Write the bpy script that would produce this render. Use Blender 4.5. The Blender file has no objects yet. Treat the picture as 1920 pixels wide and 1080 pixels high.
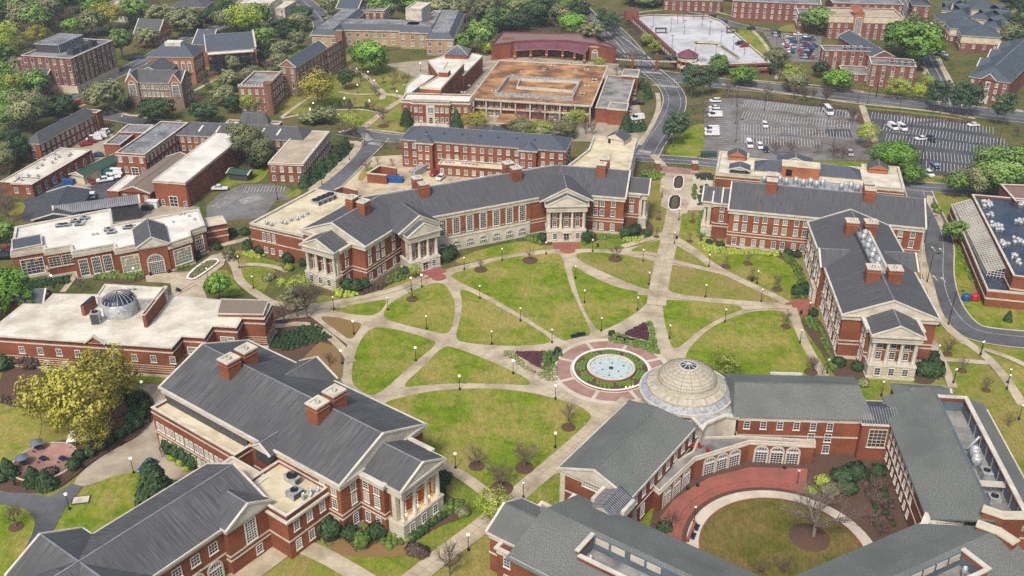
import bpy, math, random
from mathutils import Vector, Matrix
random.seed(7)
R = math.radians
# ------------------------------------------------------------------ camera
FPX, TH, HC = 1850.0, R(28.1), 130.0
sc = bpy.context.scene
col = sc.collection
cam_d = bpy.data.cameras.new('camera'); cam = bpy.data.objects.new('camera', cam_d)
col.objects.link(cam); cam.location = (0, 0, HC); cam.rotation_euler = (R(90) - TH, 0, 0)
cam_d.sensor_width = 36; cam_d.lens = 36 * FPX / 1920; cam_d.clip_end = 6000; cam_d.clip_start = 1
sc.camera = cam
# survey: photo sheets (origin, scale) -> ground coordinates at a height z
SH = {'A':(0,0,3),'B':(560,0,3),'C':(1120,0,2.4),'D':(0,340,3),'E':(460,280,2.455),'G':(1200,280,2.454),'H':(0,640,2.455),
 'I':(560,560,2.0775),'J':(1140,640,2.455),'K':(1600,560,6.75),'L':(560,400,6.4),'M':(0,540,6),'N':(1020,600,6.75),
 'O':(1600,720,3),'P':(0,180,4.8),'Q':(400,180,4.8),'R':(740,220,4),'S':(740,60,4),'T':(1320,260,4.8),'U':(1480,380,3.176),
 'V':(900,855,4.8),'W':(1520,855,4.8),'X':(1180,660,4),'Y':(560,730,4.8),'Z':(0,855,3.4286),'a':(0,370,4),
 'b':(1700,340,3.6),'c':(1500,0,4.5714),'d':(0,0,4.8),'e':(340,0,4.8),'F':(0,0,1)}
_c, _s = math.cos(TH), math.sin(TH)
def at(k, x, y, z=0.0):
    a, b, m = SH[k]
    px, py = a + x / m, b + y / m
    u, v = (px - 960) / FPX, (540 - py) / FPX
    d = (u, _c + v * _s, -_s + v * _c)
    t = (HC - z) / -d[2]
    return Vector((d[0] * t, d[1] * t))
def pts(k, s, z=0.0):
    n = [float(q) for q in s.replace(',', ' ').split()]
    return [at(k, n[i], n[i + 1], z) for i in range(0, len(n), 2)]
def area(P): return sum(P[i-1].x * P[i].y - P[i].x * P[i-1].y for i in range(len(P))) / 2
def ccw(P): return P if area(P) > 0 else P[::-1]
def offs(P, d):                       # outward mitred offset of a ccw polygon
    n = len(P); out = []
    for i in range(n):
        a = (P[i] - P[i-1]).normalized(); b = (P[(i+1) % n] - P[i]).normalized()
        na = Vector((a.y, -a.x)); nb = Vector((b.y, -b.x)); m = na + nb
        k = 1 + na.dot(nb)
        out.append(P[i] + m * (d / max(k, .35)))
    return out
def smooth(P, it=2):
    for _ in range(it):
        Q = []
        for i in range(len(P)):
            a, b = P[i], P[(i+1) % len(P)]
            Q += [a * .78 + b * .22, a * .22 + b * .78]
        P = Q
    return P
def lin(a, b, n): return [a + (b - a) * i / max(1, n - 1) for i in range(n)] if n > 1 else [(a + b) / 2]
class Fr:                              # local frame on the ground plane: u along, v to the left of u
    def __init__(s, o, ang, L=0, D=0): s.o = o; s.a = ang; s.L = L; s.D = D; s.u = Vector((math.cos(ang), math.sin(ang))); s.v = Vector((-s.u.y, s.u.x))
    def at(s, u, v): return s.o + s.u * u + s.v * v
    def rect(s, u0, u1, v0, v1): return [s.at(u0, v0), s.at(u1, v0), s.at(u1, v1), s.at(u0, v1)]
    def sub(s, u, v, deg=0, L=0, D=0): return Fr(s.at(u, v), s.a + R(deg), L, D)
    def uv(s, p): d = p - s.o; return d.dot(s.u), d.dot(s.v)
def fr(k, x0, y0, x1, y1, z, x2=None, y2=None):
    a, b = at(k, x0, y0, z), at(k, x1, y1, z); d = b - a
    f = Fr(a, math.atan2(d.y, d.x), d.length)
    if x2 is not None: f.D = f.uv(at(k, x2, y2, z))[1]
    return f
# ------------------------------------------------------------------ materials
MT = {}
def mat(name, c1, c2, sx=1., sy=1., rough=.85, stain=None, ss=.08, k=.5, detail=4, spec=.3, coord='UV', rnd=0., metal=0., bump=0.):
    m = bpy.data.materials.new(name); m.use_nodes = True; nt = m.node_tree; N = nt.nodes; Lk = nt.links
    b = N['Principled BSDF']; b.inputs['Roughness'].default_value = rough; b.inputs['Metallic'].default_value = metal
    b.inputs['Specular IOR Level'].default_value = spec
    tc = N.new('ShaderNodeTexCoord'); mp = N.new('ShaderNodeMapping'); mp.inputs['Scale'].default_value = (sx, sy, sx if coord == 'Object' else 1)
    Lk.new(tc.outputs[coord], mp.inputs['Vector'])
    n1 = N.new('ShaderNodeTexNoise'); n1.inputs['Detail'].default_value = detail; n1.inputs['Scale'].default_value = 1; n1.inputs['Roughness'].default_value = .65
    Lk.new(mp.outputs[0], n1.inputs['Vector'])
    rp = N.new('ShaderNodeValToRGB'); rp.color_ramp.elements[0].position = .5 - k / 2; rp.color_ramp.elements[1].position = .5 + k / 2
    rp.color_ramp.elements[0].color = (*c1, 1); rp.color_ramp.elements[1].color = (*c2, 1)
    Lk.new(n1.outputs['Fac'], rp.inputs[0]); out = rp.outputs[0]
    if stain:
        n2 = N.new('ShaderNodeTexNoise'); n2.inputs['Scale'].default_value = ss; n2.inputs['Detail'].default_value = 6; n2.inputs['Roughness'].default_value = .6
        Lk.new(tc.outputs[coord], n2.inputs['Vector'])
        r2 = N.new('ShaderNodeValToRGB'); r2.color_ramp.elements[0].position = .42; r2.color_ramp.elements[1].position = .66
        r2.color_ramp.elements[0].color = (0, 0, 0, 1); r2.color_ramp.elements[1].color = (1, 1, 1, 1)
        Lk.new(n2.outputs['Fac'], r2.inputs[0])
        mx = N.new('ShaderNodeMix'); mx.data_type = 'RGBA'; Lk.new(r2.outputs[0], mx.inputs['Factor']); Lk.new(out, mx.inputs['A'])
        mx.inputs['B'].default_value = (*stain, 1); out = mx.outputs['Result']
    if rnd:
        oi = N.new('ShaderNodeObjectInfo'); mm = N.new('ShaderNodeMapRange'); mm.inputs['To Min'].default_value = 1 - rnd; mm.inputs['To Max'].default_value = 1 + rnd
        Lk.new(oi.outputs['Random'], mm.inputs['Value']); hv = N.new('ShaderNodeHueSaturation'); Lk.new(mm.outputs[0], hv.inputs['Value']); Lk.new(out, hv.inputs['Color']); out = hv.outputs[0]
    Lk.new(out, b.inputs['Base Color'])
    if bump:
        bp = N.new('ShaderNodeBump'); bp.inputs['Strength'].default_value = bump; bp.inputs['Distance'].default_value = .1
        Lk.new(n1.outputs['Fac'], bp.inputs['Height']); Lk.new(bp.outputs[0], b.inputs['Normal'])
    MT[name] = m; return m
def brick_mat(name, c1, c2, stain):
    m = mat(name, c1, c2, .9, 5.5, .9, stain, .12, .7, 5)
    return m
brick_mat('brick', (.17,.052,.027), (.36,.122,.056), (.15,.050,.028))
brick_mat('brick_dark', (.17,.062,.048), (.27,.105,.078), (.15,.055,.042))
brick_mat('brick_orange', (.34,.125,.06), (.45,.18,.09), (.27,.10,.055))
brick_mat('brick_brown', (.22,.10,.065), (.30,.15,.095), (.17,.08,.06))
brick_mat('brick_tan', (.34,.23,.125), (.48,.35,.20), (.28,.19,.115))
brick_mat('stone_rubble', (.14,.10,.075), (.34,.24,.17), (.20,.13,.10))
mat('limestone', (.50,.46,.37), (.66,.61,.51), .8, 3.0, .85, (.42,.38,.30), .25, .6)
mat('trim', (.54,.51,.44), (.69,.66,.58), .5, 2.5, .7, (.44,.41,.34), .3, .6)
mat('cream', (.56,.49,.34), (.66,.59,.43), .5, .5, .8, (.50,.43,.30), .3)
mat('white_paint', (.74,.72,.66), (.80,.78,.72), 1, 1, .5, None)
mat('slate', (.042,.044,.048), (.125,.128,.134), 2.6, .16, .72, (.080,.082,.087), .10, .45, 5, .35)
mat('slate_blue', (.055,.066,.082), (.095,.108,.128), 2.0, .2, .7, (.07,.09,.12), .1, .5, 4, .35)
mat('slate_streak', (.042,.043,.046), (.145,.148,.152), 3.4, .13, .72, (.070,.072,.076), .09, .36, 6, .35)
mat('slate_teal', (.045,.065,.08), (.085,.11,.13), 2.0, .4, .7, (.055,.075,.09), .1, .5, 4, .35)
mat('shingle', (.065,.072,.067), (.235,.248,.232), 6.0, 4.5, .9, (.115,.125,.117), .10, .32, 2, .2)
mat('roof_white', (.55,.52,.43), (.80,.77,.67), .35, .9, .85, (.42,.385,.30), .13, .6, 8)
mat('roof_clean', (.66,.645,.59), (.80,.785,.73), .3, .5, .8, (.54,.51,.43), .12, .6, 8)
mat('roof_yellow', (.56,.50,.35), (.74,.68,.51), .4, .7, .85, (.44,.37,.22), .14, .6, 6)
mat('roof_rust', (.085,.045,.03), (.27,.135,.065), .35, .6, .95, (.52,.29,.13), .10, .5, 9)
mat('roof_brown', (.13,.085,.075), (.30,.22,.19), .6, .9, .95, (.20,.13,.11), .12, .7, 7)
mat('roof_gravel', (.22,.22,.21), (.38,.37,.35), 1.2, 1.2, .95, (.12,.12,.12), .16, .6, 7)
mat('roof_beige', (.36,.30,.22), (.56,.49,.38), .5, 1.6, .95, (.33,.27,.20), .14, .5, 7)
mat('roof_snowy', (.08,.085,.095), (.42,.43,.44), .7, 1.4, .9, (.11,.115,.13), .13, .35, 7)
mat('roof_concrete', (.42,.435,.455), (.66,.675,.69), .25, .25, .9, (.33,.345,.36), .06, .6, 9)
mat('roof_black', (.018,.028,.050), (.035,.050,.080), .4, .4, .25, (.06,.075,.10), .12, .6, 7, .5)
mat('metal_roof', (.30,.31,.33), (.42,.43,.45), 3, .3, .45, (.22,.22,.24), .2, .5, 4, .5, metal=.4)
mat('metal_dark', (.06,.065,.075), (.095,.10,.11), 4, .3, .5, None, metal=.3)
mat('metal_brown', (.19,.15,.115), (.24,.20,.16), 4, .3, .6, None)
mat('maroon', (.13,.05,.075), (.20,.08,.11), 4, .3, .6, (.14,.04,.05), .2)
mat('blue_grey', (.10,.135,.17), (.14,.18,.22), 4, .3, .6, (.09,.12,.15), .3)
mat('metal_grey', (.38,.40,.41), (.58,.60,.61), 1.5, 1.5, .45, (.25,.26,.27), .8, metal=.3)
mat('metal_green', (.03,.07,.05), (.05,.10,.075), 3, .5, .5, None)
mat('black_paint', (.01,.01,.012), (.02,.02,.024), 1, 1, .4, None)
mat('navy', (.012,.02,.05), (.02,.03,.07), 1, 1, .4, None)
mat('dome_panel', (.40,.365,.285), (.56,.52,.42), .5, .5, .75, (.34,.305,.23), .35, .6, 5)
mat('seam', (.22,.19,.15), (.27,.23,.18), 1, 1, .9, None)
# ground covers (object coordinates are world metres: the sheets sit at the origin)
mat('asphalt', (.10,.105,.115), (.165,.17,.178), .5, .5, .9, (.06,.062,.07), .045, .6, 8, .3, 'Object')
mat('asphalt_lot', (.12,.118,.122), (.27,.262,.255), .3, .45, .9, (.12,.100,.085), .06, .6, 9, .3, 'Object')
mat('asphalt_new', (.055,.060,.070), (.105,.11,.12), .3, .3, .85, (.055,.058,.066), .05, .6, 8, .3, 'Object')
mat('paint_mark', (.45,.45,.44), (.75,.75,.73), .7, .7, .8, (.3,.3,.3), .3, .6, 6, .3, 'Object')
mat('concrete', (.40,.34,.245), (.58,.505,.375), .9, .9, .9, (.30,.245,.165), .16, .8, 9, .25, 'Object')
mat('concrete_pale', (.50,.45,.36), (.64,.59,.48), .8, .8, .9, (.44,.38,.29), .15, .8, 8, .25, 'Object')
mat('concrete_drive', (.33,.28,.21), (.48,.42,.33), .6, .6, .9, (.26,.215,.155), .13, .8, 9, .25, 'Object')
mat('brick_paving', (.26,.085,.06), (.36,.13,.095), 1.5, 1.5, .9, (.24,.09,.07), .25, .8, 7, .25, 'Object')
mat('brick_pink', (.29,.175,.145), (.41,.26,.215), 1.5, 1.5, .9, (.27,.14,.12), .25, .8, 7, .25, 'Object')
mat('mulch', (.075,.042,.032), (.15,.09,.065), 2.5, 2.5, 1, (.10,.065,.045), .15, .8, 8, .1, 'Object')
mat('pine_straw', (.17,.10,.045), (.30,.19,.085), 1.5, 1.5, 1, (.20,.15,.05), .09, .8, 8, .1, 'Object')
mat('dirt', (.46,.37,.24), (.66,.57,.41), .6, .6, 1, (.26,.2,.13), .12, .8, 8, .1, 'Object')
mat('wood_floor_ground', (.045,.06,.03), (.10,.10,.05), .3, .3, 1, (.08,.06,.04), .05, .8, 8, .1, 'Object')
def lawn_mat(name, g1, g2, tan, bias):
    m = bpy.data.materials.new(name); m.use_nodes = True; nt = m.node_tree; N = nt.nodes; Lk = nt.links
    b = N['Principled BSDF']; b.inputs['Roughness'].default_value = 1; b.inputs['Specular IOR Level'].default_value = .1
    tc = N.new('ShaderNodeTexCoord')
    def noise(scale, detail, stretch=(1,1,1), rot=0, rough=.6):
        mp = N.new('ShaderNodeMapping'); mp.inputs['Scale'].default_value = stretch; mp.inputs['Rotation'].default_value = (0,0,rot)
        Lk.new(tc.outputs['Object'], mp.inputs['Vector'])
        n = N.new('ShaderNodeTexNoise'); n.inputs['Scale'].default_value = scale; n.inputs['Detail'].default_value = detail; n.inputs['Roughness'].default_value = rough
        Lk.new(mp.outputs[0], n.inputs['Vector']); return n.outputs['Fac']
    def ramp(src, a, bb, ca, cb):
        r = N.new('ShaderNodeValToRGB'); e = r.color_ramp.elements; e[0].position = a; e[1].position = bb; e[0].color = (*ca,1); e[1].color = (*cb,1)
        Lk.new(src, r.inputs[0]); return r.outputs[0]
    def mix(f, A, B):
        x = N.new('ShaderNodeMix'); x.data_type = 'RGBA'; Lk.new(f, x.inputs['Factor']); Lk.new(A, x.inputs['A']); Lk.new(B, x.inputs['B']); return x.outputs['Result']
    green = ramp(noise(.35, 8), .35, .68, g1, g2)
    tanc = ramp(noise(1.1, 8, (1,.35,1), .5), .3, .7, tuple(c*.72 for c in tan), tan)
    patch = noise(.07, 6, rot=.4, rough=.65); streak = noise(.8, 9, (1,.22,1), .75, .78); fine = noise(2.2, 4, (1,.3,1), -.5)
    ad = N.new('ShaderNodeMath'); ad.operation = 'ADD'; pm = N.new('ShaderNodeMath'); pm.operation = 'MULTIPLY'; pm.inputs[1].default_value = 1.7; Lk.new(patch, pm.inputs[0]); Lk.new(pm.outputs[0], ad.inputs[0])
    ml = N.new('ShaderNodeMath'); ml.operation = 'MULTIPLY_ADD'; ml.inputs[1].default_value = .55; Lk.new(streak, ml.inputs[0])
    m3 = N.new('ShaderNodeMath'); m3.operation = 'MULTIPLY'; m3.inputs[1].default_value = .35; Lk.new(fine, m3.inputs[0])
    Lk.new(m3.outputs[0], ml.inputs[2]); Lk.new(ml.outputs[0], ad.inputs[1])
    sc6 = N.new('ShaderNodeMath'); sc6.operation = 'MULTIPLY'; sc6.inputs[1].default_value = .6; Lk.new(ad.outputs[0], sc6.inputs[0])
    f = ramp(sc6.outputs[0], bias*.6 - .085, bias*.6 + .10, (0,0,0), (1,1,1))
    # faint mowing lanes
    wv = N.new('ShaderNodeTexWave'); wv.inputs['Scale'].default_value = .42; wv.inputs['Distortion'].default_value = 1.2; wv.inputs['Detail'].default_value = 2
    mp = N.new('ShaderNodeMapping'); mp.inputs['Rotation'].default_value = (0,0,.25); Lk.new(tc.outputs['Object'], mp.inputs['Vector']); Lk.new(mp.outputs[0], wv.inputs['Vector'])
    lane = ramp(wv.outputs['Fac'], .2, .8, (.965,.965,.965), (1.03,1.03,1.03))
    x = N.new('ShaderNodeMix'); x.data_type = 'RGBA'; x.blend_type = 'MULTIPLY'; x.inputs['Factor'].default_value = 1
    gr = noise(1.6, 6, (1,.6,1), .3, .85); gm_ = ramp(gr, .32, .68, (.66,.66,.62), (1.30,1.30,1.32)); y_ = N.new('ShaderNodeMix'); y_.data_type = 'RGBA'; y_.blend_type = 'MULTIPLY'; y_.inputs['Factor'].default_value = 1; Lk.new(mix(f, green, tanc), y_.inputs['A']); Lk.new(gm_, y_.inputs['B'])
    Lk.new(y_.outputs['Result'], x.inputs['A']); Lk.new(lane, x.inputs['B'])
    Lk.new(x.outputs['Result'], b.inputs['Base Color']); MT[name] = m
GA, GB, TN = (.10,.165,.008), (.20,.265,.018), (.345,.295,.085)
lawn_mat('lawn_green', GA, GB, TN, 1.37)
lawn_mat('lawn_mixed', GA, GB, TN, 1.31)
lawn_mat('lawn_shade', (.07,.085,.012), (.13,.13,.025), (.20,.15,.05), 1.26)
lawn_mat('lawn_olive', (.095,.165,.010), (.18,.24,.024), (.30,.26,.075), 1.28)
lawn_mat('lawn_tan', (.13,.18,.018), (.22,.25,.035), (.31,.25,.08), 1.25)
lawn_mat('grass_far', (.05,.075,.02), (.10,.13,.035), (.17,.14,.055), 1.28)
def glass_mat(name, warm=0, p=.5):
    m = bpy.data.materials.new(name); m.use_nodes = True; nt = m.node_tree; N = nt.nodes; Lk = nt.links
    b = N['Principled BSDF']; b.inputs['Roughness'].default_value = .15
    oi = N.new('ShaderNodeObjectInfo'); r = N.new('ShaderNodeValToRGB'); r.color_ramp.interpolation = 'CONSTANT'; e = r.color_ramp.elements
    e[0].position = 0; e[0].color = (.02,.028,.045,1); e[1].position = p; e[1].color = (.19,.22,.19,1)
    e2 = e.new(p + (1-p)*.5); e2.color = (.28,.31,.24,1); e3 = e.new(p*.55); e3.color = (.045,.055,.075,1)
    Lk.new(oi.outputs['Random'], r.inputs[0]); Lk.new(r.outputs[0], b.inputs['Base Color'])
    if warm:
        tc = N.new('ShaderNodeTexCoord'); n = N.new('ShaderNodeTexNoise'); n.inputs['Scale'].default_value = .55; n.inputs['Detail'].default_value = 5; Lk.new(tc.outputs['Object'], n.inputs['Vector'])
        q = N.new('ShaderNodeValToRGB'); q.color_ramp.elements[0].position = .56; q.color_ramp.elements[1].position = .62
        q.color_ramp.elements[0].color = (.0,.0,.0,1); q.color_ramp.elements[1].color = (1,.45,.05,1)
        Lk.new(n.outputs['Fac'], q.inputs[0]); Lk.new(q.outputs[0], b.inputs['Emission Color']); b.inputs['Emission Strength'].default_value = warm
    MT[name] = m
glass_mat('glass', 0, .45); glass_mat('glass_dark', 0, .97); glass_mat('glass_lit', .9, .97); glass_mat('glass_warm', .55, .97)
def emis(name, c, s):
    m = bpy.data.materials.new(name); m.use_nodes = True; b = m.node_tree.nodes['Principled BSDF']
    b.inputs['Base Color'].default_value = (*c, 1); b.inputs['Emission Color'].default_value = (*c, 1); b.inputs['Emission Strength'].default_value = s; MT[name] = m
emis('globe_lit', (1,.86,.66), 2.2); emis('globe', (.85,.80,.72), .25); emis('spot_lit', (1,.55,.3), 6)
def water_mat():
    m = mat('fountain_water', (.36,.47,.46), (.54,.63,.61), .9, .9, .06, None, coord='Object', spec=.5, bump=.15); return m
water_mat()
def leaf_mat(name, c1, c2, c3):
    m = bpy.data.materials.new(name); m.use_nodes = True; nt = m.node_tree; N = nt.nodes; Lk = nt.links
    b = N['Principled BSDF']; b.inputs['Roughness'].default_value = .7; b.inputs['Specular IOR Level'].default_value = .2
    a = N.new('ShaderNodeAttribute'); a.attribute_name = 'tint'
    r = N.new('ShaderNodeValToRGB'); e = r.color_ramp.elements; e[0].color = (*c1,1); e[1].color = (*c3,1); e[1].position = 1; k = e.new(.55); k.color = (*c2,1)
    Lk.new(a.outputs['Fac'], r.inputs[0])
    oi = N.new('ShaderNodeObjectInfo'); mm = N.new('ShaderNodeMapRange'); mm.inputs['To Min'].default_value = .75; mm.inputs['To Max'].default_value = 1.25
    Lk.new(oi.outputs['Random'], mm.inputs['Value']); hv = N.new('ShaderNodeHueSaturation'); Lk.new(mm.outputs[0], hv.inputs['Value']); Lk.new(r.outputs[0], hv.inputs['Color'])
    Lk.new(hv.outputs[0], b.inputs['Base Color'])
    b.inputs['Subsurface Weight'].default_value = 0
    MT[name] = m
leaf_mat('leaf_green', (.065,.125,.030), (.140,.245,.055), (.25,.37,.10))
leaf_mat('leaf_bright', (.06,.15,.02), (.13,.26,.035), (.22,.38,.06))
leaf_mat('leaf_lime', (.192,.272,.024), (.352,.448,.048), (.544,.640,.080))
leaf_mat('leaf_olive', (.10,.115,.055), (.20,.22,.10), (.32,.34,.16))
leaf_mat('leaf_gold', (.15,.14,.022), (.33,.30,.045), (.50,.45,.085))
leaf_mat('leaf_dark', (.016,.038,.015), (.036,.074,.028), (.085,.14,.05))
leaf_mat('leaf_pine', (.024,.052,.028), (.055,.10,.048), (.11,.165,.08))
leaf_mat('leaf_russet', (.05,.036,.028), (.10,.07,.055), (.17,.125,.10))
leaf_mat('leaf_purple', (.075,.028,.042), (.11,.042,.058), (.15,.065,.08))
leaf_mat('leaf_yellowgreen', (.15,.20,.03), (.30,.37,.055), (.46,.52,.10))
leaf_mat('leaf_hedge', (.048,.088,.019), (.112,.184,.035), (.224,.288,.064))
mat('bark', (.09,.07,.055), (.17,.14,.115), 3, 3, 1, None, coord='Object')
mat('bark_pale', (.14,.118,.095), (.25,.215,.18), 3, 3, 1, None, coord='Object')
mat('twig', (.13,.095,.075), (.20,.15,.12), 3, 3, 1, None, coord='Object', rnd=.25)
for n_, c_ in {'car_white':(.75,.76,.77),'car_silver':(.38,.39,.41),'car_black':(.015,.016,.02),'car_red':(.35,.012,.02),'car_blue':(.03,.07,.18),'car_grey':(.12,.125,.135)}.items():
    mat(n_, c_, tuple(q*1.05 for q in c_), 1, 1, .25, None, spec=.6)
mat('plastic_blue', (.015,.08,.25), (.02,.10,.30), 1, 1, .5, None); mat('plastic_red', (.45,.02,.03), (.5,.03,.04), 1, 1, .5, None)
mat('plastic_teal', (.02,.12,.12), (.03,.16,.15), 1, 1, .5, None); mat('yellow_paint', (.6,.45,.02), (.7,.52,.03), 1, 1, .5, None)
mat('tyre', (.012,.012,.012), (.02,.02,.02), 1, 1, .9, None)
# ------------------------------------------------------------------ mesh builder
class MB:
    def __init__(s): s.v = []; s.f = []; s.m = []; s.t = []; s.sm = []; s.names = []
    def mi(s, name):
        if name not in s.names: s.names.append(name)
        return s.names.index(name)
    def add(s, vs, fs, m, smooth=False, tint=None):
        o = len(s.v); s.v += [tuple(q) for q in vs]; i = s.mi(m)
        for f in fs: s.f.append([o + k for k in f]); s.m.append(i); s.sm.append(smooth); s.t.append(.5 if tint is None else tint)
    def prism(s, P, z0, z1, m, top=None, bottom=True):
        P = ccw(P); n = len(P); vs = [(p.x, p.y, z0) for p in P] + [(p.x, p.y, z1) for p in P]
        s.add(vs, [(i, (i+1) % n, (i+1) % n + n, i + n) for i in range(n)] + ([tuple(range(n-1, -1, -1))] if bottom else []), m)
        s.add([(p.x, p.y, z1) for p in P], [tuple(range(n))], top or m)
    def ring(s, P, wo, wi, z0, z1, m, closed=True):
        P = ccw(P); A = offs(P, wo); B = offs(P, -wi); n = len(P)
        vs = [(p.x,p.y,z0) for p in A] + [(p.x,p.y,z1) for p in A] + [(p.x,p.y,z1) for p in B] + [(p.x,p.y,z0) for p in B]
        fs = []
        for i in range(n):
            j = (i+1) % n
            fs += [(i, j, j+n, i+n), (i+n, j+n, j+2*n, i+2*n), (i+2*n, j+2*n, j+3*n, i+3*n), (i+3*n, j+3*n, j, i)]
        s.add(vs, fs, m)
    def box(s, f, u0, u1, v0, v1, z0, z1, m, top=None): s.prism(f.rect(u0, u1, v0, v1), z0, z1, m, top)
    def tube(s, pl, r0, r1, m, n=6, sm=True, tint=None):
        k = len(pl); vs = []
        for i, p in enumerate(pl):
            p = Vector(p); d = (Vector(pl[min(i+1, k-1)]) - Vector(pl[max(i-1, 0)])).normalized()
            a = d.orthogonal().normalized(); b = d.cross(a); r = r0 + (r1 - r0) * i / max(1, k-1)
            for j in range(n):
                t = 2 * math.pi * j / n; vs.append(p + a * (math.cos(t) * r) + b * (math.sin(t) * r))
        fs = [(i*n + j, i*n + (j+1) % n, (i+1)*n + (j+1) % n, (i+1)*n + j) for i in range(k-1) for j in range(n)]
        fs.append(tuple(range((k-1)*n, k*n)))
        s.add(vs, fs, m, sm, tint)
    def lathe(s, c, prof, m, n=24, sm=True):       # prof: (r, z) list from outside/bottom to top, mats may be list
        vs = []
        for r, z in prof:
            for j in range(n):
                t = 2 * math.pi * j / n; vs.append((c[0] + r * math.cos(t), c[1] + r * math.sin(t), z))
        o = len(s.v); s.v += vs
        for i in range(len(prof) - 1):
            mm = m[i] if isinstance(m, (list, tuple)) else m; q = s.mi(mm)
            for j in range(n):
                s.f.append([o + i*n + j, o + i*n + (j+1) % n, o + (i+1)*n + (j+1) % n, o + (i+1)*n + j]); s.m.append(q); s.sm.append(sm); s.t.append(.5)
    def beam(s, a, b, w, h, m):            # rectangular bar between two 3-D points
        a, b = Vector(a), Vector(b); d = (b - a).normalized(); x = d.cross(Vector((0,0,1)))
        x = x.normalized() * w / 2 if x.length > 1e-4 else Vector((w/2, 0, 0)); y = x.cross(d).normalized() * h / 2
        vs = [a-x-y, a+x-y, a+x+y, a-x+y, b-x-y, b+x-y, b+x+y, b-x+y]
        s.add(vs, [(0,1,5,4),(1,2,6,5),(2,3,7,6),(3,0,4,7),(3,2,1,0),(4,5,6,7)], m)
    def gable(s, f, u0, u1, v0, v1, z, rise, axis, hA, hB, m, gm='trim', over=.5, rake=True, cap=True):
        if axis == 'v': f = Fr(f.at(0, 0), f.a + math.pi / 2); u0, u1, v0, v1 = v0, v1, -u1, -u0
        oA = over; U0, U1, V0, V1 = u0 - oA, u1 + oA, v0 - over, v1 + over; vm = (v0 + v1) / 2
        zb = z - .08; zt = z + rise
        def w(u, v, zz): p = f.at(u, v); return (p.x, p.y, zz)
        a, b, c, d = w(U0, V0, zb), w(U1, V0, zb), w(U1, V1, zb), w(U0, V1, zb)
        e, g = w(U0 + hA, vm, zt), w(U1 - hB, vm, zt)
        s.add([a, b, c, d, e, g], [(0,1,5,4), (2,3,4,5)] + ([(3,0,4)] if hA > 0 else []) + ([(1,2,5)] if hB > 0 else []), m)
        s.add([a, b, c, d, e, g], [(3,2,1,0)] + ([(3,0,4)] if hA <= 0 else []) + ([(1,2,5)] if hB <= 0 else []), gm)
        if rake:
            for hh, p, q, r_ in ((hA, a, d, e), (hB, b, c, g)):
                if hh <= 0:
                    for k_ in (p, q): s.beam((k_[0], k_[1], k_[2]), (r_[0], r_[1], r_[2] + .02), .45, .32, 'trim')
        if cap: s.beam((e[0], e[1], e[2] + .02), (g[0], g[1], g[2] + .02), .3, .12, 'metal_roof' if m.startswith('slate') else m)
    def shed(s, P3, m): s.add(P3, [tuple(range(len(P3)))], m)
    def mesh(s, name, off=(0,0,0)):
        me = bpy.data.meshes.new(name); ox, oy, oz = off
        me.from_pydata([(x-ox, y-oy, z-oz) for x, y, z in s.v], [], s.f)
        for n in s.names: me.materials.append(MT[n])
        me.polygons.foreach_set('material_index', s.m); me.polygons.foreach_set('use_smooth', s.sm)
        if any(t != .5 for t in s.t):
            at_ = me.attributes.new('tint', 'FLOAT', 'FACE'); at_.data.foreach_set('value', s.t)
        uv = me.uv_layers.new(name='uv'); buf = [0.0] * (2 * len(me.loops)); Z = Vector((0,0,1)); vs = s.v
        for pi, f in enumerate(s.f):
            p0, p1, p2 = Vector(vs[f[0]]), Vector(vs[f[1]]), Vector(vs[f[2]]); nn = (p1 - p0).cross(p2 - p0)
            if nn.length > 1e-9: nn.normalize()
            t = Z.cross(nn)
            if t.length < .02: t, bb = Vector((1,0,0)), Vector((0,1,0))
            else: t.normalize(); bb = nn.cross(t)
            li = me.polygons[pi].loop_start
            for q, vi in enumerate(f):
                V_ = Vector(vs[vi]); buf[2*(li+q)] = V_.dot(t); buf[2*(li+q)+1] = V_.dot(bb)
        uv.data.foreach_set('uv', buf); me.update(); return me
    def obj(s, name, parent=None, off=(0,0,0)):
        me = s.mesh(name, off); o = bpy.data.objects.new(name, me); col.objects.link(o)
        if parent: o.parent = parent
        else: o.location = off
        return o
TOP = []
def tag(o, label, cat, group=None, kind=None):
    if label: o['label'] = label
    if cat: o['category'] = cat
    if group: o['group'] = group
    if kind: o['kind'] = kind
    TOP.append(o); return o
def struct(name, mb, label=None):
    o = mb.obj(name); o['kind'] = 'structure'
    if label: o['label'] = label
    return o
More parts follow.
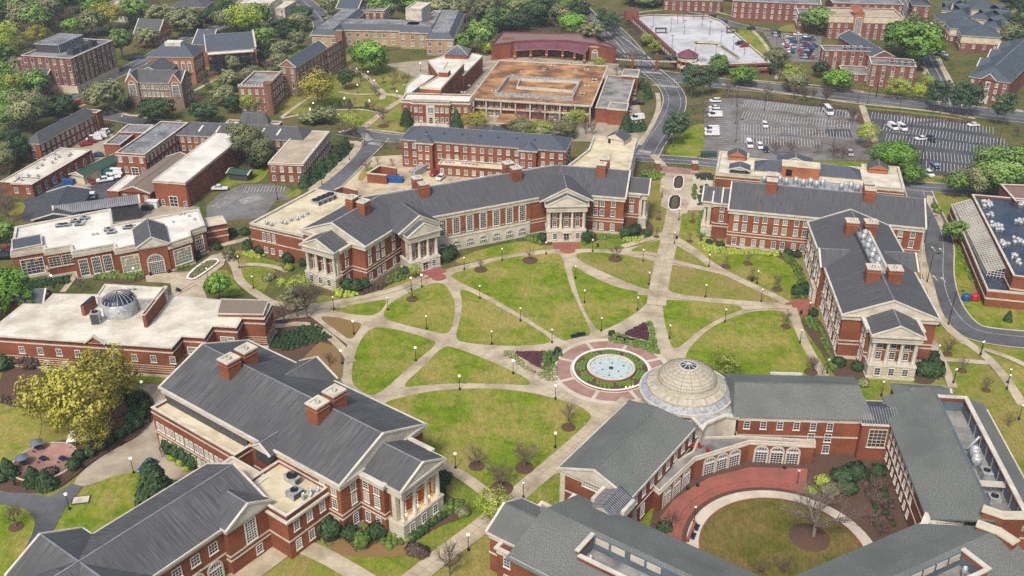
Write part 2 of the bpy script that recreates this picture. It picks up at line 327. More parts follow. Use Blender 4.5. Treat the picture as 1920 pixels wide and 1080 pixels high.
# ------------------------------------------------------------------ windows (shared meshes)
WM = {}
def wmesh(w, h, style):
    key = (round(w,2), round(h,2), style)
    if key in WM: return WM[key]
    f = Fr(Vector((0,0)), 0); a = MB(); g = MB(); fm = 'white_paint'; gm = 'glass'; nx, nz = 2, 4; tk = None
    if style == 'dark': gm = 'glass_dark'
    if style == 'lit': gm = 'glass_lit'; nx, nz = 4, 5
    if style == 'warm': gm = 'glass_warm'; nx, nz = 5, 5; tk = .03
    if style in ('grid', 'arch'): gm = 'glass_dark'; nx = max(2, round(w / .55)); nz = max(3, round(h / .6))
    if style == 'store': gm = 'glass_dark'; nx = max(2, round(w / .9)); nz = max(3, round(h / .8)); fm = 'cream'
    if style == 'strip': nx, nz = 1, 3; fm = 'trim'
    if style == 'door': gm = 'glass_dark'; nx, nz = 2, 3
    b = .10 if w < 2 else .2
    if style == 'arch':
        r = w / 2; n = 14; arc = [(-r * math.cos(math.pi*i/n), r * math.sin(math.pi*i/n)) for i in range(n+1)]
        hh = h - r
        prof = [(-r, 0)] + [(x, hh + y) for x, y in arc] + [(r, 0)]
        rr = (r + .38) / r; outp = [(-r-.38, 0)] + [(x*rr, hh + y*rr) for x, y in arc] + [(r+.38, 0)]
        k = len(prof); vs = [(x, -.02, z) for x, z in outp] + [(x, -.16, z) for x, z in outp] + [(x, -.16, z) for x, z in prof] + [(x, -.02, z) for x, z in prof]
        fs = []
        for i in range(k-1): fs += [(i+k, i+1+k, i+1, i), (i+2*k, i+1+2*k, i+1+k, i+k), (i+3*k, i+1+3*k, i+1+2*k, i+2*k)]
        a.add(vs, fs, 'limestone')
        g.add([(x, -.05, z) for x, z in prof], [tuple(range(k-1, -1, -1))], gm)
        for i in range(1, nx):
            x = -r + 2*r*i/nx; a.box(f, x-.035, x+.035, -.1, -.05, 0, hh + math.sqrt(max(0, r*r-x*x)), fm)
        z = .3
        while z < h - .1:
            x = r if z < hh else math.sqrt(max(0.01, r*r - (z-hh)**2)); a.box(f, -x, x, -.098, -.052, z-.03, z+.03, fm); z += h / nz
        a.box(f, -r, r, -.16, -.05, hh-.16, hh+.08, fm)
    else:
        t = .07
        for (u0, u1, z0, z1) in ((-w/2-b, -w/2, -b, h+b), (w/2, w/2+b, -b, h+b), (-w/2, w/2, h, h+b), (-w/2, w/2, -b, 0)):
            a.box(f, u0, u1, -.12, .05, z0, z1, fm)
        a.box(f, -w/2-b-.12, w/2+b+.12, -.22, .02, -b-.16, -b, 'trim')
        g.add([(-w/2, -.03, 0), (w/2, -.03, 0), (w/2, -.03, h), (-w/2, -.03, h)], [(0,1,2,3)], gm)
        tk = tk or (.02 if w < 2 else .045)
        for i in range(1, nx): x = -w/2 + w*i/nx; a.box(f, x-tk, x+tk, -.08, -.03, 0, h, fm)
        for i in range(1, nz):
            z = h*i/nz; q = tk*(1.5 if i == nz//2 else 1); a.box(f, -w/2, w/2, -.085, -.028, z-q, z+q, fm)
    WM[key] = (a.mesh('window'), g.mesh('pane')); return WM[key]
def add_win(parent, base, p, ang, z, w, h, style, name='window', pane=True):
    fm, gm = wmesh(w, h, style)
    o = bpy.data.objects.new(name, fm); col.objects.link(o); o.parent = parent
    o.location = (p.x - base[0], p.y - base[1], z - base[2]); o.rotation_euler = (0, 0, ang)
    q = bpy.data.objects.new('pane', gm); col.objects.link(q); q.parent = o
    return o
class Thing:
    def __init__(s, name, label, cat, base, group=None):
        s.e = bpy.data.objects.new(name, None); col.objects.link(s.e); s.b = (base.x, base.y, base[2] if len(base) > 2 else 0)
        s.e.location = s.b; s.e.empty_display_size = 1; tag(s.e, label, cat, group); s.p = {}; s.subs = []
    def mb(s, part, new=False):
        if new: m = MB(); s.subs.append((part, m)); return m
        if part not in s.p: s.p[part] = MB()
        return s.p[part]
    def body(s, P, h, m='brick', z0=-.5, top=None): s.bt = h; s.mb('wall').prism(P, z0, h, m, top)
    def ringp(s, part, P, wo, wi, z0, z1, m): s.mb(part).ring(P, wo, wi, z0, z1, m)
    def cornice(s, P, z, ch=1.1, out=.75, m='limestone'):
        s.mb('cornice').ring(P, out - .35, .3, z - ch, z - .38, m); s.mb('cornice').ring(P, out, .3, z - .4, z, 'trim')
    def bands(s, P, zs, m='limestone', h=.35):
        for z in zs: s.mb('band').ring(P, .14, .1, z, z + h, m)
    def flat(s, P, z, par=.9, m='roof_white', wall='brick', cope='trim', t=.4, co=.12):
        zr = max(z - par, getattr(s, 'bt', 0) + .05)
        s.mb('roof').prism(offs(ccw(P), -t + .02), zr - .03, zr, m)
        s.mb('parapet').ring(P, 0, t, z - par - .35, z - .15, wall); s.mb('parapet').ring(P, co, t + .1, z - .15, z, cope)
    def win(s, P, edge, us, zs, w=1.1, h=2.0, style='sash', off=0, name='window'):
        P = ccw(P); a, b = P[edge], P[(edge+1) % len(P)]; d = b - a; L = d.length; d.normalize(); ang = math.atan2(d.y, d.x)
        if isinstance(us, int): us = [L * (i + .5) / us for i in range(us)]
        nrm = Vector((d.y, -d.x))
        for z in zs:
            for u in us: add_win(s.e, s.b, a + d * u + nrm * off, ang, z, w, h, style, name)
    def sub(s, part, name, m): s.subs.append(((part, name), m))
    def done(s):
        made = {}
        for k, m in s.p.items(): made[k] = m.obj(k, s.e, s.b)
        for k, m in s.subs:
            if isinstance(k, tuple): m.obj(k[1], made.get(k[0], s.e), s.b)
            else: m.obj(k, s.e, s.b)
        return s.e
def chimney(t, f, u, v, z0, z1, w=2.6, d=2.6, part='roof'):
    m = MB(); P = f.rect(u-w/2, u+w/2, v-d/2, v+d/2)
    m.prism(P, z0, z1, 'brick', 'cream'); m.ring(P, .14, .42, z1 - .1, z1 + .28, 'trim'); m.ring(P, .12, .02, z1 - 1.0, z1 - .8, 'brick_orange')
    m.ring(P, .2, .02, z0 + .0, z0 + .9, 'metal_grey') if False else None
    c = f.at(u, v); m.lathe((c.x, c.y), [(.5, z1), (.5, z1+.45), (.3, z1+.5), (.3, z1+.1), (.01, z1+.1)], 'metal_grey', 12)
    t.sub(part, 'chimney', m)
def portico(t, f, W, D, zb=4.0, zc=9.9, ze=12.3, rise=2.9, back=8, recess=2.2, stone='limestone', bay=None, lit=False, doors=False):
    # f: left front corner on the ground, u along the front, v inward
    m = t.mb('portico'); m.box(f, 0, W, 0, D, -.5, zb, stone); m.ring(f.rect(0, W, 0, D), .14, .1, zb - .5, zb - .12, 'trim'); m.ring(f.rect(0, W, 0, D), .2, .1, -.4, .5, stone)
    for zz in (1.2, 2.0, 2.8): m.ring(f.rect(0, W, 0, D), .03, .1, zz, zz + .06, 'seam')
    bw = MB(); t.sub('portico', 'back_wall', bw); bw.box(f, .5, W - .5, recess, D, zb, ze - .6, 'brick')
    for a_ in (0, W - .95): q = MB(); q.box(f, a_, a_ + .95, recess - .55, recess + .5, zb, zc, stone); t.sub('portico', 'pilaster', q)
    E = f.rect(-.15, W + .15, -.1, D); en = MB(); t.sub('portico', 'entablature', en); en.prism(E, zc, ze - .4, stone); en.ring(E, .14, .1, zc + .75, zc + .95, 'trim'); en.ring(E, .6, .3, ze - .42, ze, 'trim')
    pd = MB(); t.sub('portico', 'pediment', pd); pd.gable(f, -.2, W + .2, 0, back, ze + .02, rise, 'v', 0, 0, 'slate_streak' if lit else 'slate', 'trim', .45)
    fa, fb, fc = f.at(.9, -.52), f.at(W - .9, -.52), f.at(W/2, -.52)   # tympanum field
    pd.add([(fa.x,fa.y,ze+.25), (fb.x,fb.y,ze+.25), (fc.x,fc.y,ze+rise-.45)], [(0,1,2)], 'limestone')
    for i in range(4):
        u = .75 + (W - 1.5) * i / 3; c = f.at(u, .72); q = MB()
        q.prism(f.rect(u-.55, u+.55, .17, 1.27), zb, zb + .25, 'limestone')
        q.lathe((c.x, c.y), [(.5, zb+.25), (.52, zb+.4), (.44, zb+.5), (.45, zb+2), (.37, zc-.45), (.38, zc-.35), (.5, zc-.2)], 'trim', 14); q.prism(f.rect(u-.55, u+.55, .17, 1.27), zc-.2, zc, 'trim')
        t.sub('portico', 'column', q)
    P = f.rect(0, W, 0, D); Pw = f.rect(.5, W - .5, recess, D)
    us = [.75 + (W - 1.5) * (i + .5) / 3 for i in range(3)]
    if doors:
        t.win(P, 0, [us[0], us[2]], [1.0], 1.1, 1.9, 'grid'); t.win(P, 0, [us[1]], [.05], 1.6, 2.7, 'door', .05, 'door')
        m.box(f, us[1]-1.5, us[1]+1.5, -.5, 0, 3.05, 3.3, 'trim')
    else: t.win(P, 0, us, [1.1], 1.2, 1.9, 'grid')
    t.win(Pw, 0, [u - .5 for u in us], [zb + .5, zb + 3.7], 1.2, 1.9, 'grid')
    bw.box(f, .9, W - .9, recess-.12, recess, zb + 2.9, zb + 3.15, 'trim')
    if lit:
        for u in us:
            c = f.at(u, 1.3); ld = bpy.data.lights.new('portico_light', 'POINT'); ld.energy = 45; ld.color = (1,.62,.25); ld.shadow_soft_size = .25; lo = bpy.data.objects.new('portico_light', ld); col.objects.link(lo); lo.parent = t.e; lo.location = (c.x-t.b[0], c.y-t.b[1], zb+1.0)
        for u in us: c = f.at(u, 1.6); q = MB(); q.lathe((c.x, c.y), [(.12, zb+.05), (.12, zb+.35), (.01, zb+.36)], 'spot_lit', 8); t.sub('portico', 'spotlight', q)
def rtunit(f, u, v, z, L=2.4, W=1.6, h=1.2, m='metal_grey'):
    q = MB(); q.box(f, u, u+L, v, v+W, z, z+h, m); c = f.at(u+L/2, v+W/2); q.lathe((c.x, c.y), [(W*.34, z+h), (W*.34, z+h+.22), (W*.28, z+h+.22), (W*.28, z+h+.05), (.01, z+h+.05)], 'black_paint', 12)
    q.box(f, u+.15, u+L-.15, v-.04, v, z+.2, z+h-.2, 'metal_dark'); return q
def fanpot(f, u, v, z, r=.8, h=1.8):
    q = MB(); c = f.at(u, v); q.lathe((c.x, c.y), [(r*.7, z), (r*.75, z+h*.35), (r, z+h*.45), (r*.85, z+h), (r*.7, z+h), (r*.7, z+h*.8), (.01, z+h*.8)], 'metal_grey', 14); return q
# ================================================================== GROUND
ZI = [0]
def zinc(): ZI[0] += 1; return ZI[0] * .0006
def sheet(name, P, z, m, sm=0, label=None, th=0):
    z += zinc()
    P = ccw(P)
    if sm: P = smooth(P, sm)
    q = MB()
    if th: q.prism(P, z - th, z, m)
    else: q.add([(p.x, p.y, z) for p in P], [tuple(range(len(P)))], m)
    return struct(name, q, label)
def strip_poly(C, w):
    L, Rr = [], []
    for i, p in enumerate(C):
        d = (C[min(i+1, len(C)-1)] - C[max(i-1, 0)]).normalized(); n = Vector((-d.y, d.x)); L.append(p + n*w/2); Rr.append(p - n*w/2)
    return L, Rr
def curve(P, it=2):
    for _ in range(it):
        Q = [P[0]]
        for i in range(len(P)-1): Q += [P[i]*.75 + P[i+1]*.25, P[i]*.25 + P[i+1]*.75]
        P = Q + [P[-1]]
    return P
def path(k, s, w, z=.05, m='concrete', name='path', it=2):
    z += zinc() + .07
    C = curve(pts(k, s), it); L, Rr = strip_poly(C, w); q = MB(); n = len(C)
    q.add([(p.x,p.y,z) for p in L] + [(p.x,p.y,z) for p in Rr], [(i, i+n, i+n+1, i+1) for i in range(n-1)], m); return struct(name, q)
def road(k, s, w, m='asphalt', line=True, kerb=True, z=.12, it=2):
    z += zinc()
    C = curve(pts(k, s), it); n = len(C); L, Rr = strip_poly(C, w); q = MB()
    q.add([(p.x,p.y,z) for p in L] + [(p.x,p.y,z) for p in Rr], [(i, i+n, i+n+1, i+1) for i in range(n-1)], m); struct('road', q)
    if kerb:
        for a in (w + .5, ):
            for sgn in (0, 1):
                A = strip_poly(C, w + .7)[sgn]; B = strip_poly(C, w)[sgn]; q = MB()
                vs = [(p.x,p.y,z+.1) for p in A] + [(p.x,p.y,z+.1) for p in B] + [(p.x,p.y,.0) for p in B]
                fs = [(i, i+n, i+n+1, i+1) for i in range(n-1)] + [(i+n, i+2*n, i+2*n+1, i+n+1) for i in range(n-1)]
                q.add(vs, fs, 'concrete_pale'); struct('kerb', q)
    if line:
        q = MB(); 
        for off in ((-.12, .12) if line is True else line):
            A = strip_poly(C, 2*(off)+.12)[0] if off >= 0 else strip_poly(C, 2*abs(off)+.12)[1]; B = strip_poly(C, 2*off-.12)[0] if off >= 0 else strip_poly(C, 2*abs(off)-.12)[1]
            q.add([(p.x,p.y,z+.01) for p in A] + [(p.x,p.y,z+.01) for p in B], [(i, i+n, i+n+1, i+1) for i in range(n-1)], 'paint_mark')
        struct('road_marking', q)
q = MB(); q.add([(-5000,-300,0),(5000,-300,0),(5000,9000,0),(-5000,9000,0)], [(0,1,2,3)], 'grass_far'); struct('ground', q)
# broad areas
sheet('ground', pts('F','-60 700 100 655 600 560 980 470 1240 400 1300 330 1320 300 1990 300 1990 1150 -60 1150'), .012, 'lawn_olive')
sheet('pine_straw_bed', pts('F','470 600 560 540 640 600 660 700 590 740 440 680'), .022, 'mulch', 1)
sheet('paved_yard', pts('F','600 300 760 290 980 310 960 360 640 400 600 345'), .022, 'dirt', 0)
sheet('paved_yard', pts('P','600 430 700 330 960 310 1060 380 1000 560 1250 700 1400 950 1800 1000 1750 1130 700 1150 560 900 640 700'), .022, 'concrete_drive')
sheet('asphalt_yard', pts('P','860 800 1080 700 1180 720 1020 860 960 960 700 1000 690 850'), .034, 'asphalt')
sheet('asphalt_yard', pts('P','300 900 580 720 640 770 700 860 700 1130 200 1130 220 930'), .034, 'asphalt_new')
sheet('asphalt_lot', pts('Q','-60 990 60 880 260 790 560 800 700 830 700 930 560 950 440 1100 -60 1140'), .034, 'asphalt_lot', 0)
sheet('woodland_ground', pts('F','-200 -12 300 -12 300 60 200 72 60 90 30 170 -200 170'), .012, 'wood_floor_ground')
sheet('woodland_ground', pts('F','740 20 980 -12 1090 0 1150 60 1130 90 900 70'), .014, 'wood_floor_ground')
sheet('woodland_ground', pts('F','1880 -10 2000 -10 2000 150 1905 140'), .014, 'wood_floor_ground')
sheet('plaza_paving', pts('F','690 150 700 170 790 190 850 260 1090 265 1210 270 1200 200 1160 120 900 100 640 130'), .016, 'concrete_drive')
sheet('courtyard_lawn_ground', pts('F','380 110 560 90 700 110 790 150 760 230 680 245 560 215 430 200 390 150'), .018, 'lawn_olive')
# quad paving and lawns
sheet('quad_paving', pts('E','120 790 380 700 600 680 740 640 830 590 950 545 1180 490 1300 470 1420 460 1580 458 1720 462 1830 440 1930 400 1990 410 2040 460 2170 560 2330 640 2480 700 2520 760 2580 900 2640 1040 2090 1060 1990 1130 1760 1330 1300 1560 1140 1500 1160 1400 560 1250 440 1060 470 900 300 770'), .05, 'concrete')
LW = [
 ('E','380 738 560 705 655 690 640 725 610 755 570 768 470 757 400 742','lawn_green'),
 ('E','628 775 655 715 760 655 860 615 915 618 945 660 962 700 965 750 950 825 925 853 840 835 700 800','lawn_mixed'),
 ('E','985 650 1010 645 1100 690 1250 770 1400 865 1408 892 1300 905 1150 905 1000 890 965 868 990 780 1000 700','lawn_mixed'),
 ('E','945 580 1000 560 1180 505 1300 488 1440 478 1460 500 1475 560 1500 650 1560 770 1592 850 1570 862 1500 870 1475 885 1440 870 1300 780 1100 665 960 600','lawn_mixed'),
 ('E','1520 485 1560 473 1700 480 1870 510 1897 530 1895 600 1880 640 1850 648 1750 610 1600 545 1530 505','lawn_olive'),
 ('E','1500 545 1515 535 1560 570 1700 635 1830 660 1865 680 1850 710 1790 760 1700 810 1640 838 1615 830 1570 760 1530 670','lawn_green'),
 ('E','1755 470 1860 430 1918 414 1920 450 1905 492 1850 487','lawn_olive'),
 ('G','120 600 130 540 150 530 300 560 420 590 560 650 635 690 640 705 600 712 400 695 160 665 118 640','lawn_tan'),
 ('G','140 445 165 440 250 490 318 545 300 546 200 520 142 510','lawn_tan'),
 ('G','105 690 250 700 400 712 475 725 470 740 380 770 260 840 180 915 145 915 120 830 105 740','lawn_mixed'),
 ('G','205 960 230 910 300 840 400 780 520 745 640 740 680 765 720 850 780 950 840 1040 860 1090 400 1120 240 1000','lawn_mixed'),
 ('I','205 325 210 250 235 170 280 115 330 112 420 130 530 165 535 180 450 250 300 385 240 360','lawn_green'),
 ('I','395 348 480 270 560 188 600 187 750 245 860 295 905 325 895 340 800 332 600 330 480 338','lawn_green'),
 ('I','300 440 335 405 400 385 520 360 650 350 800 352 950 375 1100 420 1142 455 1135 475 1000 600 860 735 790 760 760 765 720 740 640 700 560 640 510 620','lawn_mixed'),
 ('I','870 778 1000 690 1010 800 890 790','lawn_green'),
 ('I','75 72 130 70 240 95 245 105 205 168 150 125','pine_straw'),
]
for k, s, m in LW: sheet('lawn', pts(k, s), .10, m, 2, th=.06)
# lawns round the buildings (on the outer ground)
for k, s, m in [
 ('E','400 705 600 665 740 620 830 575 740 590 600 640 480 690 200 700 250 715','lawn_olive'),
 ('E','960 520 1020 480 1280 415 1370 440 1380 458 1180 490 1000 530','lawn_mixed'),
 ('E','1560 460 1600 420 1740 400 1840 420 1900 380 1915 395 1830 435 1720 460','lawn_olive'),
 ('D','1280 420 1340 380 1500 440 1620 470 1500 480 1330 470 1270 450','lawn_olive'),
 ('D','1350 485 1480 478 1560 500 1520 560 1480 640 1420 600 1360 540','lawn_olive'),
 ('D','1140 560 1200 500 1290 500 1330 580 1390 640 1200 650','lawn_olive'),
 ('D','1550 640 1700 640 1920 650 1920 690 1700 690 1560 680','lawn_olive'),
 ('G','20 150 130 140 125 280 95 395 20 420 -10 430 -10 200','lawn_tan'),
 ('G','165 420 175 330 215 290 300 290 320 420 500 470 640 480 720 560 735 620 700 690 640 665 520 605 400 540 260 470','lawn_mixed'),
 ('G','755 830 800 850 850 920 860 990 820 930 775 880','lawn_green'),
 ('I','880 960 1000 1040 1010 1200 560 1200 700 1000 730 900','lawn_tan'),
 ('I','100 945 350 1010 480 1100 330 1200 -100 1200 0 1010','lawn_tan'),
 ('H','250 890 290 780 385 690 480 635 600 603 690 600 690 680 650 780 420 900','lawn_green'),
 ('H','-40 740 100 765 150 800 165 850 130 930 70 1045 -40 1120','lawn_mixed'),
 ('H','-40 300 190 300 190 450 100 520 0 580 -60 600','lawn_mixed'),
 ('H','620 150 830 150 800 195 610 190','lawn_green'),
 ('C','300 690 360 620 440 560 490 560 480 710 380 706','lawn_green'),
 ('b','260 380 330 420 400 560 500 725 380 720 300 690 290 560','lawn_green'),
 ('b','345 815 500 810 850 850 850 1040 600 1035 480 1000 400 950','lawn_green'),
 ('b','200 230 260 240 300 300 260 350 210 260','lawn_green'),
 ('G','1400 820 1590 970 1480 980 1360 960 1340 860','lawn_tan'),
 ('G','1400 985 1600 990 1660 1080 1700 1180 1450 1200','lawn_tan'),
 ('G','1640 975 1800 1010 1800 1120 1720 1100','lawn_mixed'),
 ('P','80 940 240 970 200 1080 60 1080','lawn_olive'),
 ('Q','0 800 130 700 500 640 500 700 400 790 260 780 120 850 0 850','lawn_green'),
 ('Q','640 870 740 830 820 860 720 930 640 880','lawn_green'),
 ('Q','1290 740 1370 650 1450 640 1400 700 1330 770','lawn_mixed'),
 ('e','1500 720 1560 620 1800 610 1930 640 1930 840 1840 830 1760 720 1640 640','lawn_olive'),
 ('e','1150 960 1250 880 1700 870 1800 900 1700 970 1350 990','lawn_olive'),
 ('e','1500 760 1620 690 1740 790 1780 840 1550 840','lawn_olive'),
 ('e','700 340 980 350 1010 370 860 440 740 470','lawn_green'),
 ('Q','1400 260 1600 140 1660 160 1760 320 1500 330','lawn_olive'),
 ('C','560 130 700 130 800 280 850 330 740 320','lawn_green'),
 ('C','830 120 940 90 930 150 800 140','lawn_olive'),
 ('C','520 310 700 320 700 365 540 360','lawn_olive'),
 ('C','1200 480 1640 530 1640 545 1210 500','lawn_mixed'),
]: sheet('lawn', pts(k, s), .10, m, 2, th=.06)
for k, s, m in [('E','600 600 680 560 760 520 800 570 740 590 640 640 500 690 480 660','mulch'), ('E','1180 440 1400 400 1420 450 1300 420','mulch'),
 ('E','1740 400 1840 310 1890 370 1850 425','mulch'), ('I','0 250 100 150 170 190 175 330 100 300 0 290','pine_straw'), ('I','0 100 60 80 170 190 120 180 40 160','mulch'),
 ('H','0 120 200 110 220 230 150 310 0 300','mulch'), ('H','200 470 400 440 560 260 620 220 710 260 715 340 640 440 500 510 350 620 250 700 0 700 -40 640 90 560','mulch'),
 ('G','270 290 330 280 330 420 480 465 640 480 720 500 760 620 790 680 700 680 735 620 720 560 640 490 300 460 270 420','mulch'),
 ('G','735 770 830 770 900 960 1040 980 1030 1060 900 1060 850 960 755 830','mulch'), ('G','1260 990 1360 930 1390 1000 1350 1090 1240 1070','mulch'),
 ('K','0 770 120 780 200 1000 140 1080 0 1080','mulch'), ('H','1480 900 1700 850 1900 900 1915 980 1800 1000 1540 990','pine_straw'),
 ('I','370 900 540 740 640 800 640 860 560 880 430 960','mulch'), ('C','560 420 1180 490 1190 505 1000 475 620 440 560 440','mulch'),
 ('C','1210 490 1700 545 1720 560 1640 545 1210 505','mulch'), ('C','1170 520 1200 500 1230 560 1160 560','mulch'), ('P','880 150 1060 170 1050 240 960 250 880 210','mulch'),
 ('D','520 540 820 500 830 540 740 580 560 560','mulch'),('A','1500 780 1560 800 1500 960 1340 940 1320 880','mulch')]:
    sheet('mulch_bed', pts(k, s), .115, m, 2)
# brick forecourts
for k, s in [('L','1430 720 1660 640 1780 700 1520 795'), ('R','1185 942 1380 940 1395 985 1200 992'), ('G','700 690 800 690 790 770 735 765 715 735')]:
    sheet('brick_forecourt', pts(k, s), .14, 'brick_paving')
c = at('L',1680,770); q = MB(); q.lathe((c.x,c.y), [(2.2,.2),(.01,.201)], 'brick_paving', 20); struct('brick_forecourt', q)
c = at('R',1298,998); q = MB(); q.lathe((c.x,c.y), [(2.3,.2),(.01,.201)], 'brick_paving', 20); struct('brick_forecourt', q)
c = at('G',706,727); q = MB(); q.lathe((c.x,c.y), [(2.6,.2),(.01,.201)], 'brick_paving', 20); struct('brick_forecourt', q)
# walks
path('G','170 100 165 250 140 400 110 520 85 640 75 720', 5.2, .06)
for k, s, w in [('G','160 410 240 460 330 535 450 600 560 650 640 690 700 725',2.6), ('G','-10 662 100 668 250 690 420 705 640 720',2.6), ('G','-40 480 60 480 140 515 300 553 400 575',2.2),
 ('G','-80 450 0 425 60 412 120 385',2.4), ('G','700 730 720 800 760 900 820 1000 870 1080',2.4), ('G','470 735 600 725 700 728',2.2),
 ('E','190 735 380 715 600 672 740 632 830 580',2.4), ('D','1140 880 1300 760 1500 830 1750 790 1920 930 1980 1020',2.2),
 ('D','1260 400 1330 480 1340 560 1460 650 1560 700 1800 710 1950 700',2.6), ('D','1330 478 1420 468 1540 480 1620 510',1.9), ('D','1180 380 1290 350 1400 325',2.5),
 ('I','505 632 620 680 700 735 760 785',2.6), ('I','1290 395 1150 510 1000 640 840 775 700 900 560 1000 440 1100 300 1200',4.2),
 ('H','1330 920 1500 990 1700 1110',3.6), ('H','1330 930 1200 1030 1100 1100',5.0), ('Z','1500 800 1640 720 1760 610',3.4),
 ('G','1390 780 1420 830 1560 930 1620 980 1700 1080 1760 1180',2.4), ('G','1290 600 1310 700 1390 800',2.0), ('G','1390 968 1480 975 1600 985',1.9), ('G','1340 880 1400 1000 1440 1100',2.2),
 ('G','1580 920 1700 960 1800 1010',1.8), ('b','90 340 95 480 110 560 150 680 200 880 280 1000 400 1100',2.3), ('b','160 100 150 140 200 220 250 330',2.0),
 ('e','1500 620 1600 650 1700 720 1780 800 1830 850 1800 900',2.6), ('e','1830 850 1930 860 2000 880',3.5), ('e','1420 830 1550 855 1780 850',1.9), ('e','900 1060 1050 950 1170 870',1.8),
 ('e','900 1070 1150 1020 1400 990 1650 985 1850 1040',1.8), ('e','120 820 300 720 440 680 640 620 750 630',2), ('e','400 850 560 760 640 690 750 640',1.6),
 ('Q','1180 420 1330 420 1250 540 1080 700 880 850',3.0), ('Q','1130 330 1280 290 1700 340 1760 345',1.8), ('Q','1350 290 1500 170 1650 60 1760 0',3.0),
 ('C','250 700 310 760 300 870',3), ('C','700 140 740 180 800 270 820 330 800 360',2.0), ('C','560 380 700 400 900 430 1180 470 1500 500 1700 535',2.0), ('C','540 340 700 365 1000 385 1200 415',1.6),
 ('C','1190 475 1220 560 1250 640 1270 690',2.6), ('C','0 95 80 90 200 50 450 40 560 60 700 100 900 90',1.9), ('C','1470 130 1540 280 1590 380',2.4), ('c','1060 640 1090 600 1040 570',1.8),
 ('a','470 715 560 600 580 560',1.7), ('C','190 655 250 560 280 480 270 420',2.0), ('P','1000 100 1060 140 1160 180 1260 180',1.8), ('P','720 100 800 60 900 30',1.8)]:
    path(k, s, w, .075 if w < 4 else .06, 'concrete')
# museum plaza
sheet('museum_plaza', pts('a','1090 590 1250 570 1420 560 1580 440 1700 410 1760 420 1690 470 1680 510 1540 620 1520 680 1570 790 1300 790 1280 650 1100 640'), .12, 'concrete')
c = at('a',1350,715); q = MB(); q.lathe((c.x,c.y), [(6.1,.2),(5.7,.2)], 'brick_paving', 40); q.lathe((c.x,c.y), [(1.6,.2),(1.2,.2)], 'brick_paving', 24)
f = Fr(c, R(60)); q.box(f, -5.6, 5.6, -.9, -.6, .05, .21, 'brick_paving'); q.box(f, -5.6, 5.6, .6, .9, .05, .21, 'brick_paving'); struct('plaza_ring', q)
sheet('driveway', pts('H','330 655 420 560 560 480 680 400 725 330 700 250 620 200 780 195 870 300 910 500 980 600 830 650 690 605 600 606 500 635 385 672'), .04, 'concrete_drive', 1)
sheet('driveway', pts('H','-60 700 60 690 230 718 330 658 385 670 300 770 240 880 215 940 150 1050 60 1100 70 1040 130 930 165 850 150 800 100 765 -60 745'), .045, 'asphalt', 0)
c = at('H',208,555); q = MB(); q.lathe((c.x,c.y), [(6.6,.1),(6.6,.34),(6.3,.34),(6.3,.32),(.01,.325)], ['concrete_pale','concrete_pale','concrete_pale','brick_pink'], 40); struct('gravel_terrace', q)
sheet('entrance_paving', pts('C','290 768 440 772 450 800 452 860 425 920 400 965 350 965 285 930 295 860'), .14, 'concrete')
sheet('brick_pavement', pts('C','255 745 540 775 540 790 440 790 300 780'), .15, 'brick_pink')
sheet('garden_paving', pts('C','430 800 520 800 515 950 400 950 430 870'), .145, 'concrete_pale')
# roads
road('C','215 705 250 640 310 560 350 480 345 420 300 365 240 320 190 270 130 190 60 120 0 90', 9.5, line=(2.6,-2.6))
road('C','-60 690 180 712 380 722 530 738 700 760', 7.5)
road('C','1300 815 1420 840 1560 850 1700 860 1960 880', 8.5)
road('b','-120 60 30 85 150 110', 7.5, kerb=False, line=None)
road('b','75 60 110 150 165 250 200 340 215 460 205 560 210 680 250 820 330 940 430 1015 560 1050 800 1075 1000 1080', 8.6, line=(1.5,))
road('C','215 330 380 355 560 378 900 410 1300 452 1700 505 2000 540', 15, line=(-3,-2.7,3.2))
road('C','1590 480 1560 380 1500 270 1450 150 1400 40 1380 -20', 8.5)
road('B','1500 -60 1560 20 1640 110 1760 210 1900 320 1960 370', 11, line=(2,-2))
road('A','-60 760 60 700 240 610 470 530 660 420 760 370 960 260 1150 190 1260 150', 8.0)
road('A','1660 -40 1720 20 1790 80 1830 150 1800 210', 11)
road('A','540 650 700 668 800 690 1000 700', 8.0, line=None)
road('Q','1150 320 1330 345 1500 375 1780 400', 8.5, line=None)
road('Q','1480 380 1400 470 1240 620 1080 780 940 900', 8.5, line=None, kerb=True)
road('e','1130 320 1020 380 900 450 860 480', 6.5)
road('e','-20 340 110 330 250 280 420 200', 6, line=None)
road('C','400 60 520 80 600 110 760 140', 7, line=None)
# car parks
sheet('parking_lot', pts('C','480 455 620 440 700 448 1170 505 1270 690 1275 725 560 725 478 705'), .06, 'asphalt_lot')
sheet('parking_lot', pts('C','1215 498 1700 560 1900 690 1900 790 1420 790 1275 690'), .06, 'asphalt_new')
sheet('parking_lot', pts('C','740 140 1010 165 1000 280 880 280 800 230'), .06, 'asphalt_lot')
def stalls(k, x0, y0, x1, y1, n, ln, skip=(), z=.25, both=True, slant=0):
    a, b = at(k, x0, y0), at(k, x1, y1); f = Fr(a, math.atan2((b-a).y, (b-a).x)); L = (b-a).length; q = MB()
    for i in range(n + 1):
        if i in skip: continue
        u = L * i / n; q.box(f, u-.09, u+.09, -ln if both else 0, ln, z-.02, z, 'paint_mark')
    return q
mk = MB()
for (x0,y0,x1,y1,n) in [(660,468,1130,515,36),(655,518,1135,565,36),(650,575,1130,610,36),(650,625,1000,650,26)]:
    s = stalls('C', x0,y0,x1,y1,n, 5.0); mk.add(s.v, s.f, 'paint_mark')
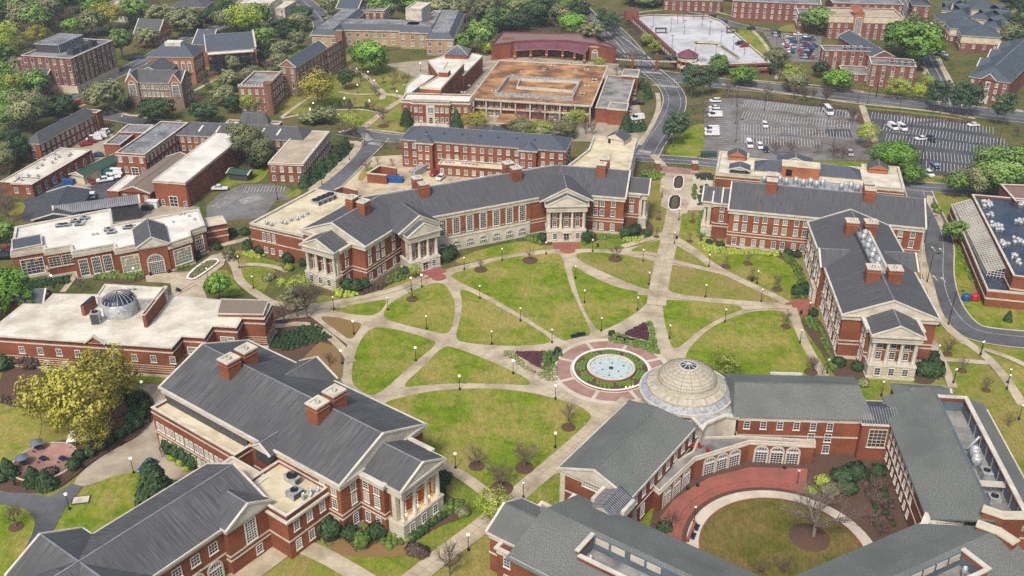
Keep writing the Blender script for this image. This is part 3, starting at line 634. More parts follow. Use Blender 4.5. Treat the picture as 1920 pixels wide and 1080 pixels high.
for (x0,y0,x1,y1,n) in [(1235,520,1560,555,22),(1370,540,1780,590,28),(1290,575,1830,645,36),(1300,620,1850,690,36),(1390,690,1800,735,26),(1480,745,1720,775,15)]:
    s = stalls('C', x0,y0,x1,y1,n, 4.6); mk.add(s.v, s.f, 'paint_mark')
for (x0,y0,x1,y1,n) in [(545,460,545,700,26)]:
    s = stalls('C', x0,y0,x1,y1,n, 5.0, both=False); mk.add(s.v, s.f, 'paint_mark')
for (x0,y0,x1,y1,n) in [(800,165,970,175,16),(850,205,970,215,12)]:
    s = stalls('C', x0,y0,x1,y1,n, 4.6); mk.add(s.v, s.f, 'paint_mark')
for (x0,y0,x1,y1,n) in [(40,1010,190,905,14),(250,960,420,915,12),(290,850,640,840,12)]:
    s = stalls('Q', x0,y0,x1,y1,n, 2.6); mk.add(s.v, s.f, 'paint_mark')
struct('parking_lot_marking', mk)
mk = MB()   # zebra crossings
for (k,x0,y0,x1,y1,n,ln) in [('C',185,680,245,690,9,1.4),('C',250,385,370,395,14,1.3),('C',195,325,290,333,12,1.2),('Q',1310,300,1410,410,11,1.5),('Q',1400,430,1510,440,10,1.3),('c',1800,940,1910,960,12,1.5),('B',1590,110,1680,120,9,1.3)]:
    s = stalls(k,x0,y0,x1,y1,n,ln,z=.095); 
    a, b = at(k,x0,y0), at(k,x1,y1); f = Fr(a, math.atan2((b-a).y,(b-a).x)); L = (b-a).length
    for i in range(n): mk.box(f, L*i/n, L*(i+.5)/n, -ln, ln, .26, .30, 'paint_mark')
for x, y in [(180,460),(233,470),(190,658),(247,670)]:     # lane arrows
    c = at('b', x, y); f = Fr(c, R(2)); mk.box(f, -.12, .12, -1.5, .6, .26, .30, 'paint_mark')
    A, B_, C_ = f.at(-.55,.5), f.at(.55,.5), f.at(0,1.7); mk.add([(A.x,A.y,.30),(B_.x,B_.y,.30),(C_.x,C_.y,.30)], [(0,1,2)], 'paint_mark')
struct('road_marking', mk)
# expansion joints across the wide walks, so the slabs read
jt = MB()
def joints(k, s, w, step=3.0, mid=True, zt=.215):
    C = curve(pts(k, s), 2); acc = 0
    for i in range(len(C)-1):
        d = C[i+1]-C[i]; L = d.length; f = Fr(C[i], math.atan2(d.y,d.x)); u = step - acc
        while u < L: jt.box(f, u-.03, u+.03, -w/2, w/2, .05, zt, 'seam'); u += step
        acc = (acc + L) % step
        if mid: jt.box(f, 0, L, -.03, .03, .05, zt - .001, 'seam')
joints('G','170 100 165 250 140 400 110 520 85 640 75 720', 5.2, 2.6)
joints('I','1290 395 1150 510 1000 640 840 775 700 900 560 1000 440 1100', 4.2, 2.1)
joints('I','130 85 330 112 540 160 700 215 900 300 1080 420', 4.0, 2.2, zt=.085)
joints('E','1480 480 1490 600 1560 760 1620 860', 2.8, 2.8, False, .085); joints('E','930 590 1000 640 1250 760 1440 880', 2.2, 2.6, False, .085)
joints('G','160 410 240 460 330 535 450 600 560 650 640 690 700 725', 2.6, 2.6, False); joints('G','-10 662 100 668 250 690 420 705 640 720', 2.6, 2.6, False)
joints('I','505 632 620 680 700 735 760 785', 2.6, 2.6, False)
struct('paving_joints', jt)
# ------------------------------------------------------------------ fountain
FC = at('F',1145.6,694)
q = MB(); q.lathe((FC.x,FC.y), [(14.6,.06),(14.6,.13),(13.3,.13),(13.3,.135),(9.95,.135),(9.95,.13),(9.4,.13)], ['concrete_pale','concrete_pale','brick_pink','brick_pink','brick_pink','concrete_pale'], 72, False)
for i in range(8):
    f = Fr(FC, R(22 + 45*i)); q.box(f, 9.6, 13.4, -.45, .45, .1, .15, 'concrete_pale')
struct('fountain_ring_paving', q)
t = Thing('fountain', 'round white walled fountain pool ringed by planting at the centre of the lawns', 'fountain', Vector((FC.x,FC.y,0)))
t.mb('outer_wall').lathe((FC.x,FC.y), [(9.5,0),(9.5,.5),(8.9,.5),(8.9,.1)], ['brick_paving','white_paint','trim'], 72, False)
t.mb('planting_bed').lathe((FC.x,FC.y), [(8.9,.2),(5.6,.3)], 'mulch', 48)
t.mb('pool_wall').lathe((FC.x,FC.y), [(5.9,.1),(5.85,.95),(5.15,.95),(5.1,.2)], ['brick_paving','trim','limestone'], 64, False)
t.mb('water').lathe((FC.x,FC.y), [(5.12,.55),(.01,.56)], 'fountain_water', 48, False)
m = t.mb('centre_jet'); m.lathe((FC.x,FC.y), [(.55,.5),(.55,.75),(.4,.75),(.4,.65),(.01,.65)], 'navy', 20)
for i in range(6):
    a = i*1.047+.3; p = (FC.x+math.cos(a)*2.2*(1 if i%2 else 1.5), FC.y+math.sin(a)*2.2*(1 if i%2 else 1.5)); q = MB(); q.lathe(p, [(.2,.5),(.2,.7),(.01,.72)], 'navy', 8); t.sub(None, 'nozzle', q)
for i in range(12):
    a = i*.5236; p = (FC.x+math.cos(a)*4.3, FC.y+math.sin(a)*4.3); q = MB(); q.lathe(p, [(.11,.5),(.11,.68),(.01,.7)], 'navy', 8); t.sub(None, 'nozzle', q)
for x in (1036,1085,1125):
    p = at('N',x,850 if x<1100 else 842,.4); q = MB(); q.lathe(p, [(.16,.1),(.16,.55),(.01,.6)], 'spot_lit', 8); t.sub(None, 'spotlight', q)
t.done()
# ================================================================== BUILDINGS
def std(f, u0, u1, v0, v1): return f.rect(u0, u1, v0, v1)
# ---- curved main hall
def hall_offset(C, d):
    out = []
    for i, p in enumerate(C):
        if i == 0: n = (C[1]-C[0]).normalized(); nn = Vector((-n.y, n.x)); out.append(p + nn*d)
        elif i == len(C)-1: n = (C[i]-C[i-1]).normalized(); nn = Vector((-n.y, n.x)); out.append(p + nn*d)
        else:
            a = (C[i]-C[i-1]).normalized(); b = (C[i+1]-C[i]).normalized(); na = Vector((-a.y,a.x)); nb = Vector((-b.y,b.x))
            out.append(p + (na+nb) * (d / (1 + na.dot(nb))))
    return out
ZE = 12.5
C4 = [at('L',400,110,17), at('F',712.6,366.4,17), at('F',1043.8,310,17), at('F',1178.8,320,17)]
HW = 10.9
Fp, Bp = hall_offset(C4, -HW), hall_offset(C4, HW)
t = Thing('curved_hall', 'long bent red brick hall with slate roof, tall windows and four columned porticos', 'hall', at('F',900,480).to_3d())
P = Fp + Bp[::-1]
t.body(P, ZE-.5); t.cornice(P, ZE, 1.5); t.bands(P, [3.9, 4.9], h=.3); t.mb('plinth').ring(P, .2, .1, -.4, .7, 'limestone')
m = t.mb('roof'); Fo, Bo = hall_offset(C4, -HW-.55), hall_offset(C4, HW+.55); ends = [(C4[0]-C4[1]).normalized()*.5, Vector((0,0)), Vector((0,0)), (C4[3]-C4[2]).normalized()*.5]
v = []
for i in range(4):
    for pp, z in ((Fo[i], ZE-.1), (C4[i], 17.1), (Bo[i], ZE-.1)): w_ = pp + ends[i]; v.append((w_.x, w_.y, z))
m.add(v, [(3*i, 3*i+3, 3*i+4, 3*i+1) for i in range(3)] + [(3*i+1, 3*i+4, 3*i+5, 3*i+2) for i in range(3)], 'slate')
m.add(v, [(2,0,1), (9,11,10)], 'limestone')
for a, b in ((0,1),(2,1),(9,10),(11,10)): m.beam(v[a], v[b], .5, .35, 'trim')
for i in range(3): m.beam(v[3*i+1], v[3*i+4], .35, .15, 'metal_grey')
# windows of the three wings
fA = Fr(Fp[0], math.atan2(*(Fp[1]-Fp[0]).yx)); LA = (Fp[1]-Fp[0]).length; fB = Fr(Fp[1], math.atan2(*(Fp[2]-Fp[1]).yx)); LB = (Fp[2]-Fp[1]).length; fC = Fr(Fp[2], math.atan2(*(Fp[3]-Fp[2]).yx)); LC = (Fp[3]-Fp[2]).length
i0 = P.index(Fp[0]) if area(P) > 0 else None
Pc = ccw(P); eA = Pc.index(Fp[0]); eB = Pc.index(Fp[1]); eC = Pc.index(Fp[2])
t.win(Pc, eA, [1.8, 5.5, 8, 13.0], [1.2, 6.0, 9.6-.6], 1.15, 2.0)
m = t.mb('stone_facade'); f = fB
u0, u1 = 9.5, LB - 11.5
m.box(f, u0-.5, u1+.5, -.18, 0, -.4, 4.6, 'limestone'); m.box(f, u0-.5, u1+.5, -.12, 0, 4.6, ZE-.8, 'limestone'); m.box(f, u0-.5, u1+.5, -.35, 0, 4.4, 4.65, 'trim')
n = 7; st = (u1-u0)/n
for i in range(n):
    u = u0 + st*(i+.5); add_win(t.e, t.b, f.at(u,-.14), f.a, 5.7, 1.75, 4.9, 'grid', 'tall_window')
    add_win(t.e, t.b, f.at(u,-.2), f.a, .9, 2.3, 2.2, 'arch' if True else 'arch', 'arched_window')
for i in range(n+1):
    u = u0 + st*i; m.box(f, u-.8, u+.8, -.24, -.05, 5.3, 10.9, 'brick'); m.box(f, u-.5, u+.5, -.34, -.05, 5.6, 5.8, 'trim')
t.win(Pc, eC, [LC-8.6+q for q in (0, 2.0, 5.4)], [1.2, 5.9, 9.0], 1.15, 2.0)
chs = [('L',(0,0))]
def ridge_ch(i, s, off, du=0):
    a, b = C4[i], C4[i+1]; d = (b-a); f = Fr(a, math.atan2(d.y,d.x)); chimney(t, f, s, off, 14.6, 19.6, 2.9, 2.6)
ridge_ch(0, 11.5, -2.3); ridge_ch(0, 12.2, 2.4)
ridge_ch(1, 12.8, -2.6); ridge_ch(1, 12.6, 2.4)
ridge_ch(1, 43.0, -2.6); ridge_ch(1, 42.6, 2.4)
ridge_ch(2, 14.5, -2.6); ridge_ch(2, 15.0, 2.4)
def gp(k, x0, y0, x1, y1, z=0): a, b = at(k,x0,y0,z), at(k,x1,y1,z); d = b-a; return Fr(a, math.atan2(d.y,d.x), d.length)
fp = gp('R',1140,936,1432,930); portico(t, fp, fp.L, 6, 3.9, 9.9, 12.2, 3.1, 14, 2, doors=True); t.mb('roof').gable(fp, -1.7, fp.L+1.7, 2.6, 19, ZE+.03, 4.1, 'v', 0, 6, 'slate', 'limestone')
fp = gp('L',1345,742,1702,640); portico(t, fp, fp.L, 6, 3.9, 9.9, 12.2, 3.1, 14, 2, doors=True); t.mb('roof').gable(fp, -1.7, fp.L+1.7, 2.6, 19, ZE+.03, 4.1, 'v', 0, 6, 'slate', 'limestone')
# bays behind these porticos, with their cross gables
a = (C4[0]-C4[1]).normalized(); fe = Fr(C4[0] + a*5.2 + Vector((-a.y, a.x))*-0 , math.atan2(-a.x, a.y)); 
fe = Fr(C4[0], math.atan2(a.x*1.0, -a.y)); fe.u = Vector((-a.y, a.x)); fe.a = math.atan2(fe.u.y, fe.u.x); fe.v = Vector((-fe.u.y, fe.u.x))
W = 10.8; fe2 = Fr(C4[0] + a*7.0 - fe.u*W/2, fe.a)
if fe2.v.dot(a) > 0: fe2 = Fr(C4[0] + a*7.0 + fe.u*W/2, fe.a + math.pi)
PB = fe2.rect(-.6, W+.6, 2.5, 7.2); t.body(PB, 11.7); t.cornice(PB, 12.15, 1.3); t.bands(PB, [3.9,4.9], h=.3); t.win(PB, 1, [2.2], [1.2,5.9,9.0], 1.15, 2.0)
portico(t, fe2, W, 3.5, 3.9, 9.9, 12.1, 2.8, 7.2, 2)
a = (C4[3]-C4[2]).normalized(); u_ = Vector((-a.y, a.x)); W = 10.8; fe3 = Fr(C4[3] + a*6.6 - u_*W/2, math.atan2(u_.y,u_.x))
PB = fe3.rect(-.6, W+.6, 2.5, 6.8); t.body(PB, 11.7); t.cornice(PB, 12.15, 1.3); t.bands(PB, [3.9,4.9], h=.3); t.win(PB, 3, [2.2], [5.9,9.0], 1.15, 2.0)
portico(t, fe3, W, 3.5, 3.9, 9.9, 12.1, 2.8, 7.2, 2)
t.done()
# ---- flat annex left of the curved hall
P = pts('E','20 340 265 395 300 385 500 215 320 180',9.8); t = Thing('flat_annex', 'red brick annex with cream flat roof full of air units, left end of curved hall', 'annex', P[0].to_3d())
t.body(P, 9.2); t.bands(ccw(P), [4.6, 8.3], h=.3); t.flat(P, 9.9, 1.0, 'roof_yellow', 'limestone', 'trim', .5)
Pc = ccw(P); e = [i for i in range(len(Pc)) if (Pc[i]-P[0]).length < .1][0]
t.win(Pc, e, [4.8,6.6,8.4], [5.3], .85, 2.4); t.win(Pc, e, [5,7.5,10.4], [1.4], 1.1, 1.6)
f = gp('E',250,310,420,200,9); 
for i in range(4): t.subs.append(('air_unit', rtunit(Fr(at('E',300,270,9), R(52)), i*2.0+2, -1.5, 9, 1.5, 3.6, 1.7)))
for x, y in [(170,345),(185,350),(210,335),(240,330),(100,350),(120,358),(262,318),(285,305),(355,240),(375,232)]: p = at('E',x,y,9); t.subs.append(('roof_vent', fanpot(Fr(p,0),0,0,9,.55,1.5)))
t.done()
# ---- right wing hall (G)
f = fr('U',325,660,888,690,12.5,520,120); W, D = 21.9, 53.5
t = Thing('portico_hall', 'brick hall with long slate gable roof, front portico and four chimneys beside service road', 'hall', f.at(W/2,D/2).to_3d())
P = f.rect(0,W,0,D); t.body(P, 12); t.cornice(P, ZE, 1.5); t.bands(P, [3.9,4.9], h=.3); t.mb('plinth').ring(P,.2,.1,-.4,.7,'limestone')
m = t.mb('roof'); m.gable(f, 0, W, 0, D, ZE, 4.4, 'v', 0, 0, 'slate', 'limestone')
m.gable(f, -1.0, 11, 25, 35, ZE+.02, 2.9, 'u', 0, 5, 'slate'); m.gable(f, 11, W+1.0, 25, 35, ZE+.02, 2.9, 'u', 5, 0, 'slate')
for s_, (a, b) in ((3,(-1,0)),(1,(W,W+1))):
    PB = f.rect(a, b, 25.4, 34.6); t.body(PB, 12, 'brick'); 
vs = [2.5,4.9,8.6,11,14.7,17.1,20.8,23.2,36.8,39.2,42.9,45.3,49,51.4]
t.win(P, 3, [D-q for q in vs], [1.2,5.9,9.0], 1.15, 2.0); t.win(P, 3, [D-q for q in (27,29.9,32.8)], [5.9,9.0], 1.15, 2.0, off=1.0)
t.win(P, 1, vs, [1.2,5.9,9.0], 1.15, 2.0)
m = t.mb('side_entrance'); m.box(f, -1.9, -1.0, 27.2, 32.8, -.3, 4.6, 'limestone'); t.win(f.rect(-1.9,-1,27.2,32.8), 3, [2.8], [.05], 1.6, 2.9, 'door', 0, 'door')
for u, vv in ((W/2-2.5,40.5),(W/2+2.5,40.5),(W/2-2.6,12.3),(W/2+2.6,12.3)): chimney(t, f, u, vv, 14.2, 19.3, 3.2, 2.8)
m = t.mb('equipment_trough'); m.box(f, W/2-1.5, W/2+1.5, 14.5, 38.5, 15.5, 16.95, 'metal_grey'); m.box(f, W/2+1.5, W/2+2.1, 14.5, 38.5, 15.5, 17.5, 'trim'); m.box(f, W/2-1.9, W/2-1.5, 14.5, 38.5, 15.5, 17.3, 'slate')
for i in range(8): t.subs.append(('roof_fan', fanpot(f, W/2-.3+(.6 if i%2 else -.4), 16.5+i*2.8, 16.9, .8, 1.7)))
Wb = 12.2; fb = f.sub((W-Wb)/2, -5.2); PB = fb.rect(0, Wb, 0, 5.2); t.body(PB, 11.6); t.cornice(PB, 12.1, 1.3); t.bands(PB, [3.9,4.9], h=.3); t.win(PB, 3, [1.3,3.6], [1.2,5.9,9.0], 1.1, 2.0); t.win(PB, 1, [1.3,3.6], [1.2,5.9,9.0], 1.1, 2.0)
portico(t, fb.sub(.6,-3.4), Wb-1.2, 3.4, 3.9, 9.9, 12.05, 2.7, 8.6, 2)
t.done()
# ---- upper right science hall (T)
f = fr('T',235,630,1900,790,12.5); f.L = (at('F',1731.8,422.6,12.5)-f.o).length; W, D = f.L, 21.8
t = Thing('science_hall', 'long red brick hall with single slate gable roof and row of roof fans behind ridge', 'hall', f.at(W/2,D/2).to_3d())
P = f.rect(0,W,0,D); t.body(P, 12); t.cornice(P, ZE, 1.5); t.bands(P, [3.9,4.9], h=.3); t.mb('plinth').ring(P,.2,.1,-.4,.7,'limestone')
t.mb('roof').gable(f, 0, W, 0, D, ZE, 4.4, 'u', 0, 0, 'slate', 'limestone')
us = [2.2,4.7,8.0,10.5,13.8,16.3,19.6,22.1]; t.win(P, 0, us, [1.2,5.9,9.0], 1.15, 2.0); t.win(P, 0, [W-8.5,W-6.0,W-2.6], [1.2,5.9,9.0], 1.15, 2.0)
for u in (11.3,): chimney(t, f, u, 8.6, 14.4, 19.4, 3, 2.6); chimney(t, f, u, 13.4, 14.4, 19.4, 3, 2.6)
chimney(t, f, 39.3, 8.6, 14.4, 19.4, 3, 2.6); chimney(t, f, 39.3, 13.4, 14.4, 19.4, 3, 2.6)
t.mb('equipment_deck').box(f, 8, 41, 12.2, 18, 13, 16.2, 'metal_grey')
for i, u in enumerate([9,13.6,15.5,18.3,20.5,22.6,24.3,26.2,31.6,34.4,36.2]): t.subs.append(('roof_fan', fanpot(f, u, 13.3+(i%2)*1.4, 16.2, .85, 2.4)))
fb = f.sub(-5, 5.4); PB = fb.rect(0, 5, 0, 11); t.body(PB, 11.4); t.cornice(PB, 11.9, 1.3); t.bands(PB, [3.9,4.9], h=.3); t.mb('roof').gable(fb, 0, 5, 0, 11, 11.95, 2.4, 'u', 0, 0, 'slate'); t.win(PB, 0, [2.6], [5.9, 9.0], 1.1, 2.0)
portico(t, Fr(fb.at(-3.2, 10.6), f.a - math.pi/2), 10.2, 3.2, 3.9, 9.9, 12.0, 2.6, 5, 2)
t.done()
# ---- low cream-roofed lab block behind it
f = gp('T',110,290,1830,440,9.5); t = Thing('laboratory_block', 'low red brick laboratory block with cream parapets and several small gabled penthouses', 'laboratory', f.at(20,8).to_3d())
W = f.L; P = pts('T','100 300 120 75 450 105 455 150 800 165 1420 230 1410 190 1740 220 1835 440 1400 420',9.5)
P = [f.at(0,-2), f.at(0,19), f.at(10,19), f.at(10,14.5), f.at(W-13,14.5), f.at(W-13,18), f.at(W-1,18), f.at(W-1,-2)]
t.body(P, 8.6); t.flat(P, 9.8, 1.1, 'roof_white', 'cream', 'trim', .5); t.bands(P, [4.4, 7.6], h=.3)
def pent(a0,a1,b0,b1,z,h,rise,gm='brick_orange',axis='v',wm='brick_orange',m_='slate'):
    q = MB(); q.box(f, a0, a1, b0, b1, z, z+h, wm); q.gable(f, a0, a1, b0, b1, z+h, rise, axis, 0, 0, m_, gm, .4, False)
    if axis == 'v':
        c = f.at((a0+a1)/2, b0); q.box(Fr(c, f.a), -.45, .45, -.08, 0, z+h-.5, z+h+.6, 'black_paint')
    t.subs.append(('penthouse', q))
pent(3.2, 9.0, 13.5, 17.5, 8.6, 1.8, 1.7); pent(W-11, W-5, 12.5, 17, 8.6, 1.8, 1.7)
q = MB(); q.box(f, 12.5, W-14, 4, 12.5, 8.3, 9.6, 'cream'); q.gable(f, 12.5, W-14, 4, 12.5, 9.6, 2.4, 'u', 4.5, 4.5, 'slate_blue', 'cream', .3, False); t.subs.append(('hipped_roof', q))
q = MB(); q.gable(f, 20, 31, 12.5, 20, 9.4, 2.6, 'v', 0, 4, 'slate_blue'); q.box(f, 20.3, 30.7, 13, 19.8, 8, 9.4, 'cream'); t.subs.append(('hipped_roof', q))
q = MB(); q.box(f, 21, 33, 1.5, 7, 8.6, 12.6, 'brick_orange', 'roof_yellow'); q.ring(f.rect(21,33,1.5,7), .1, .3, 12.6, 12.9, 'trim'); q.box(f, 22.4, 24.4, 1.42, 1.5, 9.4, 11.6, 'black_paint'); t.subs.append(('penthouse', q))
q = MB(); q.box(f, 4.5, 10.5, -1.5, 3.5, 8.3, 11.2, 'metal_dark'); q.gable(f, 4.5, 10.5, -1.5, 3.5, 11.2, 1, 'v', 0, 0, 'slate_blue'); t.subs.append(('penthouse', q))
t.done()
# ---- big hall lower left (H)
f = fr('Y',345,860,1130,300,13); W, D = f.L, 53.0
t = Thing('lower_left_hall', 'red brick hall with streaked slate roof, lit columned portico and paired chimneys', 'hall', f.at(W/2,D/2).to_3d())
P = f.rect(.6,W-.6,0,D); t.body(P, 12.5); t.cornice(P, 13, 1.5); t.bands(P, [4.1,5.1], h=.3); t.mb('plinth').ring(P,.2,.1,-.4,.8,'limestone')
m = t.mb('roof'); m.gable(f, .6, W-.6, 0, D, 13, 4.7, 'v', 0, 0, 'slate_streak', 'limestone')
m.gable(f, W-13, W+.4, 26, 37, 13.02, 3.2, 'u', 5.5, 0, 'slate_streak')
for u in (W/2-2.6, W/2+2.2):
    for vv in (14.6, 41.2): chimney(t, f, u, vv+(u<W/2)*-.3, 14.8, 20.0, 3.3, 3.1)
t.win(P, 0, [3.2], [1.4,6.2,9.3], 1.2, 2.2); t.win(P, 3, [D-q for q in (1.8,4.8)], [9.3,6.2,1.4], 1.2, 2.2)
Wb = 13; fb = f.sub((W-Wb)/2, -6.2); PB = fb.rect(0, Wb, 0, 6.2); t.body(PB, 12.1); t.cornice(PB, 12.7, 1.3); t.bands(PB, [4.1,5.1], h=.3); t.win(PB, 3, [1.6,4.4], [1.4,6.2,9.3], 1.2, 2.2); t.win(PB, 1, [1.6,4.4], [1.4,6.2,9.3], 1.2, 2.2)
portico(t, fb.sub(.8,-3.8), Wb-1.6, 3.8, 4.1, 10.3, 12.6, 2.9, 9.6, 2.2, lit=True)
# low flat side range
PA = f.rect(-3.5, .8, 25, D-1); t.body(PA, 9.6); t.flat(PA, 10.4, .8, 'roof_yellow', 'brick', 'trim', .4); t.bands(PA, [4.1, 9.0], h=.3)
us = [2.2,5.4,8.6,11.8,15,18.2,21.4,24.6]; t.win(PA, 3, [q-.75 for q in us]+[q+.75 for q in us], [5.6-.4, 1.6], .95, 1.8)
t.mb('gutter_rail').box(f, .0, .2, 25.5, D-1.5, 9.6, 11.4, 'metal_dark')
PA2 = f.rect(-9.5, .8, 3.5, 17.0); t.body(PA2, 9.6); t.flat(PA2, 10.4, .8, 'roof_yellow', 'brick', 'trim', .4); t.cornice(PA2, 9.2, .9, .5); t.bands(PA2, [4.1], h=.3)
t.win(PA2, 0, [2,5.2,8.4], [5.9,1.4], 1.15, 2.1); t.win(PA2, 3, [2.5,5.5], [5.9,1.4], 1.15, 2.1)
PA3 = f.rect(-15, -4, 17.2, 25.2); t.body(PA3, 9.7); t.flat(PA3, 10.3, .5, 'cream', 'cream', 'trim', .3)
t.subs.append(('air_unit', rtunit(f, -5.5, 6, 9.6, 2.6, 2.2, 1.5))); t.subs.append(('air_unit', rtunit(f, -2.4, 9, 9.6, 1.6, 3.2, 1.5)))
for i in range(4): t.subs.append(('roof_vent', fanpot(f, -4+i*.9, 5-(i%2), 9.6, .4, 1.6)))
m = t.mb('roof'); m.gable(f, -1.0, 6, 17.2, 22, 12.6, 1.8, 'u', 0, 3, 'slate_streak'); m.box(f, -1.0, 1, 17.5, 21.7, 9.5, 12.6, 'metal_dark')
t.done(); fH = f
# ---- arcade building bottom left
f = fr('Z',960,771,1690,275,10.8); W, D = f.L, 16.2
t = Thing('arcade_wing', 'red brick wing with blue-grey slate roof, arched arcade and gabled end bay with tall window', 'wing', f.at(W/2,D/2).to_3d())
P = f.rect(-30, W, 0, D); t.body(P, 10.3); t.cornice(P, 10.8, 1.2, .6); t.bands(P, [4.6], h=.35)
m = t.mb('roof'); m.gable(f, -30, W, 0, D, 10.8, 3.9, 'u', 0, 0, 'slate_streak', 'limestone')
PB = f.rect(W-9.4, W+.4, -1.2, 4); t.body(PB, 10.5); t.cornice(PB, 10.9, 1.2, .5); t.bands(PB, [3.2,4.2], h=.3); m.gable(f, W-9.4, W+.4, -1.2, 7.5, 10.9, 2.7, 'v', 0, 4, 'slate_streak')
t.win(PB, 0, [5.0], [4.8], 2.2, 4.6, 'grid', name='tall_window'); t.win(PB, 0, [6.2], [1.0], 1.3, 1.7, 'grid')
t.win(P, 0, [30+q for q in (W-11.8, W-15.6, W-19.4, W-23.2, W-27)], [6.6], 1.7, 2.0, 'grid')
for i in range(5):
    u = W-12.2-i*3.9; add_win(t.e, t.b, f.at(u, -.06), f.a, .1, 2.6, 4.3, 'arch', 'arch')
fq = fr('Z',60,765,525,475,10.8); Wq = fq.L; PQ = fq.rect(0, Wq, -14, 0); t.body(PQ, 10.3); t.cornice(PQ, 10.8, 1.2, .6); m.gable(fq, 0, Wq, -22, 0, 10.8, 3.7, 'v', 5, 0, 'slate_streak')
t.win(P, 1, [2.5], [1,5.5], 1.2, 2.0)
# link with leaded glass
PL = f.rect(W, W+5.5, 5, 15); t.body(PL, 9.3); t.flat(PL, 9.9, .5, 'roof_yellow', 'cream', 'trim'); t.win(PL, 0, [2.6], [3.6, 6.4], 1.8, 2.3, 'store'); t.win(PL, 0, [2.6], [.1], 1.5, 2.4, 'door')
t.done()
# ---- museum with drum
P = pts('D','-40 870 480 905 965 938 1022 872 1150 880 1195 814 1330 822 1360 770 1485 775 1530 690 1230 665 950 640 300 632 240 690 130 688 -60 840', 8.4)
t = Thing('museum', 'low red brick museum with pale flat roof, grey drum and ribbed dark dome', 'museum', at('D',600,850).to_3d())
t.body(P, 8.3); Pc = ccw(P); t.bands(Pc, [6.9], 'trim', .3)
for z in (1.3,1.9,2.5,3.1): t.mb('band').ring(Pc, .06, .05, z, z+.16, 'cream')
t.mb('plinth').ring(Pc, .25, .1, -.4, .7, 'limestone')
t.flat(P, 8.4, .5, 'roof_white', 'brick', 'limestone', .35)
e = [i for i in range(len(Pc)) if (Pc[i]-P[0]).length < .1][0]
t.win(Pc, e, [6.6+i*4.75 for i in range(9)], [4.2], 1.25, 1.7, 'dark'); t.win(Pc, e, [7.6,12.3,17], [.8], 1.1, 1.5, 'dark')
for a_ in (3,5):
    pp = P[a_-1], P[a_]
for px_, w_ in ((('D',1060,935),2.6),(('D',1240,872),2.6)): pass
fm = gp('D',1030,940,1150,935,5); add_win(t.e, t.b, (P[3]*.5+P[4]*.5), math.atan2(*(P[4]-P[3]).yx), 3.9, 3.6, 1.5, 'dark'); add_win(t.e, t.b, (P[5]*.45+P[6]*.55), math.atan2(*(P[6]-P[5]).yx), 3.9, 3.2, 1.5, 'dark')
PR = pts('D','485 690 545 650 590 583 935 600 945 610 885 668 825 730 815 775', 8.4)
rb = pts('D','545 650 590 583 940 603 880 668', 11.6); q = MB(); q.prism(rb, 8, 11.6, 'metal_grey', 'roof_white'); q.ring(rb, .1, .3, 11.6, 11.9, 'trim'); t.subs.append(('penthouse', q))
q = MB(); a, b = at('D',815,760,11.5), at('D',940,600,11.5); d = b-a; fw = Fr(a, math.atan2(d.y,d.x)); q.box(fw, 0, d.length, -.1, .7, 7.9, 11.8, 'brick'); q.ring(fw.rect(0,d.length,-.1,.7), .12, .1, 11.8, 12.05, 'trim'); t.subs.append(('wing_wall', q))
q = MB(); a, b = at('D',470,705,11), at('D',535,650,11); d = b-a; fw = Fr(a, math.atan2(d.y,d.x)); q.box(fw, 0, d.length, 0, .9, 7.9, 11.2, 'brick', 'navy'); t.subs.append(('wing_wall', q))
c = at('D',684,745,8); q = MB(); q.lathe(c, [(4.1,7.8),(4.1,12.1),(3.9,12.2)], 'metal_grey', 36); t.subs.append(('drum', q))
q = MB(); q.lathe(c, [(4.0,12.15),(3.6,12.8),(2.8,13.4),(1.6,13.9),(.01,14.05)], 'navy', 36)
for i in range(20):
    a = i*math.pi/10; pl = [(c.x+math.cos(a)*r, c.y+math.sin(a)*r, z+.05) for r, z in [(4.0,12.2),(3.6,12.85),(2.8,13.45),(1.6,13.95),(.3,14.1)]]; q.tube(pl, .07, .05, 'trim', 4)
t.subs.append(('dome', q))
t.subs.append(('air_unit', rtunit(Fr(at('D',515,815,8), R(10)), 0, 0, 7.9, 2.2, 2.2, 3.4, 'metal_grey')))
for x,y in ((725,615),(755,612)): t.subs.append(('roof_vent', fanpot(Fr(at('D',x,y,11.6),0),0,0,11.6,.4,.8)))
q = MB(); pb = pts('D','1225 745 1245 665 1510 672 1480 750', 9.2); q.prism(pb, 7.5, 9.3, 'brick', 'metal_brown'); q.ring(pb, .2, .1, 9.1, 9.4, 'limestone'); t.subs.append(('metal_roof_block', q))
for (x0,y0,x1,y1) in ((480,905,600,910),): 
    a = at('D',530,850,9); fg = Fr(at('D',478,905,8.4), math.atan2(*(P[2]-P[1]).yx)); q = MB(); A,B_,C_ = fg.at(0,-.1),fg.at(5.2,-.1),fg.at(2.6,-.1); q.add([(A.x,A.y,8.3),(B_.x,B_.y,8.3),(C_.x,C_.y,10.3)],[(0,1,2)],'brick'); q.beam((A.x,A.y,8.4),(C_.x,C_.y,10.4),.8,.3,'trim'); q.beam((B_.x,B_.y,8.4),(C_.x,C_.y,10.4),.8,.3,'trim')
    A2,B2,C2 = fg.at(0,.5),fg.at(5.2,.5),fg.at(2.6,.5); q.add([(A2.x,A2.y,8.3),(B2.x,B2.y,8.3),(C2.x,C2.y,10.3)],[(2,1,0)],'brick'); t.subs.append(('gablet', q))
t.done()
f = gp('D',50,690,235,685,6); t = Thing('museum_entrance', 'small slate roofed brick gable pavilion with round white window at museum back corner', 'pavilion', f.at(3,3).to_3d())
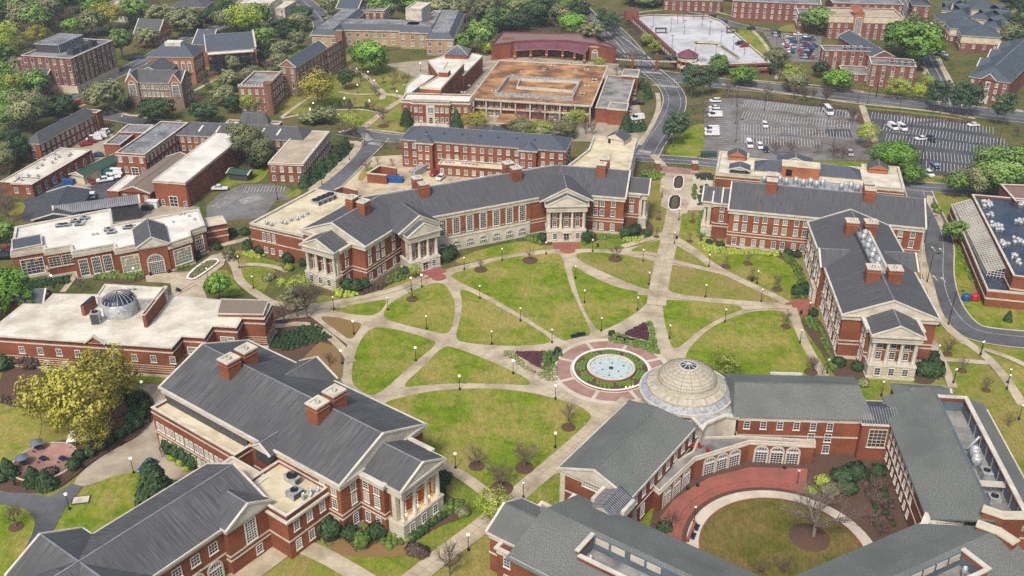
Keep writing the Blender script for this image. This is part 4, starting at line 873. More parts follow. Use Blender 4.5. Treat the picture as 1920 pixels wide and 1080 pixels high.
t.body(f.rect(0,f.L,0,6), 6); t.mb('roof').gable(f, 0, f.L, 0, 6, 6, 2.6, 'u', 0, 0, 'slate_blue', 'brick'); c = f.at(f.L+.1+.5,3); q = MB(); q.tube([(c.x,c.y,7),(c.x+.12,c.y,7)], .5, .5, 'trim', 16); t.subs.append(('round_window', q)); t.done()
# ---- dining hall
P = pts('a','80 408 322 368 330 392 528 360 540 408 850 352 862 385 1040 352 1265 345 1430 292 1425 250 1535 212 1490 88 845 205 828 85 115 222', 8.8)
t = Thing('dining_hall', 'red brick dining hall with white flat roof, big lit windows and gabled arched entrance', 'dining hall', at('a',800,520).to_3d())
Pc = ccw(P); t.body(P, 8.2); t.mb('cornice').ring(Pc, .35, .2, 7.0, 8.1, 'limestone'); t.mb('band').ring(Pc, .08, .05, 6.7, 7.0, 'brick'); t.flat(P, 8.9, .9, 'roof_clean', 'limestone', 'trim', .5); t.mb('plinth').ring(Pc, .2, .1, -.4, .6, 'limestone')
def ewin(i, us, zs, w, h, st, nm='window'):
    j = [k for k in range(len(Pc)) if (Pc[k]-P[i]).length < .1][0]; t.win(Pc, j, us, zs, w, h, st, 0, nm)
ewin(0, [4.6], [1.0], 5.6, 4.6, 'warm'); ewin(2, [2.0,5.6], [3.2], 2.9, 2.9, 'store'); ewin(4, [2.2,5.6,8.6], [1.0], 2.1, 4.8, 'warm'); ewin(6, [3.4], [1.0], 4.6, 4.8, 'warm'); ewin(8, [3.6], [1.4], 5.2, 4.6, 'warm'); ewin(10, [2.4], [1.4], 2.4, 4.8, 'lit')
fe = gp('a',1095,590,1275,560); W = fe.L+1.0; fe = fe.sub(-.5,0); PB = fe.rect(0,W,0,9); t.body(PB, 9); t.cornice(PB, 9.2, .9, .5); t.mb('roof').gable(fe, -.3, W+.3, 0, 13, 9.25, 2.6, 'v', 0, 0, 'slate'); add_win(t.e, t.b, fe.at(W/2,-.06), fe.a, .3, 4.0, 5.8, 'arch', 'arched_entrance')
q = MB(); pb = pts('a','90 320 305 280 315 355 95 398', 9.2); q.prism(pb, 8.0, 9.3, 'limestone', 'slate_blue'); q.ring(pb, .2, .15, 9.2, 9.5, 'trim'); t.subs.append(('roof_panel', q))
for x, y in [(415,235),(460,230),(530,200),(560,225),(600,180),(780,265),(800,285),(920,250),(950,245)]: t.subs.append(('air_unit', rtunit(Fr(at('a',x,y,8), R(12)), 0, 0, 8, 2.6, 1.5, 1.0)))
for x, y in [(1300,195),(1350,140),(1420,150),(1460,175),(700,290),(730,285),(640,190),(1380,135)]: t.subs.append(('roof_vent', fanpot(Fr(at('a',x,y,8),0),0,0,8,.4,.9)))
t.done()
P = pts('a','1545 222 1700 195 1665 138 1525 160', 6.2); t = Thing('side_block', 'low brick block with cream flat roof at right end of dining hall', 'block', P[0].to_3d()); t.body(P, 6); t.bands(ccw(P), [2.2,4.2], h=.4); t.flat(P, 6.3, .6, 'cream', 'brick', 'trim'); t.done()
# sunken terrace pergola at dining hall
t = Thing('terrace_pergola', 'grey slatted pergola over terrace in front of dining hall', 'pergola', at('a',450,560).to_3d()); f = gp('a',350,545,560,500,2.6); m = t.mb('slats')
for i in range(9): m.box(f, 0, f.L, i*.5, i*.5+.25, 2.6, 2.75, 'limestone')
for i in range(4): q = MB(); q.box(f, f.L*i/3-.15, f.L*i/3+.15, 0, .3, 0, 2.6, 'limestone'); t.subs.append(('post', q))
t.done()
# ================================================================== courtyard complex
ZC = 9.7
f = fr('F',1043.7,878.5,1181,938,ZC); W, D = f.L, 28.0
t = Thing('left_courtyard_wing', 'red brick wing with grey shingle gable roof running up to the domed rotunda', 'wing', f.at(W/2,D/2).to_3d())
P = f.rect(.5,W-.5,.8,D-1.2); t.body(P, 9.2); t.cornice(P, ZC, 1.3, .55); t.bands(P, [4.5], h=.3); t.mb('roof').gable(f, .5, W-.5, .8, D, ZC, 3.1, 'v', 0, 3, 'shingle', 'limestone', .55)
t.win(P, 1, [2.5+i*3.3 for i in range(9)], [6.2], 1.1, 1.9, 'grid'); t.win(P, 1, [2.5,5.8], [1.2], 1.3, 2.6, 'grid')
for a_ in (.5, W-1.6): q = MB(); q.box(f, a_, a_+1.1, .55, .8, 0, 8.6, 'limestone'); t.subs.append(('pilaster', q))
add_win(t.e, t.b, f.at(W/2, .6), f.a, 7.5, 4.6, 2.6, 'arch', 'lunette'); t.done()
f = fr('F',1380.3,780.5,1635,787.5,ZC); W, D = f.L, 16.4
t = Thing('upper_courtyard_wing', 'red brick wing with grey shingle roof between rotunda and right courtyard wing', 'wing', f.at(W/2,D/2).to_3d())
P = f.rect(.8,W-.5,.8,D-.8); t.body(P, 9.2); t.cornice(P, ZC, 1.5, .55); t.bands(P, [4.3], h=.3); t.mb('roof').gable(f, 0, W, .5, D-.5, ZC, 3.1, 'u', 1.2, 1.6, 'shingle', 'limestone', .55)
t.win(P, 0, [1.8+i*3.45 for i in range(6)], [6.2], 1.1, 1.8, 'grid'); t.win(P, 0, [15.5,19.0], [3.3,.4], 1.3, 1.9, 'grid')
t.mb('parapet').box(f, 10, 17, D-.2, D+.3, ZC, ZC+.5, 'trim'); t.done()
# link with leaded window
f = fr('X',1805,545,1925,550,ZC-.2); t = Thing('glazed_link', 'narrow link with tall leaded window and purple-grey metal roof in courtyard corner', 'link', f.at(3,3).to_3d())
P = f.rect(-1.2, f.L+1.5, .6, 9); t.body(P, 8.8); t.cornice(P, 9.3, 1.2, .3); t.win(P, 0, [3.4], [3.6], 3.4, 4.2, 'store', 0, 'leaded_window'); t.mb('roof').gable(f, -1.2, f.L+1.5, .6, 9, 9.3, 1.4, 'u', 0, 0, 'metal_dark', 'limestone', .2, False)
for i in range(14): 
    u = -1.0+i*.55; a, b = f.at(u,.3), f.at(u,4.8); t.mb('roof').beam((a.x,a.y,9.35),(b.x,b.y,10.75),.08,.14,'metal_grey')
t.done()
# rotunda
c = at('F',1286.6,728,10.0); t = Thing('domed_rotunda', 'round rotunda with low stepped stone dome and glass oculus beside the fountain', 'rotunda', c.to_3d())
t.mb('drum').lathe(c, [(9.3,-.3),(9.3,8.8)], 'limestone', 64); t.mb('cornice').lathe(c, [(9.4,8.6),(10.1,9.3),(10.15,10.0),(9.8,10.0)], 'trim', 72, False)
for i in range(16):
    a = i*math.pi/8; q_ = Fr(c, a); t.mb('drum').box(q_, 9.2, 9.55, -.5, .5, 0, 8.6, 'limestone')
t.mb('metal_apron').lathe(c, [(9.9,9.95),(8.4,10.7)], 'metal_grey', 72)
t.mb('dome').lathe(c, [(8.5,10.3),(8.45,11.1),(8.2,11.15),(7.0,11.7),(6.95,12.05),(6.65,12.12),(6.6,12.4),(6.4,12.45)], 'dome_panel', 72, False)
prof = [(6.4*math.cos(R(a))/1.0, 12.4 + 3.45*math.sin(R(a))) for a in range(0, 76, 5)]; t.mb('dome').lathe(c, prof, 'dome_panel', 72)
m = t.mb('dome')
for i in range(16):
    a = i*math.pi/8; m.tube([(c.x+math.cos(a)*(r+.02), c.y+math.sin(a)*(r+.02), z+.02) for r, z in prof], .055, .045, 'seam', 4); m.beam((c.x+math.cos(a)*8.2,c.y+math.sin(a)*8.2,11.18),(c.x+math.cos(a)*7.05,c.y+math.sin(a)*7.05,11.72),.1,.06,'seam')
for i in range(64):
    a = i*math.pi/32; m.tube([(c.x+math.cos(a)*(r+.01), c.y+math.sin(a)*(r+.01), z+.01) for r, z in prof[:-2:2]], .02, .016, 'seam', 3)
for r, z in prof[2:-1:2]: m.lathe(c, [(r+.06,z-.03),(r+.03,z+.05)], 'seam', 64)
rt, zt = prof[-1]; t.mb('oculus').lathe(c, [(rt+.35,zt-.2),(rt+.35,zt+.15),(rt+.1,zt+.2),(rt+.1,zt+.1),(.01,zt+.7)], ['trim','trim','trim','glass_dark'], 32, False)
for i in range(8): a = i*math.pi/4; m2 = t.mb('oculus'); m2.beam((c.x+math.cos(a)*1.6,c.y+math.sin(a)*1.6,zt+.16),(c.x,c.y,zt+.76),.09,.08,'white_paint')
lk = MB(); pl = pts('X','440 445 548 562 568 532 640 500 722 468 806 478 800 400 770 330 600 360 480 390', 9.3); lk.prism(pl, -.3, 9.25, 'limestone', 'metal_grey'); lk.ring(pl, .3, .2, 8.5, 9.0, 'limestone'); lk.ring(pl, .55, .2, 9.0, 9.45, 'trim'); t.subs.append(('stone_link', lk))
t.done(); RC = c
# arched pavilion
Pp = pts('X','225 1045 495 792 905 668 1392 692', 5.4)
t = Thing('arched_pavilion', 'curving one storey brick pavilion of nine white arched windows facing the courtyard', 'pavilion', Pp[1].to_3d())
inner = [at('X',130,960,5.4), at('X',480,740,5.4), at('X',520,640,5.4), at('X',820,630,5.4), at('X',1392,660,5.4)]
P = Pp + inner[::-1]; Pc = ccw(P); t.body(P, 4.8); t.mb('cornice').ring(Pc, .25, .3, 4.6, 5.0, 'limestone'); t.mb('cornice').ring(Pc, .1, .3, 5.0, 5.5, 'limestone')
t.mb('terrace').prism(offs(Pc, -.25), 4.8, 5.02, 'roof_gravel')
for i, n_ in ((0,3),(1,3),(2,3)):
    a, b = Pp[i], Pp[i+1]; d = b-a; L = d.length; ang = math.atan2(d.y,d.x)
    for k in range(n_):
        u = (L - 8.4*(1 if i else 1.1))/2 + 1.4 + k*2.8 if i else L*.22 + k*L*.27
        if i == 1: u = L/2 + (k-1)*3.1
        if i == 2: u = 2.6 + k*3.25
        add_win(t.e, t.b, a + d.normalized()*u - Vector((-d.normalized().y, d.normalized().x))*.05, ang, .12, 2.3, 4.1, 'arch', 'arched_window')
t.done()
# right courtyard wing
f = fr('F',1732.7,957.7,1667.5,788.7,ZC); L = f.L
t = Thing('right_courtyard_wing', 'broad shingle roofed brick wing with sunken plant trench along its right side', 'wing', f.at(L/2,-10).to_3d())
P = f.rect(-2, L+6, -21, -.5); t.body(P, 9.2); t.cornice(P, ZC, 1.3, .5); t.bands(P, [3.6, 6.6], h=.25)
Pc = ccw(P); 
for e_ in range(4):
    dd = (Pc[(e_+1)%4]-Pc[e_]); mid = Pc[e_]+dd/2
    if (mid - f.at(L/2+2,-.5)).length < 1: t.win(Pc, e_, [2.5+i*2.55 for i in range(10)], [7.0, 4.2], .9, 1.5); t.win(Pc, e_, [2.5+i*2.55 for i in range(10)], [1.0], .9, 1.5)
    if e_ != 0 and (mid - f.at(L/2+2,-21)).length < 1: t.win(Pc, e_, 10, [1.2,4.4,7.0], 1.1, 1.6, 'grid')
m = t.mb('roof')
def slope(m, f, u0, v0, z0, u1, v1, z1, ua, ub, mm, th=.35):
    a, b, c_, d_ = f.at(u0,v0), f.at(u1,v0), f.at(ub,v1), f.at(ua,v1); 
    vs = [(a.x,a.y,z0),(b.x,b.y,z0),(c_.x,c_.y,z1),(d_.x,d_.y,z1)]; vb = [(x,y,z-th) for x,y,z in vs]
    m.add(vs+vb, [(0,1,2,3),(7,6,5,4),(0,4,5,1),(1,5,6,2),(2,6,7,3),(3,7,4,0)], mm)
slope(m, f, -2, .1, ZC, L+.5, -9.8, 13.0, -5.5, L+5.5, 'shingle')
slope(m, f, -5.5, -9.8, 13.0, L+5.5, -10.6, 12.7, -5.5, L+5.5, 'shingle')
slope(m, f, L+.5, -0.5, ZC, L+9, -9.8, 12.9, L+5.5, L+9, 'shingle'); slope(m, f, L+4.8, -9.8, 12.95, L+9, -21.4, ZC-.3, L+4.8, L+9, 'shingle')
m2 = t.mb('plant_trench'); m2.box(f, -3, L+4.6, -15.6, -10.5, 9.0, 10.0, 'roof_gravel'); m2.box(f, -3, L+4.6, -10.7, -10.4, 9.9, 12.85, 'blue_grey'); m2.box(f, -3, L+4.6, -15.9, -15.6, 9.0, 12.2, 'blue_grey'); m2.box(f, -3, L+4.6, -15.95, -15.55, 12.2, 13.3, 'brick'); m2.box(f, -3.1, L+4.7, -16.2, -15.3, 13.3, 13.6, 'trim')
m2.box(f, L+4.6, L+5, -16.2, -10.2, 10, 12.3, 'blue_grey'); m2.box(f, L+4.55, L+5.05, -16.2, -10.2, 12.3, 13.2, 'brick'); m2.box(f, L+4.4, L+5.2, -16.2, -10.2, 13.2, 13.5, 'trim')
for i in range(9): u = -1+i*(L+4)/9; m2.box(f, u, u+.14, -15.6, -15.4, 10, 13.2, 'metal_grey')
slope(m, f, -5, -16.2, 12.2, L+7, -21.6, ZC-.2, -5, L+7, 'shingle')
for u, vv in ((L*.57,-13),(L*.48,-12.6)): t.subs.append(('roof_fan', fanpot(f, u, vv, 10, 1.05, 2.9)))
t.subs.append(('air_unit', rtunit(f, L*.32, -14.5, 10, 2.6, 1.8, 2.0))); t.subs.append(('air_unit', rtunit(f, L*.1, -14.2, 10, 2, 2, 1.2)))
for i in range(6): q = MB(); q.box(f, L*.19+i*.3, L*.19+.15+i*.3, -15.4, -10.8, 12.0, 12.15, 'trim'); t.subs.append(('slat', q))
q = MB(); pl = [f.at(L*.72,-15), f.at(L*.66,-12.5)]; q.tube([(pl[0].x,pl[0].y,12.6),(pl[1].x,pl[1].y,10.6)], .28, .28, 'metal_grey', 10); t.subs.append(('duct', q))
# end wing bits
m.gable(f, L+5, L+15, -14, -4, 9.2, 2.6, 'v', 0, 3, 'shingle'); PE = f.rect(L+5, L+15, -14, -4); t.body(PE, 9.0); t.cornice(PE, 9.2, 1.0, .4)
t.done(); fR = f
# curved parapets
for nm, (a0,a1,a2), z1, lab in (('p1',((1562,470),(1735,530),(1915,530)),14.2,'upper bent brick parapet wall with cream coping beside the right wing roof'),('p2',((1510,605),(1690,670),(1845,770)),13.6,'lower bent brick parapet wall with cream coping beside the right wing roof')):
    pp = [at('W',*a,z1) for a in (a0,a1,a2)]; t = Thing('parapet_wall', lab, 'parapet', pp[1].to_3d()); 
    L_, R_ = strip_poly(pp, 1.5); poly = L_ + R_[::-1]; t.mb('wall').prism(poly, 8.5, z1-.5, 'brick'); t.mb('coping').prism(ccw(poly) , z1-.5, z1, 'limestone'); t.mb('coping').ring(poly, .25, .1, z1-.25, z1+.02, 'cream'); t.done()
t = Thing('corner_link', 'pale roofed corner block joining right and lower right courtyard wings', 'link', at('W',1200,600,8).to_3d()); P = pts('W','1000 620 1040 500 1520 560 1520 690 1100 640', 9.2); t.body(P, 9.0, 'limestone', top='roof_concrete')
pq = pts('W','985 615 1030 505 1095 530 1055 625', 9.8); t.mb('parapet').prism(pq, 7, 9.9, 'limestone', 'roof_white'); pq = pts('W','1370 660 1385 600 1510 610 1505 680', 9.4); t.mb('grille').prism(pq, 8.5, 9.6, 'metal_dark'); t.done()
# lower left wing
f = fr('V',1240,510,1920,815,ZC); 
t = Thing('lower_left_courtyard_wing', 'shingle roofed brick wing with blue-grey plant trench along bottom of picture, left of courtyard', 'wing', f.at(10,-10).to_3d()); L = 36
P = f.rect(-9, L, -20, -.5); t.body(P, 9.2); t.cornice(P, ZC, 1.3, .5)
m = t.mb('roof'); zr = 13.2
slope(m, f, -8.6, .1, ZC, L+2, -9.8, zr, -9.0, L+8, 'shingle'); slope(m, f, -10, -9.8, zr, L+8, -10.6, zr-.3, -10, L+8, 'shingle')
slope(m, f, -9.4, -9.8, zr, 1.2, -21, ZC-.2, -10, 1.2, 'shingle'); 
m2 = t.mb('plant_trench'); m2.box(f, 1.2, L, -15.4, -10.6, 9.0, 9.9, 'roof_gravel'); m2.box(f, 1.2, L, -10.8, -10.45, 9.9, 12.9, 'blue_grey')
for i in range(4): m2.box(f, 1.8+i*3.1+(i>1)*.6, 4.4+i*3.1+(i>1)*.6, -10.9, -10.78, 11.4, 12.7, 'limestone')
m2.box(f, 1.0, 1.3, -15.7, -10.5, 9.9, 12.0, 'blue_grey'); m2.box(f, .9, 1.35, -15.7, -10.5, 12.0, 13.0, 'brick'); m2.box(f, .7, 1.5, -15.9, -10.6, 13.0, 13.3, 'trim')
m2.box(f, 1.3, L, -15.7, -15.4, 9, 12.0, 'brick'); m2.box(f, 1.2, L, -15.95, -15.2, 12.0, 12.3, 'trim')
slope(m, f, 1.2, -15.9, 11.3, L, -21, ZC-.3, 1.2, L, 'shingle')
t.subs.append(('roof_fan', fanpot(f, 19, -13, 9.9, .9, 2.2))); t.subs.append(('roof_vent', fanpot(f, 3, -14.5, 9.9, .3, 2.2)))
P2 = f.rect(-17.5, -9, -17, -6); 
f2 = fr('V',75,690,395,385,9.2); W2 = f2.L; P2 = f2.rect(.4, W2-.4, -10, 0); t.body(P2, 8.7); t.cornice(P2, 9.2, 1.4, .5); t.bands(P2, [4.3], h=.3); m.gable(f2, .4, W2-.4, -14, 0, 9.2, 2.6, 'v', 0, 0, 'shingle')
P3 = f2.rect(-1.6, W2+1.6, -12, -3); t.body(P3, 8.2); t.cornice(P3, 8.7, 1.4, .4); 
Pc = ccw(P3)
for e_ in range(4):
    mid = (Pc[e_]+Pc[(e_+1)%4])/2
    if mid.y < f2.at(W2/2,-6).y - 4: t.win(Pc, e_, [2.2,5.2], [1.2,5.2], 1.2, 1.9, 'grid')
# standing seam link roof to the left wing
m.gable(f, -4.8, .6, -2, 4.6, 9.9, 1.5, 'v', 0, 0, 'metal_dark', 'limestone', .2, False)
for i in range(14):
    vv = -2+i*.48; a, b, c_ = f.at(-5,vv), f.at(-2.1,vv), f.at(.8,vv); m.beam((a.x,a.y,9.9),(b.x,b.y,11.5),.07,.12,'metal_grey'); m.beam((b.x,b.y,11.5),(c_.x,c_.y,9.9),.07,.12,'metal_grey')
t.body(f.rect(-4.8,.6,-2,4.6), 9.6); t.mb('parapet').box(f, -5.6, -4.9, -.2, 4, 9, 10.6, 'trim'); t.mb('parapet').box(f, .7, 1.4, -.2, 4, 9, 10.6, 'trim')
t.done()
# lower right wing
f = fr('W',0,1020,950,615,ZC)
t = Thing('lower_right_courtyard_wing', 'shingle roofed brick wing with blue-grey plant trench in lower right corner of picture', 'wing', f.at(15,-10).to_3d()); L = f.L
P = f.rect(-16, L+3, -20, -.5); t.body(P, 9.2); t.cornice(P, ZC, 1.3, .5)
m = t.mb('roof'); slope(m, f, -16, .1, ZC, L+.3, -9.8, zr, -18, L+9, 'shingle'); slope(m, f, -18, -9.8, zr, L+9, -10.6, zr-.3, -18, L+9, 'shingle')
slope(m, f, L-1.5, -10.3, zr-.1, L+9, -21, ZC-.2, L-1.5, L+9, 'shingle')
m2 = t.mb('plant_trench'); m2.box(f, -18, L-1.5, -15.4, -10.6, 9.0, 9.9, 'roof_gravel'); m2.box(f, -18, L-1.5, -10.8, -10.45, 9.9, 12.9, 'blue_grey')
for i in range(5): m2.box(f, L-16.5+i*3, L-14.1+i*3, -10.9, -10.78, 11.4, 12.7, 'limestone')
m2.box(f, L-1.6, L-1.3, -15.7, -10.5, 9.9, 12.0, 'blue_grey'); m2.box(f, L-1.65, L-1.2, -15.7, -10.5, 12.0, 13.1, 'brick'); m2.box(f, L-1.9, L-1.0, -16, -10.5, 13.1, 13.4, 'trim')
m2.box(f, -18, L-1.6, -15.7, -15.4, 9, 12.8, 'brick'); m2.box(f, -18, L-1.6, -15.95, -15.2, 12.8, 13.1, 'trim'); t.subs.append(('roof_vent', fanpot(f, L-3.5, -13.2, 9.9, .45, 2.4)))
t.done()
# ---- courtyard ground
sheet('courtyard_paving', pts('J','190 860 230 690 400 590 700 530 900 520 1180 500 1290 520 1340 640 1400 900 1200 1090 700 1200 300 1000'), .03, 'mulch')
ctr = at('J',800,880); aL = (at('J',420,940)-ctr).length; aR = (at('J',1145,900)-ctr).length; rr = 9.4
e1 = at('J',770,740)
import itertools
def ellp(cx, cy, rx, ry, n=48, a0=0, a1=360, rot=0):
    return [Vector((cx + math.cos(R(a0+(a1-a0)*i/n))*rx, cy + math.sin(R(a0+(a1-a0)*i/n))*ry)) for i in range(n + (a1-a0 < 360))]
p0, p1, p2 = at('J',418,930), at('J',1148,900), at('J',760,728); cx = (p0.x+p1.x)/2; rx = (p1.x-p0.x)/2; pb = at('J',780,1090); ry = rx*1.0; cy = p2.y - ry
q = MB(); q.lathe((cx,cy), [(rx+2.6,.05),(rx+2.6,.2),(rx+.3,.2)], 'concrete_pale', 64, False); q.lathe((cx,cy), [(rx+.3,.1),(rx+.3,.28),(rx,.28)], 'brick_paving', 64, False); struct('courtyard_walk', q)
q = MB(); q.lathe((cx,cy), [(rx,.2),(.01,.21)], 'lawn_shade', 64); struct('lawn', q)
# terrace and steps (arc on the rotunda side)
tp = pts('X','1335 893 900 883 600 958 430 1058 330 1130 230 1260') + [Vector((cx+math.cos(R(a))*(rx+5.1), cy+math.sin(R(a))*(rx+5.1))) for a in range(178, 60, -6)]
sheet('brick_terrace', tp, .58, 'brick_paving', 0, th=.4)
for i in range(3):
    q = MB(); r0 = rx + 5.0 - i*.75; n = 40; A = []
    for j in range(n+1):
        a = R(62 + (172-62)*j/n); A.append((math.cos(a), math.sin(a)))
    vs = []; z = .60 - .11*i
    for r_, zz in ((r0+1.2, z), (r0, z), (r0-.02, z-.16), (r0-.16, z-.155)): vs += [(cx+ca*r_, cy+sa*r_, zz) for ca, sa in A]
    k = n+1; q.add(vs, [(j, j+k, j+k+1, j+1) for j in range(n)] + [(j+k, j+2*k, j+2*k+1, j+k+1) for j in range(n)], 'brick_paving'); q.add([vs[j_] for j_ in range(2*k, 4*k)], [(j, j+k, j+k+1, j+1) for j in range(n)], 'brick_dark'); struct('terrace_step', q)
c = at('J',925,905); q = MB(); q.lathe(c, [(3.9,.2),(3.7,.3),(.01,.42)], 'mulch', 30); struct('mulch_circle', q)
t = Thing('bench_wall', 'low brick bench wall with dark seats at left side of courtyard steps', 'bench wall', at('J',385,880).to_3d()); f = gp('J',370,930,405,845); t.mb('wall').box(f, 0, f.L, 0, .5, 0, .9, 'brick', 'brick_paving')
for i in range(2): q = MB(); q.box(f, 1+i*2.6, 2.8+i*2.6, -.8, -.2, .35, .5, 'navy'); q.box(f, 1+i*2.6, 2.8+i*2.6, -.25, -.15, .5, .95, 'navy'); t.subs.append(('bench', q))
t.done()
# ================================================================== BACKGROUND BUILDINGS
BB = []; TOP_T = []
def facade(t, P, edge, zs, sp=3.2, w=1.1, h=1.7, style='sash', m0=1.6):
    Pc = ccw(P); L = (Pc[(edge+1)%len(Pc)]-Pc[edge]).length; n = max(1, int((L-2*m0)/sp)+1)
    t.win(Pc, edge, lin(m0, L-m0, n), zs, w, h, style)
def bld(name, label, k, c3, z, roof, zs, wall='brick', rm='slate', sp=3.2, w=1.1, h=1.7, style='sash', rise=3, hips=None, axis='u', sides=(0,1,3), cat='building', par=.7, cope='trim', corn=True, ext=None, done=True, bands=(), over=.6):
    f = fr(k, *c3[:4], z, *c3[4:6]); L, D = f.L, abs(f.D)
    if f.D < 0: f = Fr(f.at(0, f.D), f.a, L, D)
    t = Thing(name, label, cat, f.at(L/2, D/2).to_3d()); P = f.rect(0, L, 0, D); BB.append((f.at(0,0), f, L, D))
    t.body(P, z - (par + .1 if roof == 'flat' else .4), wall)
    if corn: t.cornice(P, z if roof != 'flat' else z-par*.3, .8, .5) if roof != 'flat' else t.mb('cornice').ring(P, .15, .1, z-par-.6, z-par-.2, 'limestone')
    if roof == 'flat': t.flat(P, z, par, rm, wall, cope)
    else:
        hA = hips if hips is not None else D/2
        t.mb('roof').gable(f, 0, L, 0, D, z, rise, axis, hA, hA, rm, wall, over)
    t.bands(P, list(bands))
    for e in sides: facade(t, P, e, zs, sp, w, h, style)
    t.f, t.P, t.L, t.D = f, P, L, D; TOP_T.append(t)
    if done: t.done()
    return t
# three storey residence
t = bld('residence_hall', 'three storey orange red brick hall with dark hipped roof behind the curved hall', 'R', (50,160,1280,250,1330,155), 10.6, 'hip', [1.3,4.4,7.5], rm='slate_blue', sp=3.0, h=1.6, rise=3.0, done=False, bands=())
f, L = t.f, t.L
for u0, u1 in ((6.2, 12.0), (43.5, 49.6)):
    PB = f.rect(u0, u1, -2.2, 1); t.body(PB, 10.0); t.cornice(PB, 10.5, .8, .5); t.mb('roof').gable(f, u0, u1, -2.2, 4, 10.52, 1.9, 'v', 3, 3, 'slate_blue'); t.win(PB, 0, [1.4,4.0], [1.3,4.4,7.5], 1.1, 1.6)
PB = f.rect(15, 41, -5.5, 0); t.body(PB, 3.6); t.flat(PB, 4.2, .5, 'roof_yellow', 'brick', 'trim', .3); t.win(PB, 0, 9, [1.0], 1.1, 1.6)
for i in range(8): t.subs.append(('roof_fan', fanpot(f, 17+i*1.3+(i>2)*2, -2.5, 3.7, .45, .9)))
for i in range(7): q = MB(); q.gable(f, 8+i*6.6, 8.9+i*6.6, 3.5, 4.6, 12.3, .45, 'v', 0, .3, 'slate_blue', 'black_paint', .05, False, False); t.subs.append(('roof_vent', q))
t.mb('roof').gable(f, 26, 36, 6, 16, 10.6, 3.0, 'v', 3, 3, 'slate_blue'); t.body(f.rect(26,36,12,16), 10.2); t.done()
# flat cream roof part
P = pts('R','1300 355 1455 240 1450 165 1495 150 1500 130 1590 145 1750 160 1820 155 1765 400 1740 420 1310 380', 10.2); t = Thing('cream_roof_block', 'red brick block with yellowed flat roof and small gabled roof house near the walk', 'building', P[0].to_3d())
P = pts('R','1300 360 1455 240 1495 140 1815 160 1755 430', 10.2); t.body(P, 9.2); t.flat(P, 10.3, .9, 'roof_yellow', 'cream', 'trim', .4); Pc = ccw(P)
for e_ in range(len(Pc)):
    mid = (Pc[e_]+Pc[(e_+1)%len(Pc)])/2
    if (mid - (P[3]+P[4])/2).length < 1: facade(t, P, e_, [1.3,4.4,7.2], 2.8)
f = gp('R',1585,190,1715,215,9.4); q = MB(); q.box(f, 0, f.L, 0, 6, 9, 11.4, 'limestone'); q.gable(f, 0, f.L, 0, 6, 11.4, 1.9, 'v', 0, 0, 'slate', 'limestone', .4, False); q.box(f, .8, 1.8, -.06, 0, 9.3, 11, 'black_paint'); t.subs.append(('roof_house', q))
q = MB(); pb = pts('R','1455 345 1500 255 1630 262 1570 385', 9.6); q.prism(pb, 9, 9.75, 'roof_yellow', 'roof_yellow'); t.subs.append(('roof_panel', q)); t.done()
# central complex: brown roof
f = fr('S',560,500,1480,555,7.6,1610,255); L, D = f.L, f.D
t = Thing('brown_roof_union', 'wide low building with rust brown flat roof, concrete pillars and walled roof well', 'student union', f.at(L/2,D/2).to_3d())
P = f.rect(1.5, L-1.5, 2.2, D); t.body(P, 6.9); PR = f.rect(0, L, 0, D); t.mb('roof').prism(PR, 7.0, 7.5, 'limestone', 'roof_rust'); t.mb('roof').ring(PR, .1, .5, 7.3, 7.75, 'limestone')
for i in range(9): q = MB(); u = .8+(L-1.6)*i/8; q.box(f, u-.25, u+.25, .4, 1.1, 0, 7.0, 'limestone'); t.subs.append(('pillar', q))
t.mb('deck').box(f, .6, L-.6, .9, 2.2, 3.3, 3.7, 'limestone')
us = lin(2, L-5, 18); Pc = ccw(P); t.win(Pc, 0, [q for i,q in enumerate(us) if i not in (6,7)], [4.4], .9, 1.7, 'dark')
t.win(Pc, 0, [4,7,10], [.4], 2.4, 2.4, 'dark'); t.win(Pc, 0, [L*.66,L*.77,L*.87], [.4], 3.6, 2.6, 'lit')
q = MB(); u0,u1,v0,v1 = L*.22,L*.79,D*.18,D*.56; PW = pts('S','755 455 1335 488 1400 355 850 330',9.0); q.ring(PW, .15, .5, 7.4, 9.2, 'metal_grey'); PW2 = pts('S','915 410 1340 440 1390 370 940 350', 8.5); q.ring(PW2, .1, .3, 7.4, 8.7, 'limestone'); t.subs.append(('roof_well', q))
for x, y in [(665,290),(660,275),(550,405),(615,410),(1310,245),(1110,290),(1170,270),(880,325),(1350,290),(1420,290),(1240,465-20),(940,300),(495,460),(725,450),(1420,410),(1390,475),(1480,370),(1060,350)]:
    t.subs.append(('roof_unit', rtunit(Fr(at('S',x,y,7.5),f.a), 0, 0, 7.5, random.uniform(.8,2.6), random.uniform(.8,1.6), random.uniform(.4,1.1), 'roof_white')))
PC = pts('S','755 680 940 690 985 620 795 612', 3.8); t.mb('canopy').prism(PC, 3.4, 3.9, 'limestone', 'roof_rust')
for p_ in ccw(PC): q = MB(); g_ = Fr(p_*.9+PC[0]*.05+PC[2]*.05, f.a); q.box(g_, -.3, .3, -.3, .3, 0, 3.4, 'limestone'); t.subs.append(('canopy_pillar', q))
t.done()
